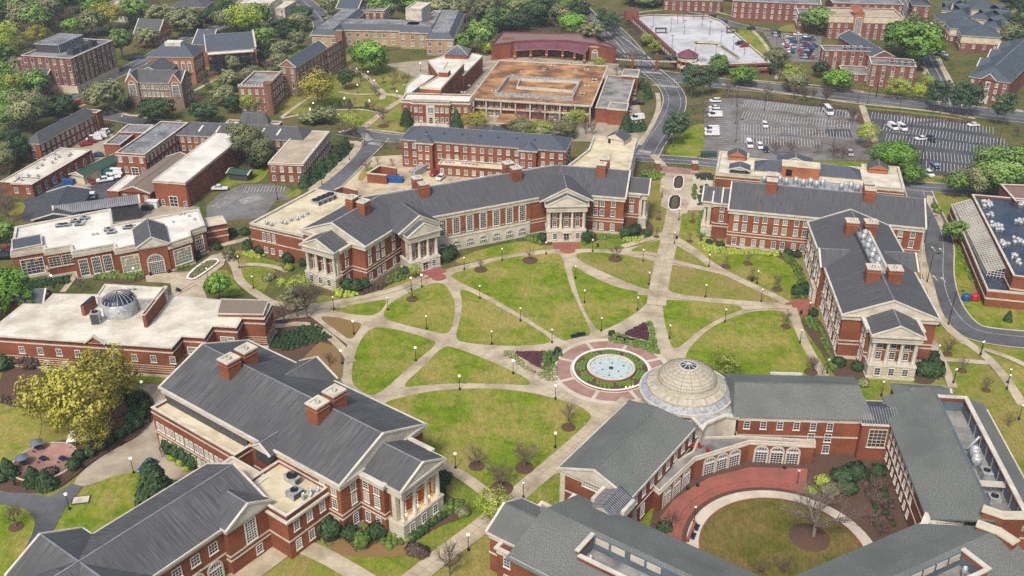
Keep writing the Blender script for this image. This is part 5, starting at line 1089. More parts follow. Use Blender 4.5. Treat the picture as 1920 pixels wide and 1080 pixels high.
# grey roof annex right of it
P = pts('S','1515 560 1600 330 1700 325 1705 345 1800 345 1735 560 1730 585 1600 575', 6.0); P = pts('S','1505 570 1595 325 1805 345 1735 585', 6.0)
t = Thing('grey_roof_annex', 'low brick annex with patched grey gravel roof right of brown roofed union', 'annex', P[0].to_3d()); t.body(P, 5.6); t.flat(P, 6.2, .5, 'roof_gravel', 'brick', 'limestone'); Pc = ccw(P); t.win(Pc, [i for i in range(4) if (Pc[i]-P[3]).length<.1 or (Pc[i]-P[0]).length<.1][0], [3.5], [.5], 3.6, 2.6, 'lit')
q = MB(); pb = pts('S','1600 575 1740 585 1752 540 1618 530', 6.6); q.prism(pb, 0, 6.7, 'brick', 'roof_gravel'); q.ring(pb, .3, .2, 6.2, 6.9, 'limestone'); t.subs.append(('corner_block', q))
q = MB(); pb = pts('S','1705 325 1825 335 1835 285 1720 280', 7.4); q.prism(pb, 0, 7.4, 'brick', 'roof_gravel'); q.ring(pb, .3, .2, 7.0, 7.6, 'limestone'); t.subs.append(('stair_block', q)); t.done()
# red front hall with white roofs
P = pts('S','52 512 128 515 135 530 425 545 440 530 545 540 570 495 345 475 190 470 185 405 100 430', 9.3); f = gp('S',50,515,560,530,9.3); L = f.L
t = Thing('front_hall', 'red brick hall with limestone entrance and white stepped roofs, left of brown roofed union', 'hall', f.at(L/2,4).to_3d()); P = f.rect(0, L, 0, 9.5); t.body(P, 8.7); t.cornice(P, 9.0, .9, .45); t.flat(P, 9.8, .7, 'roof_clean', 'brick_brown', 'trim', .4)
facade(t, P, 0, [5.3, 1.4], 2.5); facade(t, P, 1, [5.3,1.4], 2.6); PB = f.rect(L*.16, L*.72, -1.3, .5); t.body(PB, 8.7); t.cornice(PB, 9.0, .9, .45); t.flat(PB, 9.8, .7, 'roof_clean', 'brick_brown', 'trim', .3); t.win(PB, 0, [1.6,3.6,10.2,12.2,14.2], [5.3,1.4], 1.1, 1.8)
m = t.mb('entrance'); m.box(f, L*.37, L*.50, -1.8, -1.2, 0, 8.4, 'limestone'); PE = f.rect(L*.37,L*.50,-1.8,-1.2); t.win(PE, 0, [1.9], [5.2], 2.4, 2.2, 'grid'); t.win(PE, 0, [1.9], [.8], 1.4, 2.4, 'door')
for i in range(4): q = MB(); q.box(f, L*.2-i*.3, L*.68+i*.3, -2.6-i*.5, -1.3, 0, .8-.2*i, 'concrete_pale'); t.subs.append(('step', q))
t.done()
t = Thing('stepped_white_roof_range', 'long narrow range with white stepped roofs and glass pyramid lantern', 'range', at('S',380,320).to_3d())
pa = pts('S','345 430 190 410 270 350 330 340 345 225 515 232', 12); pa = pts('S','190 412 345 425 520 235 395 225 330 330', 12); t.body(pa, 11.6, 'brick', top='roof_clean'); t.mb('parapet').ring(pa, .1, .3, 11.3, 12.1, 'cream')
pb = pts('S','60 505 185 410 300 330 190 320 95 395', 8.2); t.body(pb, 8.0, 'cream', top='roof_clean'); t.mb('parapet').ring(pb, .1, .3, 7.8, 8.4, 'trim')
pc = pts('S','330 335 395 225 640 190 640 170 520 300', 8.0); pc = pts('S','520 320 660 180 560 155 400 170 250 215 330 320', 8.0); t.body(pc, 7.8, 'brick', top='roof_clean'); t.mb('parapet').ring(pc, .1, .3, 7.5, 8.2, 'trim')
f = gp('S',375,180,545,185,9); W = f.L; t.mb('lantern_base').box(f, 0, W, 0, W, 7.5, 9.5, 'brick'); m = t.mb('lantern'); m.gable(f, 0, W, 0, W, 9.6, 3.4, 'u', W/2+.49, W/2+.49, 'slate_blue', 'trim', .3, False, False)
for i in range(-4,5):
    for sgn in (0,1):
        pass
cx_ = f.at(W/2,W/2)
for cpt in f.rect(-.3,W+.3,-.3,W+.3): m.beam((cpt.x,cpt.y,9.6),(cx_.x,cx_.y,13.05),.18,.18,'trim')
for i in range(1,6):
    for a_, b_ in (((W*i/6,-.3),0),((W+.3,W*i/6),1),((-.3,W*i/6),2)): pp = f.at(*a_); m.beam((pp.x,pp.y,9.65),(cx_.x,cx_.y,13.02),.1,.1,'metal_grey')
q = MB(); q.box(gp('S',330,330,425,335,12), 0, 4, 0, 5, 11, 13.6, 'brick', 'roof_clean'); t.subs.append(('lift_house', q)); t.done()
# amphitheatre / maroon canopy building
t = Thing('maroon_canopy_hall', 'low brick hall with brown roof and curved maroon metal canopy over an arcade', 'hall', at('S',1170,120).to_3d())
P = pts('S','725 95 810 0 1395 10 1430 45 1500 45 1545 78 1600 80 1665 115 1640 118 1545 98 1470 86 1300 64 1100 60 900 70 870 78', 7.8); t.body(P, 7.2, 'brick', top='roof_brown'); t.mb('parapet').ring(ccw(P), .1, .35, 7.1, 8.0, 'maroon')
q = MB(); A = pts('S','893 82 1100 70 1300 76 1468 100', 7.1); B_ = pts('S','900 136 1100 124 1300 134 1425 166', 4.7)
q.add([(p.x,p.y,7.0) for p in A]+[(p.x,p.y,4.7) for p in B_], [(i,i+4,i+5,i+1) for i in range(3)], 'maroon'); q.add([(p.x,p.y,6.8) for p in A]+[(p.x,p.y,4.4) for p in B_], [(i+1,i+5,i+4,i) for i in range(3)], 'limestone'); t.subs.append(('canopy', q))
for i in range(6):
    s_ = i/5*2.999; j = int(s_); p_ = B_[j]*(1-(s_-j)) + B_[j+1]*(s_-j); q = MB(); q.box(Fr(p_, 0), -.5, .5, 0, 1, 0, 4.5, 'brick'); q.box(Fr(p_,0), -.6,.6,-.1,1.1,1.6,1.9,'limestone'); t.subs.append(('pillar', q))
for x in (850, 1500):
    g_ = gp('S',x-42,165 if x<1000 else 210,x+42,167 if x<1000 else 215,0); q = MB(); q.box(g_, 0, g_.L, 0, 4, 0, 7.4, 'brick'); q.ring(g_.rect(0,g_.L,0,4), .15, .1, 6.4, 6.8, 'limestone'); t.subs.append(('gatehouse', q)); add_win(t.e, t.b, g_.at(g_.L/2,-.05), g_.a, .2, 2.4, 4.8, 'arch', 'archway')
for x0, x1, yy in ((725,815,165),(1560,1660,205)): g_ = gp('S',x0,yy,x1,yy+3,0); q = MB(); q.box(g_, 0, g_.L, 1.5, 5, 0, 5.4, 'brick', 'roof_brown'); q.box(g_, 0, g_.L, 0, 5, 4.2, 4.5, 'limestone'); t.subs.append(('side_bay', q))
t.done()
t = Thing('skybridge', 'dark covered footbridge on brick piers crossing the road to the parking deck', 'bridge', at('S',1800,240).to_3d())
a, b = at('S',1660,190,5.5), at('C',355,270,5.5); d = b-a; f = Fr(a, math.atan2(d.y,d.x)); Lb = d.length; m = t.mb('deck'); m.box(f, 0, Lb, -1.3, 1.3, 4.6, 4.9, 'limestone'); m.box(f, 0, Lb, -1.4, 1.4, 7.0, 7.3, 'metal_dark')
for i in range(int(Lb/1.6)): m.box(f, i*1.6, i*1.6+.14, -1.35, -1.25, 4.9, 7.0, 'black_paint'); m.box(f, i*1.6, i*1.6+.14, 1.25, 1.35, 4.9, 7.0, 'black_paint')
m.box(f, 0, Lb, -1.36, -1.26, 5.6, 5.75, 'black_paint')
for s_ in (.28, .68): q = MB(); q.box(f, Lb*s_-.6, Lb*s_+.6, -1.7, 1.7, 0, 8, 'brick'); t.subs.append(('pier', q))
t.done()
# parking deck
P = pts('C','152 68 555 78 555 100 770 272 440 285 350 240', 6.2); P = pts('C','152 70 250 62 500 68 560 90 780 278 440 290 350 245', 6.2)
t = Thing('parking_deck', 'big pale concrete parking deck with brick edge walls and lamp masts', 'parking deck', at('C',450,200).to_3d()); t.body(P, 5.2, 'brick_dark', top='roof_concrete'); Pc = ccw(P); t.mb('parapet').ring(Pc, .1, .4, 5.0, 5.75, 'brick'); t.mb('parapet').ring(Pc, .2, .5, 5.75, 5.95, 'limestone'); t.mb('parapet').ring(Pc, .12, .2, 2.2, 3.4, 'brick'); t.mb('parapet').ring(Pc, .16, .2, 3.4, 3.6, 'limestone'); t.mb('opening').ring(Pc, .05, .1, 1.0, 2.2, 'black_paint'); t.mb('opening').ring(Pc, .05, .1, 3.7, 4.7, 'black_paint')
q = MB(); pw = pts('C','435 195 535 195 720 320 560 330', 5.3); pw = pts('C','437 192 540 197 545 206 440 203', 5.3); q.prism(pw, 5.22, 5.3, 'black_paint'); pw = pts('C','545 206 560 208 640 262 630 266', 5.3); q.prism(pw, 5.22, 5.3, 'metal_dark'); q.ring(ccw(pts('C','435 190 545 196 640 262 628 268 535 208 437 205', 5.3)), .2, .1, 5.2, 6.1, 'limestone'); t.subs.append(('ramp_well', q))
for x, y in [(330,130),(360,90),(250,110),(385,95),(430,75),(475,75),(505,145),(470,105),(335,210),(440,240),(555,190),(610,215),(660,240),(240,170),(390,140),(530,255)]:
    p = at('C',x,y+12,5.2); q = MB(); q.tube([(p.x,p.y,5.2),(p.x,p.y,12)], .12, .08, 'black_paint', 5); q.box(Fr(p,0), -.7,.7,-.1,.1,11.9,12.1,'black_paint'); t.subs.append(('lamp_mast', q))
a_, b_ = at('C',152,66,6.5), at('C',352,246,6.5); g_ = gp('C',152,66,352,246,6.5); q = MB(); q.box(g_, 0, g_.L, -.8, .5, 5.9, 7.4, 'brick', 'maroon'); q.box(g_, -1, 5, -4, 3, 5, 9.2, 'brick', 'maroon'); [q.box(g_, 3+i_*4.2, 6+i_*4.2, -.9, -.8, 4.0, 5.6, 'limestone') for i_ in range(int(g_.L/4.2)-1)]; t.subs.append(('edge_wall', q))
for x, y in ((285,150),(605,150)): g_ = Fr(at('C',x,y,5.2),0); q = MB(); q.box(g_, -3, 3, -1.5, 1.5, 7.6, 7.9, 'metal_dark'); [q.box(g_, a_-.15, a_+.15, -1, 1, 5.2, 7.6, 'brick') for a_ in (-2.6, 2.6)]; t.subs.append(('shelter', q))
t.done()
c = at('C',402,322); t = Thing('deck_tower', 'round brick stair tower with maroon conical roof at corner of parking deck', 'tower', c.to_3d())
for i in range(10): a = i*math.pi/5; q = MB(); q.lathe((c.x+math.cos(a)*4.4,c.y+math.sin(a)*4.4), [(.4,0),(.4,8)], 'brick', 8); t.subs.append(('pillar', q))
m = t.mb('floors'); 
for z_ in (3.6, 6.9): m.lathe(c, [(4.8,z_-1.3),(4.8,z_),(.01,z_)], ['limestone','limestone'], 10, False)
m.lathe(c, [(3,0),(3,8)], 'brick_dark', 10, False); t.mb('roof').lathe(c, [(5.0,7.6),(5.2,7.9),(3,9.4),(.01,10.9)], ['limestone','maroon','maroon'], 10, False); t.done()
# tan chateau
t = Thing('tan_chateau', 'yellow stone quadrangle with dark mansard roofs and paired windows behind trees', 'building', at('F',700,80).to_3d())
def mansard(f, u0,u1,v0,v1,z,h=2.6,inset=2.2,wm='brick_tan',rows=(1.2,4.8),sides=(0,1,3)):
    P = f.rect(u0,u1,v0,v1); t.body(P, z-.3, wm); t.mb('cornice').ring(P, .5, .2, z-.5, z, 'limestone'); Q = offs(ccw(P), -inset); O = offs(ccw(P), .4)
    m = t.mb('roof'); n=4; m.add([(p.x,p.y,z) for p in O]+[(p.x,p.y,z+h) for p in Q], [(i,(i+1)%n,(i+1)%n+n,i+n) for i in range(n)], 'slate_blue'); m.add([(p.x,p.y,z+h) for p in Q], [tuple(range(n))], 'roof_snowy')
    for e in sides: facade(t, P, e, rows, 4.2, 1.7, 1.9)
f = gp('e',1170,310,1395,318,8.4); mansard(f, 0, f.L, 0, 60, 8.4, sides=(0,1)); f2 = gp('e',1400,265,1680,270,8.4); mansard(f2, 0, f2.L+28, 0, 15, 8.4, sides=(0,))
f3 = gp('B',718,218,868,220,8.4); mansard(f3, 0, f3.L, 0, 55, 8.4, sides=(0,1)); f4 = gp('B',590,180,720,185,8.4); mansard(f4, -2, f4.L+4, 0, 14, 8.4, sides=(0,))
t.done()
bld('cream_stage_tower', 'pale cream block with taller square tower above the tan chateau', 'B', (690,115,790,120,818,60), 9, 'flat', [], 'limestone', 'roof_gravel', sides=(), corn=False)
bld('stage_tower', 'tallest cream box with plain white roof beside the tan chateau', 'B', (600,45,690,50,715,12), 17, 'flat', [], 'limestone', 'roof_white', sides=(), corn=False)
# top edge buildings
bld('brick_gable_house', 'small brick building with hipped slate roof at top of the picture near curving road', 'B', (215,95,345,100,350,72), 7, 'hip', [1.3,4.2], 'brick', 'slate_blue', rise=2.6)
bld('brick_townhall', 'dark brick hall with slate roof at the top edge above the hipped house', 'B', (215,45,330,48,330,8), 11, 'hip', [4,7.2], 'brick_dark', 'slate_blue', rise=3, hips=0)
bld('dark_brick_block', 'dark brick block with many windows beside the top edge, right of the slate hall', 'B', (330,55,480,60,480,30), 10, 'flat', [1.3,4.2,7], 'brick_dark', 'roof_snowy')
bld('colonnade_hall', 'cream classical hall with row of pilasters at the top edge near curving road', 'e', (490,25,800,32,860,-30), 10, 'flat', [1.2,5], 'limestone', 'roof_white', w=1.6, h=2.4, sp=3.2, style='dark')
bld('cream_annex', 'small cream annex with flat roof beside the curving road', 'e', (800,65,925,70,1060,8), 7, 'flat', [1.2,4], 'limestone', 'roof_white')
bld('white_mansion', 'white columned mansion almost hidden by trees at the top left', 'd', (910,40,1130,60,1180,10), 9, 'flat', [1.2,5], 'limestone', 'roof_white', w=1.2, h=2.4, sp=2.4, style='dark')
bld('long_grey_dormitory', 'long pale building with dark slate roof along the top edge, left of the classical hall', 'd', (1540,62,1840,65,2010,10), 9, 'hip', [1.2,5], 'brick_brown', 'slate', rise=3, w=1.4, h=2.2)
bld('gable_church_house', 'brick house with steep grey gable roof among the trees at upper left', 'd', (1215,300,1420,310,1490,250), 6, 'gable', [1.2], 'brick_orange', 'slate', rise=6, hips=0, sp=3)
bld('gazebo', 'small gazebo with brown pyramid roof under trees near the curving road', 'e', (790,195,900,200,940,180), 4, 'hip', [], 'limestone', 'metal_brown', rise=3, sides=(), cat='gazebo')
# eight storey brick
t = bld('tall_dormitory', 'tall purple red brick building with columns of white windows and dark roof plant', 'd', (640,525,1015,360,600,331), 15.8, 'flat', [4.2,7.1,10,12.8], 'brick_dark', 'roof_snowy', sp=3.3, w=1.2, h=2.0, sides=(1,3), done=False, style='strip', corn=False, par=.5)
f = gp('d',635,525,1010,362,15.8); f = fr('d',640,525,1015,360,15.8,330,525)
t.e.name = 'tall_dormitory'; f = t.f; L, D = t.L, t.D
facade(t, t.P, 0, [4.2,7.1,10,12.8], 3.5, 1.4, 2.4, 'strip')
q = MB(); q.box(f, 8, L-6, D*.45, D-2, 15, 19, 'metal_dark', 'roof_snowy'); q.ring(f.rect(8,L-6,D*.45,D-2), .3, .2, 18.8, 19.2, 'metal_grey')
for i in range(16): q.box(f, 8+i*(L-14)/16, 8.3+i*(L-14)/16, D*.45-.2, D*.45, 15.3, 18.8, 'metal_grey')
t.subs.append(('plant_room', q)); t.mb('base').ring(t.P, .3, .1, 0, 3.4, 'cream')
for i in range(3): t.subs.append(('air_unit', rtunit(f, 6+i*7, 3, 15.3, 5, 3, 2.4, 'metal_dark')))
t.done()
bld('dormitory_wing', 'lower purple brick wing with pale roof left of the tall dormitory', 'd', (165,530,330,533,470,455), 13.5, 'flat', [8,11], 'brick_dark', 'roof_snowy', sides=(0,3), style='strip', corn=False)
t = bld('pediment_house', 'brick building with grey gable roof and white pediment left of the tall dormitory', 'd', (395,715,520,640,420,630), 7.5, 'gable', [1,4.4], 'brick_dark', 'slate', rise=3, hips=0, axis='v', style='strip', w=1.2, h=2.4)
bld('grey_gable_house', 'low house with grey gable roof at left edge behind leafy trees', 'd', (35,720,190,730,250,650), 6, 'gable', [1.2], 'brick_brown', 'slate', rise=2.4, hips=0)
# chapel group
t = bld('brick_chapel_hall', 'big orange brick hall with tall arched windows and hipped slate roof with white ridge deck', 'd', (1335,505,1735,510,1865,440), 12.5, 'hip', [], 'brick_orange', 'slate_blue', rise=5, hips=7, done=False, sides=())
f, L, D = t.f, t.L, t.D; t.win(t.P, 0, [L*.45,L*.6,L*.76,L*.9], [5.5], 1.2, 4.6, 'arch'); t.win(t.P, 1, [D*.2,D*.4,D*.6,D*.8], [5.5], 1.2, 4.0, 'arch'); t.win(t.P, 1, [D*.15,D*.38,D*.62,D*.85], [1.2], 1.3, 2.4); t.win(t.P, 0, [L*.85], [1.2], 1.3, 2.4)
t.bands(t.P, [4.6], 'brick_orange'); t.mb('ridge_deck').box(f, 6.5, L-6.5, D/2-2.3, D/2+2.3, 15.5, 17.6, 'trim', 'roof_clean'); t.done()
t = bld('porch_wing', 'long brick wing with grey roof, white verandah roof and three dark balconies', 'e', (235,465,655,435,660,322), 11, 'gable', [], 'brick_brown', 'slate_blue', rise=5, hips=0, done=False, sides=())
f, L, D = t.f, t.L, t.D; 
for i, z_ in enumerate((3.4, 6.8, 10.4)):
    m = t.mb('balcony' if i < 2 else 'verandah_roof'); m.box(f, 0, L*.98, -3.2, 0, z_-.25, z_+.1, 'black_paint' if i < 2 else 'limestone', 'metal_dark' if i < 2 else 'roof_clean')
    if i < 2: m.box(f, 0, L*.98, -3.25, -3.15, z_+.1, z_+1.0, 'navy')
for i in range(8): q = MB(); q.box(f, L*.98*i/7-.1, L*.98*i/7+.1, -3.1, -2.9, 0, 10.2, 'black_paint'); t.subs.append(('post', q))
facade(t, t.P, 0, [1.2,4.6,7.8], 3.2, 1.1, 1.8); q = MB(); P_ = f.rect(L, L+.8, -.3, D+.3); q.prism(P_, 0, 11.5, 'brick_orange'); a,b,c_ = f.at(L+.82,-.3), f.at(L+.82,D+.3), f.at(L+.82,D/2); q.add([(a.x,a.y,11.5),(b.x,b.y,11.5),(c_.x,c_.y,16.6)], [(0,1,2)], 'brick_orange'); q.beam((a.x,a.y,11.5),(c_.x,c_.y,16.7),.8,.5,'limestone'); q.beam((b.x,b.y,11.5),(c_.x,c_.y,16.7),.8,.5,'limestone'); t.subs.append(('gable_wall', q)); t.done()
bld('link_roof_wing', 'grey slate roofed link between chapel hall and balcony wing', 'e', (110,395,260,400,290,320), 11, 'gable', [], 'brick_brown', 'slate_blue', rise=5, hips=0, sides=())
# gothic stone hall
t = bld('gothic_stone_hall', 'brown rubble stone hall with two gothic gable windows and dark slate roof', 'd', (1145,735,1620,745,1650,670), 11, 'gable', [], 'stone_rubble', 'slate', rise=3.6, hips=0, done=False, sides=())
f, L, D = t.f, t.L, t.D
for u in (L*.1, L*.92):
    PB = f.rect(u-2.6, u+2.6, -.9, 3); t.body(PB, 11, 'stone_rubble'); t.mb('gable_front').gable(f, u-2.6, u+2.6, -.9, D/2, 11, 3.9, 'v', 0, 0, 'slate', 'brick_orange', .15); add_win(t.e, t.b, f.at(u,-.95), f.a, 5.2, 2.6, 6.2, 'arch', 'gothic_window')
t.win(t.P, 0, lin(L*.22,L*.8,8), [8.2,5.0,1.6], 1.0, 1.6); facade(t, t.P, 1, [8.2,5,1.6], 2.8, 1, 1.6); t.done()
bld('slate_link', 'dark slate roofed link between gothic hall and brick chapel hall', 'd', (1215,668,1480,668,1440,555), 9, 'gable', [], 'stone_rubble', 'slate', rise=3.2, hips=0, sides=(), axis='v')
bld('small_white_roof_link', 'little white flat roofed link behind the gothic stone hall', 'd', (1440,668,1540,668,1535,640), 9, 'flat', [], 'stone_rubble', 'roof_clean', sides=(), corn=False)
# castle and long brick
t = bld('castle_block', 'orange brown brick block with crenellated parapet and octagonal corner turret', 'e', (510,775,775,780,1010,645), 11.6, 'flat', [8.4,5,1.4], 'brick_brown', 'roof_gravel', sp=3.0, w=1.0, h=1.8, sides=(0,1), done=False, corn=False)
f, L, D = t.f, t.L, t.D; m = t.mb('battlement')
for i in range(int(L/1.4)): m.box(f, i*1.4, i*1.4+.8, -.12, .4, 11.62, 12.4, 'limestone')
for i in range(int(D/1.4)): m.box(f, L-.3, L+.12, i*1.4, i*1.4+.8, 11.62, 12.4, 'limestone')
c = f.at(L+.4, -.4); t.mb('turret').lathe(c, [(1.9,0),(1.9,13),(2.1,13),(2.1,13.6),(1.6,13.6),(1.6,13.2),(.01,13.2)], 'brick_brown', 8, False); t.done()
t = bld('long_brick_hall', 'long tall brown brick hall with many white windows and slate roof behind yellow tree', 'e', (1025,600,1305,430,890,590), 13.5, 'gable', [10.4,7.2,4,1], 'brick_brown', 'slate_blue', sp=3.3, w=1.1, h=2.0, rise=3, hips=0, sides=(0,3), done=False, style='strip')
t.done()
t = bld('brick_stair_block', 'brown brick end block with square tower at the far end of the long hall', 'e', (1310,440,1450,350,1390,385), 13.5, 'flat', [10.4,7.2,4,1], 'brick_brown', 'roof_snowy', sp=3, sides=(0,), style='strip', corn=False, done=False); c = t.f.at(t.L,1); t.mb('tower').box(Fr(c, t.f.a), -1.5, 1.5, -1.5, 2, 0, 17.5, 'brick_brown', 'roof_gravel'); t.done()
# ---- left cluster (P)
t = bld('dark_roof_brick_hall', 'two storey brick hall with dark blue-black hipped roof beside the far left car row', 'P', (350,425,870,150,780,130), 7.2, 'hip', [4.3,1.2], 'brick', 'slate', sp=2.9, rise=2.6, hips=4, sides=(0,3), done=False); f = t.f
for i in range(12): t.subs.append(('roof_unit', rtunit(f, 2+i*3.1, t.D-2.5, 7.6, 1.2, 1, 1.0)))
t.done()
bld('stair_head', 'small white topped stair block at the end of dark roofed hall', 'P', (780,140,870,148,865,122), 8, 'flat', [], 'brick', 'roof_white', sides=(), corn=False)
t = bld('white_roof_workshop', 'long low brick workshop with white flat roof, bay doors and roof vents', 'P', (285,795,815,485,550,462), 4.6, 'flat', [], 'brick', 'roof_white', sides=(), done=False, corn=False, par=.3); f, L, D = t.f, t.L, t.D
t.win(t.P, 0, [3,7.4,11.6,16,20.5,25,29.5,34][:8], [.6], 1.7, 2.2, 'door'); 
for i in range(14): t.subs.append(('roof_vent', fanpot(f, random.uniform(2,L-2), random.uniform(1.5,D-1.5), 4.4, .5, 1.0)))
for i in range(9): q = MB(); q.box(f, L*i/8-.3, L*i/8+.3, -.25, 0, 0, 4.4, 'brick_dark'); t.subs.append(('pier', q))
t.done()
bld('workshop_front_bay', 'lowest front bay of white roofed workshop at left picture edge', 'P', (95,790,285,800,380,740), 4.3, 'flat', [1.2], 'brick', 'roof_white', sides=(0,), corn=False, style='dark', par=.3)
bld('cream_trailer_building', 'narrow cream clad building with green-grey gable roof beside white workshop', 'P', (640,700,750,720,1010,545), 3.2, 'gable', [.9], 'cream', 'metal_green', rise=1.2, hips=0, axis='v', sides=(1,), sp=4, w=.9, h=1.2, style='dark', corn=False)
bld('orange_brick_shed', 'small orange red brick building with frosty dark roof beside parked vans', 'P', (930,430,1080,435,1290,300), 5.0, 'flat', [], 'brick', 'roof_snowy', sides=(), corn=False, par=.4)
bld('snowy_roof_small_block', 'small block with mottled dark roof behind the orange brick building', 'P', (1060,325,1300,330,1430,260), 5.6, 'flat', [], 'brick', 'roof_snowy', sides=(), corn=False, par=.4)
t = bld('mottled_roof_hall', 'brick hall with mottled black and white flat roof and garage door', 'P', (1035,510,1300,525,1740,240), 8.2, 'flat', [5], 'brick', 'roof_snowy', sp=2.8, sides=(0,1), done=False, corn=True, par=.5); t.win(t.P, 0, [6.4], [.1], 2.4, 2.8, 'door'); t.win(t.P, 0, [3.2,9.6], [1.2], 1.1, 1.8, 'dark'); t.win(t.P, 1, lin(3,t.D-8,9), [1.2], 1.0, 1.8, 'dark'); t.done()
t = bld('dark_hip_range', 'long low brick range with black hipped roof and skylights behind white roofed block', 'P', (1600,345,2720,398,2760,300), 7.2, 'hip', [4.4,1.2], 'brick', 'slate', sp=2.6, rise=3.0, hips=4, sides=(0,), done=False); f, L, D = t.f, t.L, t.D
for u in (L*.16,L*.3,L*.66,L*.79): q = MB(); a,b = f.at(u,D*.12), f.at(u+.8,D*.36); q.beam((a.x,a.y,8.1),(b.x,b.y,9.6),.7,.3,'roof_white'); t.subs.append(('skylight', q))
t.done()
t = bld('dark_gable_porch', 'white edged dark gable block rising behind the black hipped range', 'Q', (240,250,490,250,500,225), 7.6, 'hip', [], 'limestone', 'slate', rise=4, sides=()); 
bld('small_cream_flat_roofs', 'cream flat roofs flanking the dark gable block', 'Q', (110,240,590,255,590,225), 6.4, 'flat', [], 'brick', 'roof_clean', sides=(), corn=False)
t = bld('white_roof_long_block', 'long windowless red brick block with bright white flat roof', 'P', (1375,760,1665,780,2240,350), 8.8, 'flat', [], 'brick', 'roof_clean', sides=(), done=False, par=.15); f, L, D = t.f, t.L, t.D
for i in range(11): q = MB(); q.box(f, L, L+.25, D*i/10.5+.5, D*i/10.5+.9, 0, 8.2, 'brick_dark'); t.subs.append(('downpipe', q))
t.win(t.P, 0, [6.2], [.1], 2.6, 3.4, 'door'); t.win(t.P, 0, [2.4,10.2], [.1], .9, 2.0, 'door'); t.done()
bld('low_gable_shed', 'low brick shed with brown-grey gable roof between asphalt yard and white roofed block', 'P', (1080,850,1345,870,1640,560), 4.2, 'gable', [1.2], 'brick', 'metal_brown', rise=2.0, hips=0, axis='v', sides=(0,), sp=3.4, corn=False)
bld('low_white_lean_to', 'narrow low building with white flat roof beside brown gabled shed', 'P', (965,850,1065,855,1250,715), 3.8, 'flat', [], 'brick', 'roof_clean', sides=(), corn=False, par=.2)
bld('grey_metal_warehouse', 'grey warehouse with black low pitched roof and ridge vents left of dining hall', 'P', (300,1110,690,1080,680,850), 5, 'gable', [], 'metal_dark', 'metal_dark', rise=1.6, hips=0, axis='v', sides=(), corn=False)
t = bld('ribbed_metal_shed', 'long shed with ribbed grey metal roof behind the dining hall', 'P', (500,1060,1240,960,1215,905), 5.5, 'gable', [], 'metal_dark', 'metal_roof', rise=1.6, hips=0, sides=(), done=False, corn=False); f, L, D = t.f, t.L, t.D
m = t.mb('roof')
for i in range(40):
    u = L*i/39; a, b = f.at(u,-.5), f.at(u,D/2); m.beam((a.x,a.y,5.5),(b.x,b.y,7.15),.1,.12,'metal_dark')
t.done()
t = bld('beige_roof_building', 'two storey brick building with worn beige flat roof and dotted edge beside the street', 'Q', (492,600,808,612,1160,320), 7.4, 'flat', [4.3,1.0], 'brick', 'roof_beige', sp=2.5, sides=(0,1), done=False, par=.15); f, L, D = t.f, t.L, t.D; m = t.mb('parapet')
for i in range(30): m.box(f, .1, .7, D*i/30, D*i/30+.5, 7.3, 7.6, 'trim'); m.box(f, L-.7, L-.1, D*i/30, D*i/30+.5, 7.3, 7.6, 'trim')
t.done()
bld('green_shelter', 'open dark shelter with green metal roof on the grass beside white roofed block', 'Q', (135,690,300,705,340,665), 2.8, 'gable', [], 'metal_dark', 'metal_green', rise=.7, hips=0, sides=(), corn=False, cat='shelter')
t = Thing('walled_service_yard', 'roofless red brick walled yard open on one side behind curved hall', 'walled yard', at('Q',1500,700).to_3d()); pw = pts('Q','1385 695 1500 625 1810 622 1810 640 1650 655 1535 720', 3.4); m = t.mb('wall')
for a_, b_ in ((0,1),(1,2),(5,0)):
    a, b = pts('Q','1385 695 1500 625 1650 650 1535 710',3.4)[(0,1,2,3)[a_] if a_<4 else 3], pts('Q','1385 695 1500 625 1650 650 1535 710',3.4)[b_ if b_<4 else 3]; d = b-a; g_ = Fr(a, math.atan2(d.y,d.x)); m.box(g_, -.2*a_, d.length, -.2, .2, 0, 3.3, 'brick'); m.box(g_, -.2*a_, d.length, -.35, .35, 3.3, 3.5+.01*a_, 'cream')
t.done()
t = Thing('brick_wall_yard', 'small brick enclosure with white coping between cream annex roof and dirt yard', 'wall', at('Q',1200,850).to_3d()); a, b, c_ = at('Q',1095,845,3), at('Q',1160,815,3), at('Q',1295,850,3); m = t.mb('wall')
for p_, q_ in ((a,b),(b,c_)): d = q_-p_; g_ = Fr(p_, math.atan2(d.y,d.x)); m.box(g_, 0, d.length, -.2, .2, 0, 3.0, 'brick_dark'); m.box(g_, 0, d.length, -.32, .32, 3.0, 3.2, 'cream')
t.done()
# ---- upper right
t = bld('apartment_slab', 'brick apartment block with columns of white windows beside bright green trees', 'c', (610,548,1000,572,940,505), 10.5, 'flat', [8.0,5.6,3.2,.9], 'brick_dark', 'roof_snowy', sp=3.4, w=1.2, h=1.6, sides=(0,3), style='strip', done=False, corn=False); [t.subs.append(('air_unit', rtunit(t.f, 8+i*3, 4, 10, 2.4, 2, 1.2))) for i in range(4)]; t.done()
t = bld('apartment_rear_slab', 'brick apartment block with roof plant behind, left of the grey gable link', 'c', (205,430,640,440,600,395), 10.5, 'flat', [8.0,5.6,3.2,.9], 'brick_dark', 'roof_snowy', sp=3.4, w=1.2, h=1.6, sides=(0,3), style='strip', done=False, corn=False); [t.subs.append(('air_unit', rtunit(t.f, 9+i*3, 3, 10, 2.4, 2, 1.4))) for i in range(6)]; t.done()
bld('apartment_back_wing', 'far brick apartment wing with flat dark roof behind grey gable link', 'c', (415,330,540,335,750,300), 9.5, 'flat', [6,3], 'brick_dark', 'roof_snowy', sp=3, sides=(0,), corn=False)
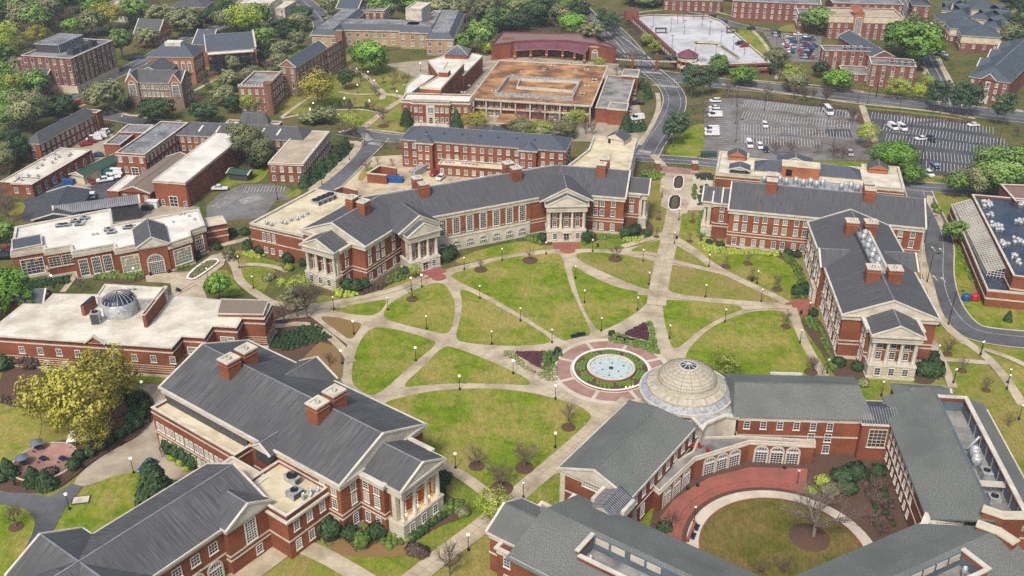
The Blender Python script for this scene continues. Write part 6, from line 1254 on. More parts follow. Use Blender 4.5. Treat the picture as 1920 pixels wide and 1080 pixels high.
bld('grey_gable_link', 'brick link with long dark grey gable roof between the apartment blocks', 'c', (620,485,800,480,640,300), 9.5, 'gable', [6.5,3], 'brick_dark', 'slate_blue', rise=2.6, hips=0, axis='v', sides=(0,))
bld('apartment_entry', 'low brick entrance range between the two apartment blocks', 'c', (370,630,605,640,600,570), 3.6, 'flat', [1.0], 'brick_dark', 'roof_gravel', sp=4, sides=(0,), corn=False)
t = bld('orange_gable_hall', 'four storey brick and cream hall with orange roofed entrance gable', 'c', (255,135,890,150,905,75), 12, 'flat', [9.0,6.2,3.2,.6], 'brick_dark', 'roof_beige', sp=3.8, sides=(0,), done=False, corn=False); f, L, D = t.f, t.L, t.D
t.mb('cream_storey').ring(t.P, .12, .1, 8.6, 11.6, 'cream'); t.mb('gable_bay').box(f, L*.33, L*.46, -1.2, 3, 0, 14, 'brick_orange'); t.mb('gable_bay').gable(f, L*.33, L*.46, -1.2, D*.5, 14, 2.6, 'v', 0, 0, 'brick_orange', 'brick_orange', .3, False); add_win(t.e, t.b, f.at(L*.395,-1.25), f.a, 2.5, 3, 9, 'grid', 'tall_window'); t.done()
bld('brick_halls_top', 'dark brick student block with dark roof at the top edge left of the orange gable', 'C', (612,2,1010,20,1030,-30), 11, 'flat', [8,5,2], 'brick_dark', 'roof_snowy', sp=4, sides=(0,3), corn=False)
bld('distant_brick_hall', 'low dark brick hall with grey roof at top edge right of the curving road', 'C', (300,-5,560,2,570,-35), 7, 'hip', [3.8,1], 'brick_dark', 'slate_blue', sp=4, sides=(0,))
bld('distant_brick_block', 'dark brick block between the upper lot and the orange gabled hall', 'C', (905,62,1010,66,1010,40), 9, 'flat', [6,3], 'brick_dark', 'roof_snowy', sp=3.6, sides=(0,3), corn=False)
bld('distant_brick_block', 'far brick block at the top edge between orange gabled hall and condominiums', 'C', (1420,22,1500,26,1500,0), 8, 'hip', [5,2], 'brick_dark', 'slate_teal', sp=4, sides=(0,))
bld('brick_block_top_edge', 'dark brick block on the top edge behind the orange gabled hall', 'C', (1060,12,1380,20,1390,-15), 11, 'flat', [8,5], 'brick_dark', 'roof_snowy', sp=4, sides=(0,), corn=False)
# long townhouse
t = bld('long_green_roof_hall', 'long brick hall with teal grey gable roof, white lined eaves and central end gable', 'c', (1455,650,1800,705,1600,325), 9.8, 'gable', [6.8,4.0,1.2], 'brick_dark', 'slate_teal', rise=4.4, hips=5, axis='v', sp=3.0, w=1.1, h=1.6, sides=(0,3), done=False); f, L, D = t.f, t.L, t.D
PB = f.rect(L*.34, L*.66, -1.2, 3); t.body(PB, 9.6, 'brick_dark'); t.mb('roof').gable(f, L*.34, L*.66, -1.2, 8, 9.8, 2.6, 'v', 0, 3, 'slate_teal', 'brick_dark'); t.mb('bay').box(f, L*.44, L*.56, -1.5, -1.2, 1, 9, 'limestone'); t.win(f.rect(L*.44,L*.56,-1.5,-1.2), 0, [1.2], [1.5,4.2,6.9], 1.4, 1.6, 'grid'); t.mb('entrance').box(f, L*.3, L*.6, -4, -1.5, 0, 2.8, 'trim')
for vv in (D*.3, D*.55, D*.8): t.mb('roof').gable(f, -1, 6, vv-4, vv+4, 9.85, 2.8, 'u', 0, 4, 'slate_teal', 'brick_dark')
for i in range(8): q = MB(); q.gable(f, 2.6, 4.4, 14+i*5.2, 15.2+i*5.2, 10.8, .9, 'u', .1, .6, 'slate_teal', 'slate_teal', .1, False, False); t.subs.append(('dormer', q))
t.done()
i = 0
for (c3, lab) in [((1210,180,1500,190,1530,135),'leftmost'),((1290,240,1600,250,1640,190),'second'),((1390,300,1720,320,1735,250),'nearest'),((1290,115,1440,130,1480,75),'cream walled middle'),((1450,150,1630,175,1630,110),'middle'),((1610,165,1790,185,1795,120),'rightmost'),((1270,20,1440,30,1450,-15),'top edge'),((1450,75,1720,85,1720,30),'upper right'),((1220,85,1280,90,1300,60),'small left'),((1640,120,1790,130,1800,80),'far right tucked'),((1330,70,1450,78,1460,45),'small upper'),((1560,225,1720,245,1730,190),'right middle')]:
    bld('condominium', '%s cream and brick condominium with dark teal hipped roof in upper right cluster' % lab, 'c', c3, 8.5, 'hip', [5.6,2.2], 'brick_dark', 'slate_teal', sp=4, sides=(0,3), rise=3.4, done=False); CT = TOP_T[-1]; CT.mb('upper_storey').ring(CT.P, .05, .1, 4.6, 8.0, 'cream'); CT.done(); i += 1
# right edge: greenhouse lab
P = pts('b','545 740 300 155 440 90 1000 155 1000 780', 7.5)
f = gp('b',555,620,1000,660,9); t = Thing('greenhouse_laboratory', 'brick laboratory with blue-black roof, rooftop fans and long greenhouse along its side', 'laboratory', at('b',700,600).to_3d())
P = pts('b','720 645 440 92 745 120 745 60 1000 80 1000 660', 9.5); P = pts('b','720 640 440 92 1000 140 1000 680', 9.5); t.body(P, 9.0); t.flat(P, 9.8, .7, 'roof_black', 'brick', 'trim', .4); t.bands(ccw(P), [2.4,5.6], 'limestone', .4)
P2 = pts('b','545 735 300 160 440 130 700 600 720 660 1000 700 1000 770', 5.2); P2 = pts('b','545 730 300 158 470 110 730 640 1000 665 1000 775', 5.2); t.body(P2, 4.7); t.mb('parapet').ring(ccw(P2), .1, .3, 4.7, 5.3, 'limestone'); t.mb('low_roof').prism(offs(ccw(P2),-.3), 4.7, 4.8, 'roof_black'); t.bands(ccw(P2), [2.4], 'limestone', .4)
a0, a1 = at('b',320,160,6.2), at('b',545,612,6.2); b0, b1 = at('b',445,130,8.4), at('b',695,585,8.4); m = t.mb('greenhouse'); 
m.add([(a0.x,a0.y,6.2),(a1.x,a1.y,6.2),(b1.x,b1.y,8.6),(b0.x,b0.y,8.6)], [(0,1,2,3)], 'roof_gravel'); m.add([(a0.x,a0.y,6.2),(a1.x,a1.y,6.2),(a1.x,a1.y,4.7),(a0.x,a0.y,4.7)], [(3,2,1,0)], 'glass_dark'); m.add([(a1.x,a1.y,4.7),(b1.x,b1.y,4.7),(b1.x,b1.y,8.6),(a1.x,a1.y,6.2)], [(0,1,2,3)], 'glass_dark')
for i in range(41):
    s_ = i/40; p_, q_ = a0.lerp(a1, s_), b0.lerp(b1, s_); m.beam((p_.x,p_.y,6.25),(q_.x,q_.y,8.65),.14,.1,'roof_white'); m.beam((p_.x,p_.y,4.7),(p_.x,p_.y,6.25),.12,.12,'white_paint')
for i in range(9):
    s_ = i/8; z_ = 6.25+2.4*s_; p_, q_ = a0.lerp(b0,s_), a1.lerp(b1,s_); m.beam((p_.x,p_.y,z_),(q_.x,q_.y,z_),.14,.12,'roof_white')
for i in range(7):
    s_ = i/6; p_ = a1.lerp(b1,s_); m.beam((p_.x,p_.y,4.7),(p_.x,p_.y,6.2+2.4*s_),.1,.1,'white_paint')
for z_ in (5.4,6.1,6.8): m.beam((a1.x,a1.y,z_),(b1.x,b1.y,z_),.1,.1,'white_paint')
for i in range(14): s_ = .35+.6*i/13; w0, w1 = at('b',290,215,1.5), at('b',520,720,1.5); p_ = w0.lerp(w1, s_); q = MB(); g_ = Fr(p_, math.atan2(*(w1-w0).yx)); q.box(g_, -.15, .35, -.25, .1, 0, 4.2, 'limestone'); t.subs.append(('pilaster', q))
random.seed(5)
for (x,y,n,sp_) in [(540,165,12,34),(560,235,7,20),(590,300,9,26),(620,330,6,20),(660,430,10,28),(750,410,10,34),(720,520,6,22),(745,560,4,18),(760,285,10,30),(775,165,6,16)]:
    for j in range(n): p = at('b',x+random.uniform(-sp_,sp_),y+random.uniform(-sp_*.6,sp_*.6),9.1); t.subs.append(('roof_fan', fanpot(Fr(p,0),0,0,9.1,random.uniform(.35,.75),random.uniform(.8,1.5))))
t.done()
bld('brown_roof_corner_building', 'small brick building with brown flat roof at right edge above greenhouse laboratory', 'b', (735,130,1000,140,1000,30), 10.4, 'flat', [], 'brick_dark', 'roof_brown', sides=(), corn=False)
# ================================================================== TREES
def proj(p, z=0):
    zz = z - HC; dep = p.y*_c - zz*_s; return 960 + FPX*p.x/dep, 540 - FPX*(p.y*_s + zz*_c)/dep
rnd = random.Random(11)
def rvec(r=rnd):
    while True:
        v = Vector((r.uniform(-1,1), r.uniform(-1,1), r.uniform(-1,1)))
        if .05 < v.length < 1: return v.normalized()
def card(m, p, nrm, s, mt, tint, asp=1.0):
    a = nrm.orthogonal().normalized(); b = nrm.cross(a); t = rnd.uniform(0, 6.28); c, d = a*math.cos(t)+b*math.sin(t), b*math.cos(t)-a*math.sin(t)
    c = c * s * asp; d = d * s; e = rnd.uniform(.3,.8)
    m.add([p-c*e-d, p+c*.9-d*e, p+c*e+d, p-c+d*e], [(0,1,2,3)], mt, False, tint)
def crown_leafy(seed, n_cl=40, per=70, flat=.9, mt='leaf_green', size=.06, gap=0.):
    rnd.seed(seed); m = MB()           # unit crown: radius 1, centre at origin; billows of leaves on an uneven ellipsoid
    lob = [(rvec(), rnd.uniform(.12,.3)) for _ in range(7)]
    for i in range(n_cl):
        z = 1 - 1.75*(i+.5)/n_cl; a = i*2.39996 + rnd.uniform(-.25,.25); r = math.sqrt(max(.02,1-z*z)); d = Vector((math.cos(a)*r, math.sin(a)*r, z))
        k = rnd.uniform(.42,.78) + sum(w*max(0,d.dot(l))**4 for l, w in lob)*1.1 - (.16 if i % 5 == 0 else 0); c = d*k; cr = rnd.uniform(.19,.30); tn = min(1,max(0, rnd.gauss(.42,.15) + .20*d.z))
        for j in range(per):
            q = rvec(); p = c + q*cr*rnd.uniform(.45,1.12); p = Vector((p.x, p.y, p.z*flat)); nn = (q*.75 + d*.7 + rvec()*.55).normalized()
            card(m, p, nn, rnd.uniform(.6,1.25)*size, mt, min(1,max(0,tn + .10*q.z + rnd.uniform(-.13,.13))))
    return m
def trunk(seed, mt='bark', crown_z=.5, n=6, spread=.7):
    rnd.seed(seed+50); m = MB()        # unit: height 1
    m.tube([(0,0,-.02),(.005,.0,.2),(.0,.01,crown_z),(.01,0,.74)], .026, .008, mt, 7)
    for i in range(n):
        a = i*6.28/n + rnd.uniform(-.4,.4); z0 = crown_z*rnd.uniform(.6,1.0); r = spread*rnd.uniform(.22,.36)
        m.tube([(0,0,z0),(math.cos(a)*r*.45, math.sin(a)*r*.45, z0+.12),(math.cos(a)*r, math.sin(a)*r, z0+.27)], .013, .003, mt, 5)
    return m
def bare(seed, mt='twig', h0=.28, levels=4, wide=1.0, tips=True, nb=5):
    rnd.seed(seed); m = MB()
    def br(p, d, L, r, lv):
        mid = p + d*L*.55 + rvec()*L*.05; e = p + d*L + rvec()*L*.09; k = 5 if lv >= levels-1 else 3
        m.tube([p, mid, e], r, r*.55, mt, k)
        if lv == 0: return
        for i in range(nb if lv > 1 else nb-1):
            t = rnd.uniform(.35,1); q = p.lerp(e, t); s = rvec(); nd = (d*.75 + Vector((s.x*wide, s.y*wide, abs(s.z)*.35))*.85 + Vector((0,0,.12))).normalized()
            br(q, nd, L*rnd.uniform(.5,.72), r*.5, lv-1)
    m.tube([(0,0,-.02),(0,0,h0)], .022, .016, mt, 6)
    for i in range(nb):
        a = i*6.28/nb + rnd.uniform(-.3,.3); br(Vector((0,0,h0*rnd.uniform(.75,1))), Vector((math.cos(a)*.62*wide, math.sin(a)*.62*wide, .8)).normalized(), .34, .011, levels-1)
    br(Vector((0,0,h0)), Vector((0,0,1)), .36, .013, levels-1)
    return m
def crown_cone(seed, mt='leaf_dark', n=900, size=.05):
    rnd.seed(seed); m = MB()           # height 1, base radius .32
    for i in range(n):
        z = 1 - math.sqrt(rnd.random())*.97; a = rnd.uniform(0,6.28); r = (.34*(1-z)**.75 + .02)*rnd.uniform(.72,1.08)*(1+.12*math.sin(a*5+z*17)); p = Vector((math.cos(a)*r, math.sin(a)*r, z))
        card(m, p, (Vector((math.cos(a),math.sin(a),.7))+rvec()*.6).normalized(), size*rnd.uniform(.6,1.3), mt, min(1,max(0,rnd.gauss(.45,.2))))
    return m
def crown_pine(seed, mt='leaf_pine'):
    rnd.seed(seed); m = MB()
    for i in range(30):
        z = rnd.uniform(-.85,1); rr = math.sqrt(max(.05,1-(z*.8)**2)); a = rnd.uniform(0,6.28); c = Vector((math.cos(a)*rr*rnd.uniform(.1,.85), math.sin(a)*rr*rnd.uniform(.1,.85), z)); tn = rnd.uniform(.15,.8)
        for j in range(44):
            q = rvec(); p = c + Vector((q.x*.34, q.y*.34, q.z*.14)); card(m, p, (q+Vector((0,0,.8))+rvec()*.5).normalized(), rnd.uniform(.03,.07), mt, min(1,max(0,tn+rnd.uniform(-.2,.2))), 1.7)
    return m
def shrub_mesh(seed, mt, n=340, size=.13, flat=.85):
    rnd.seed(seed); m = MB(); m.lathe((0,0), [(.7,0),(.85,.35*flat*2),(.7,.75*flat*1.5),(.3,.95*flat*1.4),(.01,1.0*flat*1.45)], mt, 10)
    for i in range(n):
        q = rvec(); q.z = abs(q.z)*1.0; lump = 1+.1*math.sin(q.x*7+seed)+.1*math.cos(q.y*8); p = Vector((q.x*lump, q.y*lump, .55*flat+q.z*flat*.95*lump if q.z > .1 else rnd.uniform(0,.6)))
        card(m, p, (q+rvec()*.5).normalized(), size*rnd.uniform(.6,1.3), mt, min(1,max(0,rnd.gauss(.5,.2))))
    return m
ME = {}
def memo(key, fn, name):
    if key not in ME: ME[key] = fn().mesh(name)
    return ME[key]
def mobj(name, me, parent, loc=(0,0,0), sc_=(1,1,1), rz=0):
    o = bpy.data.objects.new(name, me); col.objects.link(o); o.parent = parent; o.location = loc; o.scale = sc_; o.rotation_euler = (0,0,rz); return o
# auto description: kind + landmark + order from the left of the photo
LM = []
def lm(name, x, y, k='F'): LM.append((at(k,x,y), name))
for n_, x_, y_ in [('near the fountain',1145,680),('on the left lawns',800,620),('on the middle lawn',1000,560),('on the lower lawn',930,790),('beside the main walk',1240,520),('by the portico hall',1480,620),('before the science hall',1400,480),
 ('before the curved hall',950,470),('below the curved hall corner',640,580),('by the round museum plaza',400,510),('before the dining hall',200,540),('behind the museum',120,680),('at the round gravel terrace',60,860),('along the curved drive',250,780),('on the left oval lawn',180,930),
 ('beside the lit portico',760,960),('by the bottom walk',860,1030),('in the round courtyard',1500,960),('right of the portico hall',1780,690),('by the service road',1760,480),('beside the greenhouse laboratory',1830,520),('behind the portico hall gardens',1840,760),
 ('near the parking deck',1330,130),('along the avenue',1560,170),('by the avenue pines',1790,215),('in the left parking lot',1450,240),('in the right parking lot',1730,260),('by the lot access road',1270,240),('below the right parking lot',1700,340),('in the upper lot',1510,80),('by the apartment slabs',1660,140),('beside the condominiums',1890,90),
 ('before the front hall',800,240),('before the brown roofed union',1000,235),('right of the grey annex',1180,230),('by the residence hall',700,300),('beside the beige roofed building',610,310),('in the service yard',230,340),('beside the white roofed block',440,330),('by the long brick hall',620,160),
 ('before the gothic hall',290,220),('by the tall dormitory',160,120),('in the left edge grove',30,220),('at the far left edge',15,340),('behind the brick chapel',260,70),('by the curving top road',540,50),('near the tan chateau',720,110),('behind the canopy hall',1050,60),('in the chapel gardens',430,170),('by the small traffic circle',690,215),('near the science hall entrance garden',1290,380)]: lm(n_, x_, y_)
PEND = []
def describe(o, kind, cat, group, pos, place=None):
    l = place or min(LM, key=lambda q: (q[0]-pos).length)[1]; o['category'] = cat; o['group'] = group; TOP.append(o); PEND.append((kind, l, proj(pos)[0], o))
ORD = ['leftmost','second','third','fourth','fifth','sixth','seventh','eighth','ninth','tenth','11th','12th','13th','14th','15th','16th','17th','18th','19th','20th','21st','22nd','23rd','24th','25th','26th','27th','28th','29th','30th','31st','32nd','33rd','34th','35th','36th','37th','38th','39th','40th']
def flush():
    G = {}
    for k, l, x, o in PEND: G.setdefault((k, l), []).append((x, o))
    for (k, l), v in G.items():
        v.sort(key=lambda q: q[0])
        for i, (x, o) in enumerate(v):
            o['label'] = '%s %s' % (k, l) if len(v) == 1 else ('%s %s, rightmost' % (k, l) if i == len(v)-1 and len(v) < 4 else '%s %s, %s%s' % (k, l, ORD[min(i,39)], '' if i == 0 else ' from left'))
KN = {'leaf_green':'mid green leafy tree','leaf_bright':'bright green leafy tree','leaf_lime':'lime green leafy tree','leaf_olive':'olive grey leafy tree','leaf_gold':'golden yellow leafy tree','leaf_dark':'dark evergreen tree','leaf_yellowgreen':'yellow green leafy tree','leaf_russet':'reddish leafy tree'}
NT = [0]
def tree_obj(name, p, h, group, kind, share=None):
    e = bpy.data.objects.new(name, None); col.objects.link(e); e.location = (p.x, p.y, 0); e.rotation_euler = (0,0,NT[0]*1.7); NT[0] += 1
    if share: e['label'] = share; e['category'] = 'tree'; e['group'] = group; TOP.append(e)
    else: describe(e, kind, 'tree', group, p)
    return e
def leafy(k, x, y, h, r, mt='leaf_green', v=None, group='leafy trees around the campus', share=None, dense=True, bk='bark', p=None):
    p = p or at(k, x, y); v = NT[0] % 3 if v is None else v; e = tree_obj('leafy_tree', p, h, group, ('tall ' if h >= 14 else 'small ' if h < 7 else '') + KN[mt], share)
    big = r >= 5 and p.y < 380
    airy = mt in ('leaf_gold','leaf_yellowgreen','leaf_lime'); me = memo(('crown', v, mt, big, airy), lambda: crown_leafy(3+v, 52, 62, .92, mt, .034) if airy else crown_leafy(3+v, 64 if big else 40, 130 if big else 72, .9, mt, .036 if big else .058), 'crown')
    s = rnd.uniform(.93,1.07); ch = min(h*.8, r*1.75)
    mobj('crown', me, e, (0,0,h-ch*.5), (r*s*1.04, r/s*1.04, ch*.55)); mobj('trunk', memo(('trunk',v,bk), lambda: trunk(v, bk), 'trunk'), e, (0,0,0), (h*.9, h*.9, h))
def baretree(k, x, y, h, wide=1.0, v=None, mt='twig', group='bare trees around the campus', kind=None, p=None, fol=None):
    p = p or at(k, x, y); v = NT[0] % 4 if v is None else v; kd = kind or (('large bare tree' if h > 9 else 'bare young tree' if h < 5.5 else 'bare leafless tree'))
    e = tree_obj('bare_tree', p, h, group, kd); me = memo(('bare', v, mt, h > 5.5), lambda: bare(20+v, mt, .24, 4 if h > 5.5 else 3, 1.0), 'branches'); mobj('branches', me, e, (0,0,0), (h*wide, h*wide, h))
    if fol: mobj('crown', memo(('thin',v,fol), lambda: crown_leafy(9+v, 26, 34, .8, fol, .05), 'crown'), e, (0,0,h*.66), (h*.42*wide, h*.42*wide, h*.34))
    return e
def pine(k, x, y, h, r=None, group='tall pines', kind='tall dark pine tree'):
    p = at(k, x, y); v = NT[0] % 2; e = tree_obj('pine_tree', p, h, group, kind); r = r or h*.27
    mobj('crown', memo(('pine',v), lambda: crown_pine(70+v), 'crown'), e, (0,0,h*.66), (r,r,h*.33)); mobj('trunk', memo(('ptrunk',), lambda: trunk(5,'bark',.6,5,.3), 'trunk'), e, (0,0,0), (h*.6,h*.6,h))
def conifer(k, x, y, h, w=1.0, mt='leaf_dark', group='conical evergreens', kind='dark conical evergreen'):
    p = at(k, x, y); e = bpy.data.objects.new('conical_evergreen', None); col.objects.link(e); e.location = (p.x,p.y,0); e.rotation_euler = (0,0,rnd.uniform(0,6)); describe(e, kind, 'evergreen', group, p)
    v = int(x) % 2; mobj('crown', memo(('cone',mt,v,h>6), lambda: crown_cone(80+v, mt, 2600 if h > 6 else 900, .03 if h > 6 else .05), 'crown'), e, (0,0,.1), (h*w,h*w,h)); mobj('trunk', memo(('ctr',), lambda: trunk(6,'bark',.4,3,.1),'trunk'), e, (0,0,0), (h*.5,h*.5,h*.8))
def shrub(k, x, y, r, mt='leaf_dark', flat=.95, group='clipped round shrubs', kind=None, name='round_shrub'):
    p = at(k, x, y); v = int(x) % 2; o = bpy.data.objects.new(name, memo(('shr',mt,v,flat), lambda: shrub_mesh(90+v, mt, flat=flat), 'round_shrub')); col.objects.link(o); o.location = (p.x,p.y,0); o.scale = (r,r,r*rnd.uniform(.95,1.15)); o.rotation_euler = (0,0,x)
    describe(o, kind or {'leaf_dark':'dark clipped evergreen shrub','leaf_lime':'lime green low shrub','leaf_hedge':'green rounded shrub','leaf_russet':'reddish loose shrub','leaf_olive':'grey green shrub','leaf_yellowgreen':'yellow green bushy shrub'}[mt], 'shrub', group, p)
# signature trees
leafy('H',385,468,19,8.5,'leaf_gold',0); leafy('H',520,310,16,7.5,'leaf_gold',1); leafy('H',270,400,15,7,'leaf_gold',2); leafy('H',440,500,8,4.5,'leaf_gold',1)
leafy('a',60,930,15,7,'leaf_bright',0); leafy('a',10,860,13,6,'leaf_bright',1); leafy('a',1655,790,8.5,3.4,'leaf_bright',2)
leafy('F',563,560,6.5,4.2,'leaf_yellowgreen'); leafy('F',932,990,8.5,3.8,'leaf_yellowgreen'); leafy('F',1360,708,7.5,3.9,'leaf_yellowgreen'); leafy('a',1722,480,4.5,1.9,'leaf_olive'); leafy('L',1400,790,4.5,1.8,'leaf_yellowgreen')
conifer('F',297,945,11.5,1.0, kind='big dark evergreen tree')
for a in [('e',1725,672,17,8,'leaf_bright'),('e',1240,972,16,8.5,'leaf_gold'),('e',1482,805,9,4,'leaf_dark'),('e',620,1020,9,4.2,'leaf_yellowgreen'),('d',965,1022,14,9,'leaf_olive'),('d',1110,540,15,6,'leaf_green'),
 ('d',1390,1095,10,7,'leaf_dark'),('d',560,1050,9,8,'leaf_dark'),('A',1160,690,8,6,'leaf_dark'),('e',470,1010,8,4,'leaf_dark'),('d',60,1030,13,7,'leaf_green'),('d',180,940,14,7.5,'leaf_yellowgreen'),('d',290,1060,12,6.5,'leaf_olive'),('d',330,900,13,7,'leaf_green'),('d',20,880,14,7.5,'leaf_bright'),('d',150,1060,13,6.5,'leaf_green'),('d',190,770,13,7,'leaf_olive'),
 ('P',282,330,16,8,'leaf_olive'),('P',60,330,12,7,'leaf_green'),('P',20,560,12,6,'leaf_yellowgreen'),('P',130,590,12,5,'leaf_dark'),('P',60,620,10,5,'leaf_olive'),('P',200,600,10,5,'leaf_dark'),('P',20,700,9,5,'leaf_olive'),('a',20,330,7,4,'leaf_green'),
 ('Q',320,640,17,6.5,'leaf_olive'),('Q',445,640,12,6,'leaf_olive'),('Q',460,640,7,4.5,'leaf_dark'),('Q',380,650,6,3.5,'leaf_dark'),
 ('B',460,130,15,6.5,'leaf_green'),('B',505,125,12,5,'leaf_green'),('B',1015,300,17,8,'leaf_green'),('B',925,290,9,5,'leaf_bright'),('B',1060,312,7,3.6,'leaf_lime'),
 ('C',650,385,9,7,'leaf_bright'),('C',865,400,11,6,'leaf_yellowgreen'),('C',885,420,10,5,'leaf_olive'),('C',1075,410,10,7.5,'leaf_bright'),('C',1000,350,8,4,'leaf_dark'),('c',850,480,18,11,'leaf_bright'),('c',1000,585,21,12,'leaf_bright'),('c',960,500,18,10,'leaf_green'),('c',130,285,15,9,'leaf_green'),('c',190,270,12,7,'leaf_olive'),('C',785,335,6,3.5,'leaf_dark'),
 ('c',835,850,10,6,'leaf_yellowgreen'),('c',1010,870,8,4,'leaf_lime'),('c',1090,740,5,3,'leaf_lime'),('C',1340,775,11,8,'leaf_bright'),('C',1410,830,7,4.5,'leaf_bright'),('C',1790,890,17,10,'leaf_green'),('C',1895,850,14,8,'leaf_bright'),('C',1700,890,12,7,'leaf_olive'),('C',1600,890,9,3.5,'leaf_green'),('C',1200,660,10,4.5,'leaf_yellowgreen'),
 ('b',320,425,8,4.2,'leaf_green'),('S',620,740,8,6,'leaf_gold'),('S',1360,700,7,4.5,'leaf_lime'),('S',1530,265,5,3.5,'leaf_yellowgreen'),('S',960,790,7,5.5,'leaf_olive'),('S',1110,790,7,5.5,'leaf_yellowgreen'),('S',1280,790,7,5,'leaf_olive'),
 ('e',580,330,17,9,'leaf_lime'),('e',450,300,14,8,'leaf_olive'),('e',700,280,15,8,'leaf_green'),('e',930,350,10,8,'leaf_dark'),('e',1060,290,11,6,'leaf_olive'),('e',300,220,10,7,'leaf_dark'),('e',420,170,10,6,'leaf_dark'),('e',1080,190,9,6,'leaf_dark'),('e',60,330,13,8,'leaf_olive'),('e',120,320,12,6,'leaf_dark'),('e',1330,140,12,5,'leaf_olive'),('e',1340,230,6,5,'leaf_olive'),('e',1060,450,10,4.5,'leaf_olive'),('e',470,760,6,6,'leaf_olive'),('e',650,720,6,6,'leaf_olive'),('e',420,830,5,4,'leaf_dark'),
 ('d',1000,290,17,10,'leaf_gold'),('d',840,330,14,8,'leaf_olive'),('d',860,180,15,8,'leaf_bright'),('d',680,340,11,6,'leaf_bright'),('d',370,440,12,8,'leaf_gold'),('d',1330,430,10,6,'leaf_olive'),('d',1640,290,14,9,'leaf_olive'),('d',1460,250,13,8,'leaf_olive'),('d',1230,220,14,8,'leaf_green'),('d',1190,170,14,7,'leaf_olive'),('d',1880,200,9,6,'leaf_dark'),
 ('Q',1020,250,7,5,'leaf_olive'),('Q',880,240,5,5,'leaf_olive'),('Q',1250,350,9,5,'leaf_yellowgreen'),('Q',960,250,4,4,'leaf_dark'),
 ('c',1810,240,12,6,'leaf_olive'),('c',1790,420,13,7,'leaf_olive'),('c',1850,480,12,6,'leaf_dark'),('c',1250,330,10,6,'leaf_olive'),('c',1760,520,9,5,'leaf_green'),('C',880,60,12,6,'leaf_green'),('C',760,90,11,6,'leaf_olive'),('C',940,90,10,5,'leaf_olive')]: leafy(*a)
for a in [('C',420,445,15),('C',470,440,14),('C',505,430,13),('C',400,420,13),('C',340,662,14),('C',385,640,12),('C',318,650,10),('C',40,185,14),('C',75,170,12),('c',1140,965,14),('c',1200,972,14),('c',1295,1002,14),('c',1355,995,15),('c',1430,1012,14),('c',1490,1005,14),('c',1670,1080,13),('c',1735,1082,14),('c',1100,900,9),('B',1120,190,14),('B',1700,170,12),('B',1760,190,12)]: pine(*a)
for x, y in [(1195,485),(1152,540),(1100,583),(1040,640),(975,693),(915,745),(820,815)]: conifer('Q',x,y,5.6,1.05)
for k,x,y,h in [('S',90,700,7.5),('S',465,715,7.5),('S',1735,745,8),('S',1790,745,4.5),('S',1825,745,4.8),('S',1858,735,4.5),('S',1855,425,5),('S',1895,450,5),('S',1900,500,5.5),('e',1345,978,3),('e',1430,962,2.8),('e',1515,955,3.4),('e',1668,965,2.6),('b',680,945,3.2),('H',1395,0,3)]: conifer(k,x,y,h,1.0)
# bare trees
for k,x,y,h,w_ in [('E',1083,555,5.2,.9),('E',1310,512,5.4,.9),('E',1703,505,6,.95),('E',768,690,4.8,.9),('G',395,535,5,.7),('G',495,525,5.4,.8),('G',515,592,5,.8),('G',628,643,6.2,.75),('G',670,815,6,.8),('G',785,1025,6,.9),('G',1415,942,6,.9),('G',1480,1020,5.2,.9),('J',1738,225,5.2,1),('J',1843,395,5.2,1),('G',85,320,4.8,.6),('G',75,402,4.8,.6),('G',240,333,5,.6),('G',228,422,4.6,.6),
 ('I',1050,502,8.5,.6),('I',655,850,5.4,.8),('I',590,1078,9,1.0),('H',75,855,6.5,1.0),('a',610,715,6.8,.8),('a',70,200,12,.8),('D',1855,1030,5,.8),('Q',1530,270,11,.9),('Q',1170,390,10,.9),('Q',1270,395,8,.8),('Q',1540,480,5.5,1.1),('Q',1650,485,5.5,1.1),('Q',1380,680,6.5,1.1),('Q',1480,620,4.5,1),('Q',1610,630,4.5,1),('Q',700,860,4.5,1),
 ('C',765,445,9,.9),('C',590,420,8.5,.9),('C',880,446,9,.8),('C',930,462,9,.8),('C',1030,468,10,.8),('C',970,452,7,.6),('C',1350,444,8,.8),('C',1145,550,8,.9),('C',800,700,7,1),('C',870,700,8,1),('C',990,700,6.5,1),('C',1060,720,7.5,1),('C',1100,722,7,1),('C',1210,700,7.5,.9),('C',1245,705,8,.9),('C',1880,620,6.5,1),('c',30,880,9,.8),('c',110,865,8,.7),('c',220,895,9,.8),('c',440,1050,8,.8),('c',345,615,9,1.1),('c',1610,955,4,1),('C',430,520,8,.9),('C',480,515,8,.9),
 ('S',1000,790,7,1.1),('S',1340,800,6.5,1.1),('S',1480,770,7,1.1),('S',870,770,7,1),('S',1160,740,6,1),('S',95,400,7,.8),('S',65,390,6,.7),('e',800,690,10.5,1),('e',1550,700,8.5,.9),('e',1630,645,9,.9),('e',1820,745,5,.8),('e',1905,800,5,.8),('e',1718,830,4.8,.8),('e',1560,940,4.5,.8),('e',225,810,6.5,1.1),('e',160,960,7,1),('d',1790,700,6,1),('d',1860,800,7,1),('d',510,890,8,.8),('P',30,1000,10,1),('P',10,850,9,1.2),('a',30,120,8,1),('S',1660,330,6,1),('S',1710,320,6,1),('S',950,190,6,.8),('J',985,120+40,5,.7),('I',120,265,5.2,.7),('X',1370,150,5.5,.8)]:
    baretree(k,x,y,h,w_)
for k,x,y,h,w_ in [('I',693,652,5.6,1.3),('I',790,738,7.4,1.35),('I',880,658,7.2,1.35)]: baretree(k,x,y,h,w_, kind='bare multi stemmed tree')
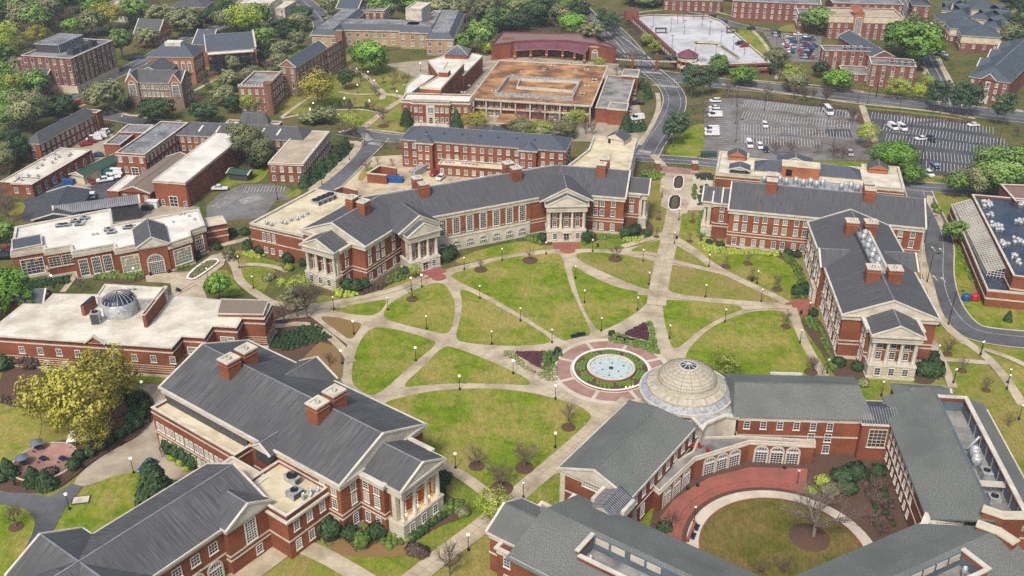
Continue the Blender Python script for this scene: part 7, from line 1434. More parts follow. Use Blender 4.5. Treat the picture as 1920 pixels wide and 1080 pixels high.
baretree('E',285,778,14.5,1.0,1,kind='large spreading bare tree', fol=None); baretree('E',240,770,10,1.1,2,kind='large spreading bare tree',fol='leaf_olive'); baretree('E',180,800,8,1.1,3,kind='large spreading bare tree')
baretree('J',945,902,14,1.35,0,'bark_pale', kind='large pale barked bare tree')
for x,y,h in [(1240,770,5),(1210,850,5),(1260,900,5),(1230,700,5.5),(1180,620,4),(290,850,5),(250,880,4.5),(800,1075,5.5),(700,1080,5)]: baretree('J',x,y,h,1.25,kind='dense reddish bare bush')
for k,x,y,r in [('E',1083,557,1.9),('E',1310,514,2.3),('E',1703,507,2.1),('E',768,692,1.7),('G',395,540,1.4),('G',495,528,1.4),('G',515,596,1.4),('G',630,646,1.5),('G',670,818,1.3),('G',785,1028,1.6),('G',1415,944,1.2),('G',1480,1022,1.2),('J',1738,228,1.1),('I',1050,504,1.6),('I',693,654,1.7),('I',790,742,2.4),('I',880,662,2.0),('H',75,858,1.4),('e',1725,676,2.2),('e',1820,748,1.2),('e',1905,803,1.2),('Q',1530,275,2.4),('G',85,323,1),('G',75,405,1),('G',240,336,1),('G',228,425,1)]:
    c = at(k,x,y); q = MB(); q.lathe(c, [(r,.27),(r*.8,.33),(.01,.36)], 'mulch', 18); struct('mulch_circle', q)
# woodlands
def scatter(poly, step, kinds, share, hr=(12,17), seed=1):
    r = random.Random(seed); P = ccw(poly); xs = [p.x for p in P]; ys = [p.y for p in P]; y = min(ys); n = 0
    def inside(p):
        c = False
        for i in range(len(P)):
            a, b = P[i-1], P[i]
            if (a.y > p.y) != (b.y > p.y) and p.x < (b.x-a.x)*(p.y-a.y)/(b.y-a.y)+a.x: c = not c
        return c
    while y < max(ys):
        x = min(xs)
        while x < max(xs):
            p = Vector((x+r.uniform(-.4,.4)*step, y+r.uniform(-.4,.4)*step)); x += step
            if inside(p) and n < 90:
                if len(kinds) > 2 and r.random() < .28 and step > 8: baretree(None,0,0,r.uniform(9,12),1.1,p=p); n += 1; continue
                mt = r.choice(kinds); h = r.uniform(*hr); leafy(None,0,0,h,step*r.uniform(.55,.72),mt,group=share[1],share=share[0]%KN[mt],p=p); n += 1
        y += step
scatter(pts('F','-30 8 225 8 262 25 200 42 140 52 62 75 34 110 20 150 -30 160'), 12.5, ['leaf_green','leaf_olive','leaf_yellowgreen','leaf_olive','leaf_green','leaf_dark','leaf_green'], ('%s crowded in the upper left woodland','upper left woodland trees'), seed=3)
scatter(pts('F','260 -6 430 -8 420 6 300 12'), 14, ['leaf_green','leaf_olive'], ('%s at the top edge above the white mansion','top edge trees'), seed=4)
scatter(pts('F','745 12 830 18 900 26 985 30 1060 22 1092 48 1135 84 1120 92 1020 60 960 66 900 58 830 45 750 30'), 12, ['leaf_green','leaf_dark','leaf_olive','leaf_green','leaf_bright'], ('%s in the wood behind the maroon canopy hall','trees behind the canopy hall'), (10,15), seed=5)
scatter(pts('F','1885 -4 1990 -4 1990 130 1915 130 1905 60'), 12, ['leaf_dark','leaf_dark','leaf_green'], ('%s in the dark wood at the upper right edge','upper right woodland trees'), seed=6)
for x_,y_ in [(70,95),(90,110),(110,120),(128,138),(145,152),(160,168),(175,185),(85,85),(105,95),(125,112),(145,130),(165,148),(185,170),(205,190),(180,200)]: baretree('C',x_+15,y_+12,6.5,.9)
leafy('C',235,215,7.5,4,'leaf_yellowgreen'); leafy('C',262,245,7.5,4,'leaf_yellowgreen'); leafy('C',215,205,6.5,3.5,'leaf_olive')
scatter(pts('F','1340 -6 1420 -4 1500 6 1500 14 1400 10'), 12, ['leaf_olive','leaf_green'], ('%s along the top edge above the upper lot','top edge trees'), (9,13), seed=8)
scatter(pts('F','1180 5 1320 3 1330 12 1190 16'), 13, ['leaf_olive','leaf_dark'], ('%s at the top edge above the parking deck','top edge trees'), (7,10), seed=9)
for i,(k,s_,st,n_) in enumerate([('F','240 95 300 60 420 50 560 90 575 110 480 120 400 100 330 70 270 100',17,0),('F','380 125 500 100 560 150 500 200 430 215 395 190',13,0),('F','590 130 690 125 760 150 740 225 640 240 600 200',19,1),('F','1300 125 1500 130 1520 165 1400 150 1310 150',13,0),('F','1420 10 1530 5 1540 60 1440 70',15,0),('F','1700 60 1790 40 1780 90 1740 120',13,0),('F','960 225 1080 235 1120 262 960 258',10,1),('F','0 260 40 240 30 420 0 440',11,1),('F','1640 330 1720 345 1900 372 1920 330 1760 345',11,0)]):
    P_ = pts(k, s_); xs=[p.x for p in P_]; ys=[p.y for p in P_]; r_ = random.Random(50+i); y_ = min(ys); Pp_ = ccw(P_)
    while y_ < max(ys):
        x_ = min(xs)
        while x_ < max(xs):
            p = Vector((x_+r_.uniform(-.4,.4)*st, y_+r_.uniform(-.4,.4)*st)); x_ += st; c_ = False
            for a_ in range(len(Pp_)):
                A_, B2 = Pp_[a_-1], Pp_[a_]
                if (A_.y > p.y) != (B2.y > p.y) and p.x < (B2.x-A_.x)*(p.y-A_.y)/(B2.y-A_.y)+A_.x: c_ = not c_
            if not c_ or any(abs((p-b_[0]).dot(b_[1].u)-b_[2]/2) < b_[2]/2+3 and abs((p-b_[0]).dot(b_[1].v)-b_[3]/2) < b_[3]/2+3 for b_ in BB): continue
            if n_ or r_.random() < .45: baretree(None,0,0,r_.uniform(6,9),1.1,p=p)
            else: leafy(None,0,0,r_.uniform(7,12),r_.uniform(3.5,6),r_.choice(['leaf_olive','leaf_green','leaf_olive','leaf_dark']),p=p)
        y_ += st
# shrubs
for x,y in [(585,247),(610,282),(645,268),(668,303),(622,322),(602,352),(657,347),(632,387),(595,407),(553,432),(505,457),(465,487),(415,517),(370,537),(340,577)]: shrub('H',x,y+12,1.35,'leaf_dark',1.25)
for x,y in [(160,650),(218,665)]: conifer('H',x,y+8,4.6,1.25,kind='dark pointed evergreen')
conifer('H',42,620,4.6,1.3,kind='dark pointed evergreen'); shrub('H',10,640,1.6,'leaf_dark')
for x,y in [(780,505),(820,528),(855,548),(890,575)]: shrub('H',x,y+6,1.7,'leaf_dark',1.35)
for x,y in [(792,540),(828,565),(862,588)]: shrub('H',x,y+5,.9,'leaf_lime')
for x,y,r_,mt in [(125,930,2.2,'leaf_dark'),(203,935,1.7,'leaf_dark'),(245,965,1.7,'leaf_hedge'),(303,930,1.8,'leaf_dark'),(545,745,1.6,'leaf_dark'),(572,712,1.4,'leaf_dark'),(525,695,1.4,'leaf_dark'),(520,665,1.4,'leaf_dark')]: shrub('I',x,y,r_,mt,1.15)
for x,y,r_ in [(470,648,1.9),(512,655,1.8),(548,642,1.7),(925,515,1.9),(948,500,1.9),(12,458,1.5),(68,485,1.6),(200,522,1.7),(265,535,1.2),(735,578,1.3)]: shrub('E',x,y,r_,'leaf_dark',1.3)
for x,y,r_ in [(1108,925,1.5),(1440,935,1.7),(1475,925,1.4),(1725,900,1.9),(1790,885,1.8),(1808,860,1.6),(1890,890,1.3)]: shrub('R',x,y,r_,'leaf_dark',1.2)
for k,x,y,r_ in [('G',370,445,1.1),('G',318,440,1.2),('G',680,485,1.3),('G',722,495,1.3),('G',730,670,2.1),('G',760,660,2.0),('G',795,765,1.3),('G',915,995,1.5),('G',1000,1015,1.5),('G',1345,985,1.6),('G',1330,1015,2),('G',1350,960,1.3),('a',1745,285,1.5),('a',1838,278,1.5),('a',1630,390,1.3),('a',1855,400,1.4),('a',1460,460,1.8),('d',1180,960,2.6),('C',775,310,2.5),('C',210,815,1.6),('K',900,960,2.3),('K',1020,960,2.3)]: shrub(k,x,y,r_,'leaf_dark')
for k,x,y,r_,mt in [('C',470,850,.8,'leaf_dark'),('C',490,845,.8,'leaf_dark'),('C',470,868,.8,'leaf_dark'),('C',495,866,.8,'leaf_dark'),('J',930,700,1.3,'leaf_yellowgreen'),('J',985,660,1.6,'leaf_yellowgreen'),('J',1080,640,2.4,'leaf_dark'),('J',1140,620,2.2,'leaf_dark'),('J',1100,690,2.0,'leaf_dark'),('J',1020,700,1.8,'leaf_olive'),('J',1240,610,1.6,'leaf_dark'),('J',260,870,1.5,'leaf_dark'),('D',1590,580,1.6,'leaf_yellowgreen'),('D',1640,590,1.8,'leaf_yellowgreen'),('D',1620,500,1.5,'leaf_yellowgreen'),('D',1500,560,1.2,'leaf_olive'),('D',1525,545,1.2,'leaf_olive'),('D',130,1010,3,'leaf_russet'),('D',180,1040,2.6,'leaf_russet'),('D',275,1020,1.6,'leaf_dark'),('b',205,215,1.3,'leaf_hedge'),('b',185,180,1.1,'leaf_hedge'),('M',20,800,3.2,'leaf_dark'),('M',10,900,3,'leaf_dark'),('H',10,100,3,'leaf_dark'),('N',170,395,.8,'leaf_dark'),('N',855,190,.9,'leaf_dark'),
 ('I',640,840,1.4,'leaf_olive'),('I',450,990,1.6,'leaf_russet'),('I',480,1000,1.4,'leaf_russet'),('X',1750,250,1.4,'leaf_olive'),('H',240,610,1.3,'leaf_russet')]: shrub(k,x,y,r_,mt,.8 if r_>1.2 else .95)
# planting beds as massed ground cover
def groundcover(name, label, P, mt, sp=1.1, r0=.55, h=.6, seed=1):
    r = random.Random(seed); P = ccw(P); xs = [p.x for p in P]; ys = [p.y for p in P]; m = MB()
    def inside(p):
        c = False
        for i in range(len(P)):
            a, b = P[i-1], P[i]
            if (a.y > p.y) != (b.y > p.y) and p.x < (b.x-a.x)*(p.y-a.y)/(b.y-a.y)+a.x: c = not c
        return c
    y = min(ys)
    rnd.seed(seed)
    while y < max(ys):
        x = min(xs)
        while x < max(xs):
            p = Vector((x+r.uniform(-.2,.2)*sp, y+r.uniform(-.2,.2)*sp)); x += sp
            if not inside(p): continue
            mm = mt if isinstance(mt,str) else r.choice(mt); rr = r0*r.uniform(.85,1.2); hh = h*r.uniform(.8,1.2); tn = r.uniform(.3,.7); c0 = len(m.v); vs = []
            for zz, k_ in ((0.15,1),(.65,.9),(.95,.5)):
                for j in range(7): a = j*.9; q = rr*k_*r.uniform(.85,1.12); vs.append((p.x+math.cos(a)*q, p.y+math.sin(a)*q, .15+hh*zz))
            vs.append((p.x,p.y,.15+hh*1.05)); fs = [(i*7+j, i*7+(j+1)%7, (i+1)*7+(j+1)%7, (i+1)*7+j) for i in range(2) for j in range(7)] + [(14+j,14+(j+1)%7,21) for j in range(7)]
            for f_ in fs: pass
            m.add(vs, fs, mm, False, tn)
            for j in range(14): d = rvec(rnd); d.z = abs(d.z); card(m, Vector((p.x+d.x*rr, p.y+d.y*rr, .2+hh*.25+d.z*hh*.85)), (d+rvec(rnd)*.5).normalized(), .14, mm, min(1,max(0,tn+r.uniform(-.25,.25))))
        y += sp
    o = m.obj(name); tag(o, label, 'shrub bed', None, 'stuff'); return o
for i,(nm,lab,k,s,mt,sp,r0,h) in enumerate([
 ('shrub_bed','low green shrubs massed in the triangular bed left of the fountain','I','790 216 830 205 845 225 930 300 1000 250 1000 325 950 312 860 260','leaf_olive',1.0,.55,.55),
 ('shrub_bed','low green shrubs between purple triangle and fountain, left bed','I','955 210 1030 203 1035 213 1000 248 990 300 945 275','leaf_hedge',1.0,.55,.6),
 ('shrub_bed','low green shrubs around the purple triangle right of the fountain','I','1200 160 1235 130 1270 148 1290 158 1372 170 1352 92 1372 86 1388 150 1408 222 1330 195 1215 168','leaf_hedge',1.0,.58,.6),
 ('purple_bed','plum purple ground cover triangle in the bed left of the fountain','I','840 211 952 209 940 272','leaf_purple',.5,.42,.35),
 ('purple_bed','plum purple ground cover triangle in the bed right of the fountain','I','1268 142 1350 96 1366 166','leaf_purple',.5,.42,.35),
 ('shrub_bed','clipped yellow green hedge curving past the science hall lawn','G','272 440 300 412 325 420 350 455 480 468 640 480 660 520 640 495 480 486 340 484 290 468','leaf_yellowgreen',1.0,.62,.8),
 ('shrub_bed','dark green hedge curving round the lawn left of portico hall','G','640 482 700 500 745 560 775 640 765 690 700 690 720 650 728 600 700 545 650 500','leaf_hedge',1.0,.62,.8),
 ('shrub_bed','grey green hedge rows below the portico hall entrance','G','745 775 800 780 850 850 885 940 890 980 905 1030 860 1010 858 930 820 850 760 815','leaf_hedge',1.1,.6,.8),
 ('shrub_bed','clipped hedge beside science hall corner near main walk','G','275 290 325 282 318 350 300 400 268 410','leaf_hedge',1.0,.6,.9),
 ('shrub_bed','yellow green shrubs at the foot of the curved hall left portico','E','410 655 480 640 520 670 480 690 420 680','leaf_yellowgreen',1.1,.6,.8),
 ('shrub_bed','brown and green shrubs below the curved hall corner','E','560 640 650 620 700 600 640 640 520 680','leaf_russet',1.1,.6,.6),
 ('shrub_bed','dark low shrubs between curved hall wing and second portico','E','640 600 720 560 800 575 740 600 650 625','leaf_hedge',1.1,.6,.7),
 ('shrub_bed','green foundation shrubs left of third portico of curved hall','R','950 905 1095 880 1110 960 1060 960','leaf_hedge',1.1,.6,.8),
 ('shrub_bed','green foundation shrubs right of third portico of curved hall','R','1435 885 1680 890 1700 905 1500 925 1440 960 1400 965','leaf_hedge',1.1,.6,.8),
 ('shrub_bed','clipped yellow hedge at right end of the curved hall','R','1690 915 1850 905 1885 880 1880 910 1820 945 1700 940','leaf_yellowgreen',1.0,.6,.7),
 ('shrub_bed','blue green shrubs massed beside the lit portico','I','310 945 400 900 520 800 640 780 650 830 580 850 500 900 420 960 350 975','leaf_hedge',1.1,.6,.8),
 ('shrub_bed','box hedge curving in front of the lit portico','I','430 930 520 870 570 835 575 855 520 890 450 955','leaf_dark',.8,.6,1.0),
 ('shrub_bed','yellow green shrubs around flat annex corner','D','1365 395 1440 400 1500 425 1440 440 1370 420','leaf_yellowgreen',1.0,.6,.7),
 ('shrub_bed','dark shrubs before the dining hall windows','a','700 600 860 560 1080 560 1090 600 900 625 720 620','leaf_hedge',1.1,.6,.8),
 ('shrub_bed','dark hedge right of the dining hall arched entrance','a','1285 500 1420 480 1430 520 1290 555','leaf_hedge',1.0,.6,.9),
 ('shrub_bed','dark hedge along the sunken terrace of dining hall','a','190 640 520 600 520 650 220 690','leaf_dark',1.1,.6,.8),
 ('shrub_bed','low plants in the long raised planter of the museum plaza','a','1410 610 1480 540 1560 485 1625 485 1635 505 1530 570 1450 620','leaf_olive',.9,.5,.5),
 ('shrub_bed','hedge rows between service road and greenhouse laboratory','b','330 440 370 440 500 715 460 720 400 600','leaf_hedge',1.1,.6,.7),
 ('shrub_bed','dark creeper bank below the large spreading bare tree','D','1520 880 1640 840 1780 800 1870 890 1700 930 1600 960 1520 930','leaf_dark',1.1,.6,.5),
 ('shrub_bed','dark shrubs in the shaded right side of courtyard','J','1180 560 1260 600 1300 700 1340 860 1240 880 1200 760 1150 640',['leaf_russet','leaf_russet','leaf_dark'],1.7,.7,.9),
 ('shrub_bed','green shrub row behind the traffic circle','e','1180 1000 1400 975 1650 970 1840 1020 1840 1030 1650 982 1400 988 1190 1012','leaf_dark',1.0,.5,.7),
 ('shrub_bed','azaleas edging the lawn behind the museum','H','0 250 120 300 190 290 190 305 110 320 0 280','leaf_russet',1.0,.5,.6),
 ('shrub_bed','dark hedge along the street side of beige roofed building','Q','1190 480 1240 490 1000 740 850 830 770 810 800 790 960 710','leaf_dark',1.2,.6,.6),
 ('shrub_bed','long dotted shrub row between avenue and left parking lot','C','572 428 800 448 1165 490 1165 500 800 458 572 438','leaf_russet',1.3,.5,.7),
 ('shrub_bed','long dotted shrub row between avenue and right parking lot','C','1215 495 1640 545 1700 560 1700 566 1640 556 1215 505','leaf_russet',1.3,.5,.7),
 ('shrub_bed','dotted shrub row along lower edge of right parking lot','C','1430 795 1700 815 1700 826 1430 806','leaf_olive',1.4,.5,.7),
 ('shrub_bed','small dark shrubs along the top of the science hall entrance garden','C','445 785 515 785 515 812 440 812','leaf_dark',1.2,.6,.9),
 ('shrub_bed','clipped dark hedge rows in the lower science hall entrance garden','C','455 880 515 885 512 930 455 925','leaf_dark',1.2,.6,.7),
 ('shrub_bed','narrow hedge strips in the middle of the entrance garden','C','432 835 445 832 445 900 425 905','leaf_hedge',1.0,.6,.8),
 ('shrub_bed','shrubs on the bank left of the main walk gate pillar','C','190 775 260 770 300 790 300 805 200 815','leaf_hedge',1.2,.6,.8)]):
    groundcover(nm, lab, pts(k,s), mt, sp, r0, h, 100+i)
m = MB(); 
for a0 in range(0, 360, 7):
    if (a0//7) % 6 in (0,): continue
    for rr in (6.6, 7.4, 8.1): 
        if rr > 8 and (a0//7) % 6 in (1,5): continue
        a = R(a0+rr*3); m.lathe((FC.x+math.cos(a)*rr, FC.y+math.sin(a)*rr), [(.5,.25),(.48,.6),(.25,.85),(.01,.9)], 'leaf_hedge', 6, False)
        for j in range(12): d = rvec(rnd); d.z = abs(d.z); card(m, Vector((FC.x+math.cos(a)*rr+d.x*.5, FC.y+math.sin(a)*rr+d.y*.5, .35+d.z*.55)), d, .13, 'leaf_hedge', rnd.uniform(.1,.9))
tag(m.obj('shrub_ring'), 'ring of low green shrubs growing between the two fountain walls', 'shrub bed', None, 'stuff')
# planter walls
for k,s,lab in [('a','1395 615 1470 535 1570 475 1630 475 1645 495 1530 580 1450 630','long oval brick planter with white coping on the museum plaza'),('T','0 0 1 0 1 1','')]:
    if not lab: continue
    t = Thing('planter', lab, 'planter', pts(k,s)[0].to_3d()); P = smooth(ccw(pts(k,s)),1); t.mb('wall').ring(P, .15, .25, 0, .5, 'brick'); t.mb('coping').ring(P, .3, .35, .5, .62, 'white_paint'); t.done()
for (x0,y0,x1,y1),lab in [((340,800,388,852),'upper oval white edged flower bed in the main walk'),((318,888,375,945),'lower oval white edged flower bed in the main walk')]:
    t = Thing('flower_bed', lab, 'planter', at('C',(x0+x1)/2,(y0+y1)/2).to_3d()); P = smooth(ccw(pts('C','%g %g %g %g %g %g %g %g'%(x0-3,y1+3,x0+7,y0-4,x1+2,y0-4,x1-2,y1+3))),1); t.mb('edge').ring(P, .12, .2, 0, .55, 'white_paint'); t.mb('soil').prism(offs(P,-.2),.2,.42,'leaf_olive'); t.mb('flowers').ring(offs(P,-.25),0,.7,.3,.6,'leaf_purple'); t.done()
# ================================================================== STREET FURNITURE
def lampposts():
    a = MB(); a.lathe((0,0), [(.26,0),(.24,.5),(.12,.6),(.075,.8),(.06,3.45),(.14,3.5),(.16,3.6)], 'black_paint', 8); a.lathe((0,0), [(.13,4.18),(.05,4.3),(.01,4.42)], 'black_paint', 8); g = MB(); g.lathe((0,0), [(.12,3.6),(.24,3.8),(.24,3.98),(.12,4.18),(.01,4.19)], 'globe', 10); g2 = MB(); g2.lathe((0,0), [(.14,3.6),(.28,3.8),(.28,3.98),(.14,4.2),(.01,4.21)], 'globe_lit', 10)
    return a.mesh('post'), g.mesh('globe'), g2.mesh('globe')
LPm = lampposts()
def lamp(k, x, y, lit=False):
    p = at(k,x,y); e = bpy.data.objects.new('lamp_post', None); col.objects.link(e); e.location = (p.x,p.y,.1); describe(e, 'lit black globe lamp post' if lit else 'black globe lamp post', 'lamp post', 'black lamp posts with globe heads', p)
    mobj('post', LPm[0], e); mobj('globe', LPm[2] if lit else LPm[1], e)
for k,L_ in {'E':[(38,642),(408,740),(500,852,1),(657,742),(835,830),(785,976,1),(813,636,1),(1008,556),(1182,514),(1384,484),(1598,472),(1830,519),(1857,625),(1805,742),(1638,838),(1561,709),(1520,596),(1080,688),(1266,792),(1411,892),(1134,900),(445,990,1),(1233,1036,1),(765,650,1)],
 'I':[(627,356,1),(1000,394,1),(999,582,1),(611,663,1),(875,778),(662,982,1)],
 'G':[(135,872),(390,797),(300,683),(557,704),(316,541),(538,618),(158,436),(735,893),(775,766),(860,1032),(1365,966),(1567,947),(1690,1078),(1440,1078),(178,327),(102,222)],
 'H':[(616,609,1),(321,776,1),(1340,972,1),(664,252,1)], 'J':[(1257,252),(1712,66),(1835,221),(1590,192),(1890,362),(395,836),(868,666)],
 'D':[(1347,491),(1427,606),(1878,724),(1172,560),(762,560,1),(303,600,1)], 'S':[(20,510,1),(75,460),(195,295,1),(198,740),(318,730)],
 'e':[(1583,692,1),(1685,722,1),(1590,842,1),(1475,962,1),(1700,992,1),(1742,802,1),(1782,852),(1195,1010,1),(1165,1062,1),(920,375),(738,440,1)],'Q':[(1185,105,1),(880,210,1),(1135,250),(1410,120,1)], 'd':[(1115,1130)]}.items():
    for q in L_: lamp(k, q[0], q[1], len(q) > 2)
a = MB(); a.lathe((0,0), [(.22,0),(.2,.6),(.11,.8),(.08,8.6)], 'black_paint', 8); a.tube([(0,0,8.4),(.3,0,8.9),(1.6,0,9.0)], .06, .05, 'black_paint', 5); MAST = a.mesh('mast'); b_ = MB(); f = Fr(Vector((0,0)),0); b_.box(f, 1.4, 2.3, -.18, .18, 8.85, 9.02, 'black_paint'); HEAD = b_.mesh('lamp_head')
for k,x,y,h in [('b',120,417,9),('b',137,682,9),('b',280,972,10),('C',1275,612,10),('C',1400,632,9),('C',1455,740,10),('C',1800,665,8),('C',1355,520,9),('C',1030,600,10),('C',1005,500,9),('C',1060,660,8),('C',750,500,9),('C',622,640,9),('C',622,560,9),('C',625,480,9),('Q',578,937,9),('Q',978,802,8.5),('Q',1225,582,8.5),('Q',1367,446,8.5),('C',1170,465,8),('C',1215,470,8),('C',300,690,8),('C',195,320,7),('C',885,445,6),('C',800,250,9),('C',1255,440,8),('c',650,830,8),('P',155,340,9),('P',158,665,7),('F',104,660,0)]:
    if not h: continue
    p = at(k,x,y); e = bpy.data.objects.new('street_light', None); col.objects.link(e); e.location = (p.x,p.y,.05); e.rotation_euler = (0,0,rnd.uniform(-.3,.3)); describe(e, 'tall black street light', 'street light', 'tall black street lights', p); mobj('mast', MAST, e, (0,0,0), (1,1,h/9)); mobj('lamp_head', HEAD, e, (0,0,0), (1,1,h/9))
for k,x,y,lab in [('C',270,772,'left brick gate pillar at the top of the main walk'),('C',436,772,'right brick gate pillar at the top of the main walk')]:
    p = at(k,x,y); t = Thing('gate_pillar', lab, 'gate pillar', p.to_3d()); f = Fr(p, 0); t.mb('shaft').box(f,-.9,.9,-.9,.9,.1,3.4,'brick'); t.mb('cap').box(f,-1.1,1.1,-1.1,1.1,3.4,3.8,'trim'); t.mb('base').box(f,-1.1,1.1,-1.1,1.1,.1,.6,'trim'); t.done()
for i,(x,y) in enumerate([(1302-5,838),(1313,838),(1327,845)]):
    p = at('F',x,y,5.2); e = bpy.data.objects.new('patio_chair', None); col.objects.link(e); e.location = (p.x,p.y,5.05); e['label'] = ['leftmost','middle','rightmost'][i]+' of three red chairs on the terrace roof below the rotunda'; e['category'] = 'chair'; e['group'] = 'red terrace chairs'; TOP.append(e); g_ = Fr(Vector((0,0)), i*.8)
    for nm, bx in (('seat',(-.35,.35,-.35,.35,.4,.5)),('backrest',(-.35,.35,.28,.36,.5,1.1)),('leg',(-.33,-.25,-.3,.3,0,.4)),('leg',(.25,.33,-.3,.3,0,.4))): q = MB(); q.box(g_, *bx, 'car_red'); q.obj(nm, e)
# vehicles
def car_meshes(col_, kind):
    f = Fr(Vector((0,0)),0); b = MB()
    if kind == 'car': L, W, prof, cab = 4.5, 1.8, [(-2.25,.35),(-2.25,.78),(-1.95,.92),(-1.0,.98),(1.5,.98),(2.15,.92),(2.25,.6),(2.25,.35)], [(-1.15,.97),(-.45,1.45),(1.1,1.48),(1.85,.97)]
    if kind == 'suv': L, W, prof, cab = 4.9, 1.95, [(-2.4,.4),(-2.4,1.0),(-1.3,1.12),(2.3,1.12),(2.4,.8),(2.4,.4)], [(-1.35,1.1),(-.75,1.75),(2.0,1.75),(2.3,1.1)]
    if kind == 'van': L, W, prof, cab = 5.8, 2.05, [(-2.9,.4),(-2.9,1.05),(-2.1,1.3),(2.85,1.3),(2.9,.4)], [(-2.15,1.28),(-1.5,2.25),(2.75,2.3),(2.85,1.28)]
    if kind == 'pickup': L, W, prof, cab = 5.6, 1.95, [(-2.8,.45),(-2.8,1.0),(-1.7,1.15),(.7,1.15),(.72,.85),(2.7,.85),(2.72,1.15),(2.8,1.15),(2.8,.45)], [(-1.6,1.13),(-1.0,1.8),(.4,1.8),(.65,1.13)]
    if kind == 'bus': L, W, prof, cab = 8.0, 2.4, [(-4,.45),(-4,1.3),(-3.2,1.6),(4,1.6),(4,.45)], [(-3.2,1.58),(-2.7,2.9),(3.9,2.9),(4,1.58)]
    def ext(m, pr, w0, mt, w1=None):
        n = len(pr); w1 = w1 or w0; zs = [z for _, z in pr]; zm, zM = min(zs), max(zs)
        ww = [w0 + (w1-w0)*((z-zm)/max(.01,zM-zm)) for _, z in pr]
        vs = [(x,-w/2,z) for (x,z),w in zip(pr,ww)] + [(x,w/2,z) for (x,z),w in zip(pr,ww)]
        m.add(vs, [tuple(range(n)), tuple(range(2*n-1,n-1,-1))] + [(i,i+n,(i+1)%n+n,(i+1)%n) for i in range(n)], mt)
    ext(b, prof, W, col_); g = MB(); ext(g, cab, W*.94, 'glass_dark', W*.8)
    rf = MB(); top = [p for p in cab if p[1] > cab[0][1]+.2]; x0, x1, zt = top[0][0]+.05, top[1][0]-.05, max(p[1] for p in top); rf.prism([Vector((x0,-W*.4)),Vector((x1,-W*.4)),Vector((x1,W*.4)),Vector((x0,W*.4))], zt-.04, zt+.05, col_)
    if kind in ('van','bus'): rf.box(f, x0+1.2, x1, -W*.47, W*.47, cab[0][1]-.05, zt-.1, col_) if kind == 'van' else None
    for i in (0.33, .66): xx = x0+(x1-x0)*i; rf.box(f, xx-.05, xx+.05, -W*.455, W*.455, cab[0][1], zt-.03, col_)
    wh = MB(); wh.tube([(0,-.12,.34),(0,.12,.34)], .34, .34, 'tyre', 10)
    hl = MB(); hl.box(f, prof[0][0]-.02, prof[0][0]+.1, -.18, .18, .62, .78, 'globe')
    return b.mesh('body'), g.mesh('window'), rf.mesh('roof'), wh.mesh('wheel'), hl.mesh('headlight'), L, W
VN = {'car_white':'white','car_silver':'silver','car_black':'black','car_red':'red','car_blue':'dark blue','car_grey':'grey'}
def vehicle(k, x, y, kind='car', c='car_white', deg=0, z=.28):
    key = (kind, c); 
    if key not in ME: ME[key] = car_meshes(c, kind)
    b, g, rf, wh, hl, L, W = ME[key]; p = at(k,x,y,z if z > 2 else 0); nm = {'car':'parked_car','suv':'parked_car','van':'parked_van','pickup':'pickup_truck','bus':'shuttle_bus'}[kind]
    e = bpy.data.objects.new(nm, None); col.objects.link(e); e.location = (p.x,p.y,z); e.rotation_euler = (0,0,R(deg)); kn = {'car':'small parked car','suv':'parked car','van':'parked van','pickup':'pickup truck','bus':'shuttle bus'}[kind]
    describe(e, VN[c]+' '+kn, {'car':'car','suv':'car','van':'van','pickup':'pickup truck','bus':'bus'}[kind], 'vehicles parked around the campus', p, 'on the parking deck roof' if z > 2 else None)
    mobj('body', b, e); mobj('window', g, e); mobj('roof', rf, e)
    for sx in (-.31*L, .31*L):
        for sy in (-W/2+.1, W/2-.1): mobj('wheel', wh, e, (sx,sy,0))
    for sy in (-.6, .6): mobj('headlight', hl, e, (0,sy,0))
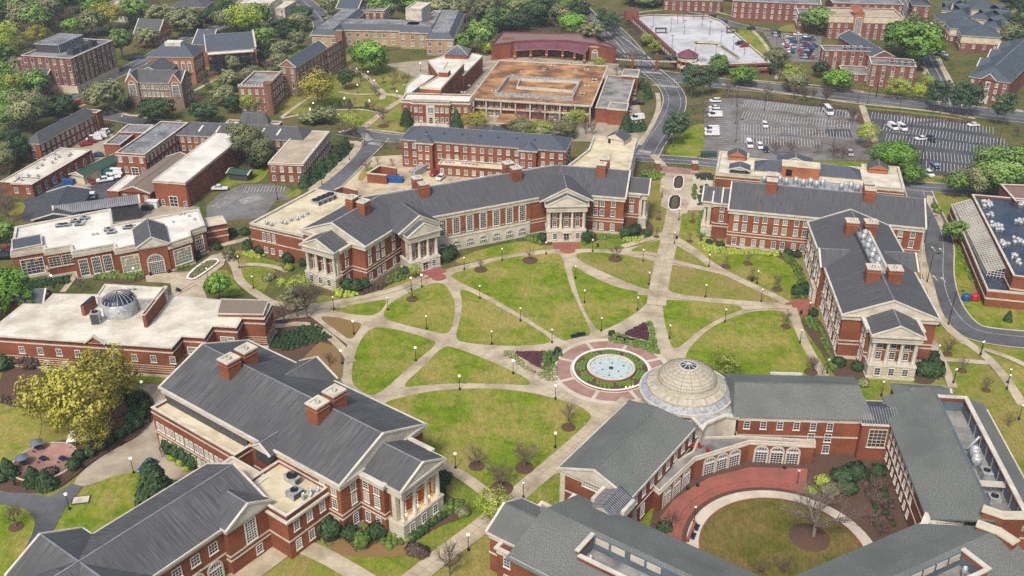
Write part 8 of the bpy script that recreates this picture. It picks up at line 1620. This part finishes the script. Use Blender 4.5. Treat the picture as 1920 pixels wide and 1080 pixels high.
for a in [('C',530,462,'suv','car_white',0),('C',525,492,'car','car_white',0),('C',528,508,'suv','car_white',0),('C',530,528,'van','car_white',0),('C',515,594,'van','car_white',0),('C',515,612,'van','car_white',0),('C',1036,512,'bus','car_white',90),('C',752,572,'suv','car_white',88),('C',682,660,'van','car_white',88),('C',730,668,'suv','car_white',88),('C',757,682,'car','car_black',88),('C',1135,700,'suv','car_silver',85),
 ('C',1327,582,'van','car_white',100),('C',1367,585,'van','car_white',100),('C',1455,632,'car','car_white',10),('C',1500,636,'suv','car_black',95),('C',1690,570,'car','car_white',10),('C',1518,754,'suv','car_blue',95),('C',1490,792,'suv','car_white',95),('C',1590,802,'car','car_silver',95),('C',1640,806,'suv','car_white',95),('C',1720,812,'car','car_white',95),('C',1440,785,'car','car_grey',95),('C',1690,808,'car','car_silver',95),
 ('C',640,200,'suv','car_black',20,5.4),('C',660,210,'suv','car_red',20,5.4),('C',855,203,'car','car_silver',10),('C',876,198,'suv','car_blue',10),('C',803,155,'suv','car_black',10),('C',865,158,'car','car_red',10),('C',900,161,'car','car_white',10),('C',930,186,'suv','car_blue',10),('C',968,188,'suv','car_blue',100),('C',935,214,'suv','car_red',10),('C',972,215,'car','car_blue',10),('C',925,236,'suv','car_blue',10),('C',950,236,'car','car_black',10),('C',940,249,'suv','car_black',10),('C',968,262,'car','car_silver',10),('C',850,207,'car','car_white',10),
 ('C',515,80,'suv','car_black',-30),('C',540,93,'car','car_grey',-30),('C',552,99,'suv','car_grey',-30),('C',566,104,'suv','car_blue',-30),('C',690,134,'suv','car_black',0),('C',1165,100,'suv','car_silver',90),
 ('P',770,448,'car','car_red',25),('P',815,425,'car','car_red',25),('P',850,408,'van','car_white',25),('P',895,386,'van','car_white',25),('P',918,356,'suv','car_silver',25),('P',935,342,'suv','car_white',25),('P',955,332,'car','car_blue',25),('P',875,548,'car','car_blue',10),('P',948,775,'pickup','car_white',25),('P',1015,752,'pickup','car_white',25),('P',780,762,'car','car_red',-60),('P',832,785,'car','car_red',-60),('P',835,915,'suv','car_white',-70),
 ('H',742,312,'car','car_silver',80),('H',682,588,'car','car_blue',70),('S',1822,545,'pickup','car_black',5),('S',1820,662,'van','car_white',20),('S',1760,600,'car','car_silver',80),('S',1792,470,'suv','car_silver',80),('Q',62,850,'pickup','car_white',3),('d',1895,290,'suv','car_red',40),('d',1185,545,'car','car_black',10),('d',1255,530,'car','car_blue',15),('R',305,432,'pickup','car_red',60),('R',345,466,'car','car_white',70),('P',1040,712,'van','car_white',0),('d',1655,330,'suv','car_black',10),('d',1690,325,'suv','car_silver',10),('c',1150,215,'suv','car_white',10),('a',25,440,'car','car_black',10),('a',35,410,'car','car_red',10),('a',20,465,'suv','car_black',10),('c',1230,480,'suv','car_silver',100),('c',1245,510,'car','car_black',100)]: vehicle(*a)
rv = random.Random(9)
for y0, x0, x1 in ((160,800,990),(182,850,985),(210,850,975),(232,860,975),(256,900,975)):
    x = x0
    while x < x1:
        if rv.random() < .6: vehicle('C', x+rv.uniform(-2,2), y0+(x-x0)*.06+4, rv.choice(['car','suv','car','pickup']), rv.choice(['car_white','car_silver','car_black','car_blue','car_grey','car_red','car_silver']), 80+rv.choice([0,180]))
        x += 17
def simple(name, label, cat, k, x, y, w, d, h, m1, m2=None, deg=0, rim=True):
    p = at(k,x,y); t = Thing(name, label, cat, p.to_3d()); f = Fr(p, R(deg)); t.mb('body').box(f, -w/2, w/2, -d/2, d/2, .1, h, m1)
    if rim: t.mb('rim').ring(f.rect(-w/2,w/2,-d/2,d/2), .1, .08, h-.25, h+.02, m2 or m1); t.mb('rib').ring(f.rect(-w/2,w/2,-d/2,d/2), .06, .02, h*.45, h*.52, m2 or m1)
    t.done()
simple('skip_container','teal waste container in the service yard behind white pickups','container','P',940,712,6.5,2.6,2.4,'plastic_teal',deg=22)
simple('skip_container','dark green waste container above the teal one','container','P',1045,678,4,2.4,1.9,'metal_green')
simple('skip_container','green dumpster below the white roofed block','dumpster','P',1328,1022,3.4,1.8,1.4,'metal_green')
simple('box_trailer','white box trailer beside the green dumpster','trailer','P',1378,1000,3.6,2.2,2.4,'car_white')
simple('skip_container','long blue skip filled with rubble in the dirt yard','container','Q',1620,772,7,2.5,1.7,'plastic_blue',deg=-6)
simple('skip_container','blue plastic container in the lower service yard','container','P',622,795,3.4,2.2,1.8,'plastic_blue')
simple('site_trailer','white corrugated site trailer in the dirt yard behind curved hall','trailer','R',175,425,7.5,2.6,2.4,'metal_grey',deg=62)
simple('utility_box','green utility box at lower end of left parking lot','utility box','C',500,705,5.5,2.2,1.8,'metal_green')
simple('traffic_barrier','orange plastic barrier on the street before gothic hall','barrier','d',765,938,7,.8,.9,'plastic_red')
simple('traffic_barrier','small red barrier near the orange one on the street','barrier','d',715,920,1.4,.8,1.2,'plastic_red')
simple('manhole','dark square drain grate on the left oval lawn','drain','Z',522,288,3.2,2.2,.3,'concrete_pale','metal_dark',deg=10)
for x,c_,nm in ((398,'plastic_blue','blue'),(455,'plastic_red','red')): 
    p = at('b',x,800); t = Thing('recycling_container', '%s octagonal recycling container beside the greenhouse laboratory'%nm, 'container', p.to_3d()); t.mb('body').lathe(p, [(1.15,.1),(1.15,1.5),(.8,1.8),(.01,1.9)], c_, 8, False); t.mb('base').lathe(p, [(1.22,.05),(1.22,.3)], 'black_paint', 8); t.done()
bn = MB(); bn.lathe((0,0), [(.3,0),(.36,.9),(.36,1.0),(.1,1.15),(.01,1.15)], 'black_paint', 10); BIN = bn.mesh('litter_bin')
for k,x,y in [('G',168,414),('G',515,608),('G',740,760),('J',810,596),('J',366,692),('J',411,678),('H',1388,905),('E',1622,450),('N',190,425),('N',430,210),('N',1022,275),('I',12,935),('a',1270,570),('a',1132,590),('G',1372,815)]:
    p = at(k,x,y); o = bpy.data.objects.new('litter_bin', BIN); col.objects.link(o); o.location = (p.x,p.y,.15); describe(o, 'black litter bin', 'litter bin', 'black litter bins', p)
def bench(k,x0,y0,x1,y1):
    f = gp(k,x0,y0,x1,y1); p = f.at(f.L/2,0); e = bpy.data.objects.new('bench', None); col.objects.link(e); e.location = (p.x,p.y,0); describe(e, 'dark park bench', 'bench', 'dark benches near the fountain', p)
    L = max(1.8, f.L); g_ = Fr(Vector((0,0)), f.a)
    for nm, bx in (('seat',(-L/2,L/2,-.25,.25,.5,.6)),('backrest',(-L/2,L/2,.25,.33,.6,1.1)),('leg',(-L/2+.1,-L/2+.2,-.2,.2,.1,.5)),('leg',(L/2-.2,L/2-.1,-.2,.2,.1,.5))): q = MB(); q.box(g_, *bx, 'navy'); q.obj(nm, e)
for a in [('N',340,240,425,225),('N',440,215,520,200),('N',915,250,1000,265),('N',1045,275,1145,290),('N',80,550,115,500),('N',120,470,160,440),('a',1322,705,1350,715)]: bench(*a)
for (x,y,op) in [(177,505,1),(110,575,1),(200,555,0),(290,555,0)]:
    p = at('H',x,y); e = bpy.data.objects.new('picnic_table', None); col.objects.link(e); e.location = (p.x,p.y,.33); describe(e, 'round picnic table with blue umbrella' if op else 'small round picnic table', 'table', 'picnic tables on the gravel terrace', p)
    q = MB(); q.lathe((0,0), [(.75,.72),(.75,.78),(.01,.78)], 'navy', 14, False); q.obj('tabletop', e); q = MB(); q.lathe((0,0), [(.08,0),(.06,.72)], 'black_paint', 8); q.obj('pedestal', e)
    for i in range(3): a_ = i*2.1; q = MB(); q.lathe((math.cos(a_)*1.1, math.sin(a_)*1.1), [(.05,0),(.05,.42),(.25,.44),(.01,.48)], 'navy', 8); q.obj('stool', e)
    if op: q = MB(); q.lathe((0,0), [(1.4,2.0),(.9,2.35),(.01,2.75),(.01,2.6),(1.35,1.98)], 'blue_grey', 10, False); q.obj('umbrella', e); q = MB(); q.tube([(0,0,.75),(0,0,2.6)], .03, .03, 'black_paint', 5); q.obj('pole', e)
p = at('H',378,470); t = Thing('white_tent', 'small white tent under the golden tree beside the curved drive', 'tent', p.to_3d()); f = Fr(p, R(10)); q = t.mb('canopy'); q.gable(f, -2.4, 2.4, -2, 2, 2.2, 1.3, 'u', 1.8, 1.8, 'white_paint', 'white_paint', .1, False, False)
for sx in (-2.2,2.2):
    for sy in (-1.8,1.8): q = MB(); q.box(f, sx-.05, sx+.05, sy-.05, sy+.05, 0, 2.2, 'metal_grey'); t.subs.append(('leg', q))
t.done()
# iron fence round the gravel terrace
t = Thing('iron_fence', 'low black iron fence curving round the shrubs by the gravel terrace', 'fence', at('H',400,600).to_3d()); C = curve(pts('H','70 665 230 700 330 640 420 560 540 490 660 430 715 340 690 270 640 235'), 2); m = t.mb('rail'); m2 = t.mb('pickets')
for i in range(len(C)-1):
    m.beam((C[i].x,C[i].y,1.1),(C[i+1].x,C[i+1].y,1.1),.06,.06,'black_paint'); m.beam((C[i].x,C[i].y,.3),(C[i+1].x,C[i+1].y,.3),.05,.05,'black_paint'); d = (C[i+1]-C[i]); n = max(1,int(d.length/.5))
    for j in range(n): p = C[i]+d*(j/n); m2.beam((p.x,p.y,0),(p.x,p.y,1.25),.04,.04,'black_paint')
for i in range(0,len(C),6): q = MB(); q.box(Fr(C[i],0), -.15,.15,-.15,.15,0,1.5,'black_paint'); t.subs.append(('post', q))
t.done()
for k,s,lab in [('b','530 740 505 700 380 420','low')]: pass
flush()
# cracks and wet patches break up the lots
cr = MB(); r_ = random.Random(5)
for i in range(26):
    p = at('C', r_.uniform(660,1120), r_.uniform(470,660)); a_ = r_.uniform(-.5,.5)
    for j in range(5): d = Vector((math.cos(a_), math.sin(a_)))*r_.uniform(1,3); q_ = p+d; cr.beam((p.x,p.y,.245),(q_.x,q_.y,.245),.16,.02,'asphalt_new'); p = q_; a_ += r_.uniform(-.7,.7)
struct('asphalt_crack', cr)
for k,s in [('C','1030 582 1135 585 1150 622 1035 616'),('C','1040 500 1110 505 1115 525 1045 520')]: sheet('asphalt_patch', pts(k,s), .12, 'asphalt_new')
# ================================================================== LIGHT
w = bpy.data.worlds.new('World'); sc.world = w; w.use_nodes = True; nt = w.node_tree; bg = nt.nodes['Background']
sky = nt.nodes.new('ShaderNodeTexSky'); sky.sky_type = 'NISHITA'; sky.sun_disc = False; sky.sun_elevation = R(52); sky.sun_rotation = R(200); sky.air_density = 1.0; sky.dust_density = 4; sky.ozone_density = .6
nt.links.new(sky.outputs[0], bg.inputs[0]); bg.inputs[1].default_value = .15
sd = bpy.data.lights.new('sun', 'SUN'); so = bpy.data.objects.new('sun', sd); col.objects.link(so); sd.energy = 3.1; sd.angle = R(10); sd.color = (1, .95, .87)
el, az = R(52), R(200)      # azimuth clockwise from +Y, like the sky node
d = Vector((math.sin(az)*math.cos(el), math.cos(az)*math.cos(el), math.sin(el)))
so.rotation_euler = d.to_track_quat('Z', 'Y').to_euler(); so.location = (0, 0, 300)
hz = bpy.data.materials.new('haze'); hz.use_nodes = True; n_ = hz.node_tree; n_.nodes.remove(n_.nodes['Principled BSDF'])
vs_ = n_.nodes.new('ShaderNodeVolumeScatter'); vs_.inputs['Color'].default_value = (.80,.90,1,1); vs_.inputs['Density'].default_value = .00019; vs_.inputs['Anisotropy'].default_value = .2
n_.links.new(vs_.outputs[0], n_.nodes['Material Output'].inputs['Volume']); MT['haze'] = hz
q = MB(); q.box(Fr(Vector((0,0)),0), -900, 900, -120, 1400, -3, 190, 'haze'); struct('haze', q)
sc.view_settings.view_transform = 'Standard'; sc.view_settings.look = 'None'; sc.view_settings.exposure = 0
sc.cycles.use_denoising = False; sc.cycles.max_bounces = 5; sc.cycles.diffuse_bounces = 3; sc.cycles.volume_bounces = 0; sc.cycles.transparent_max_bounces = 4
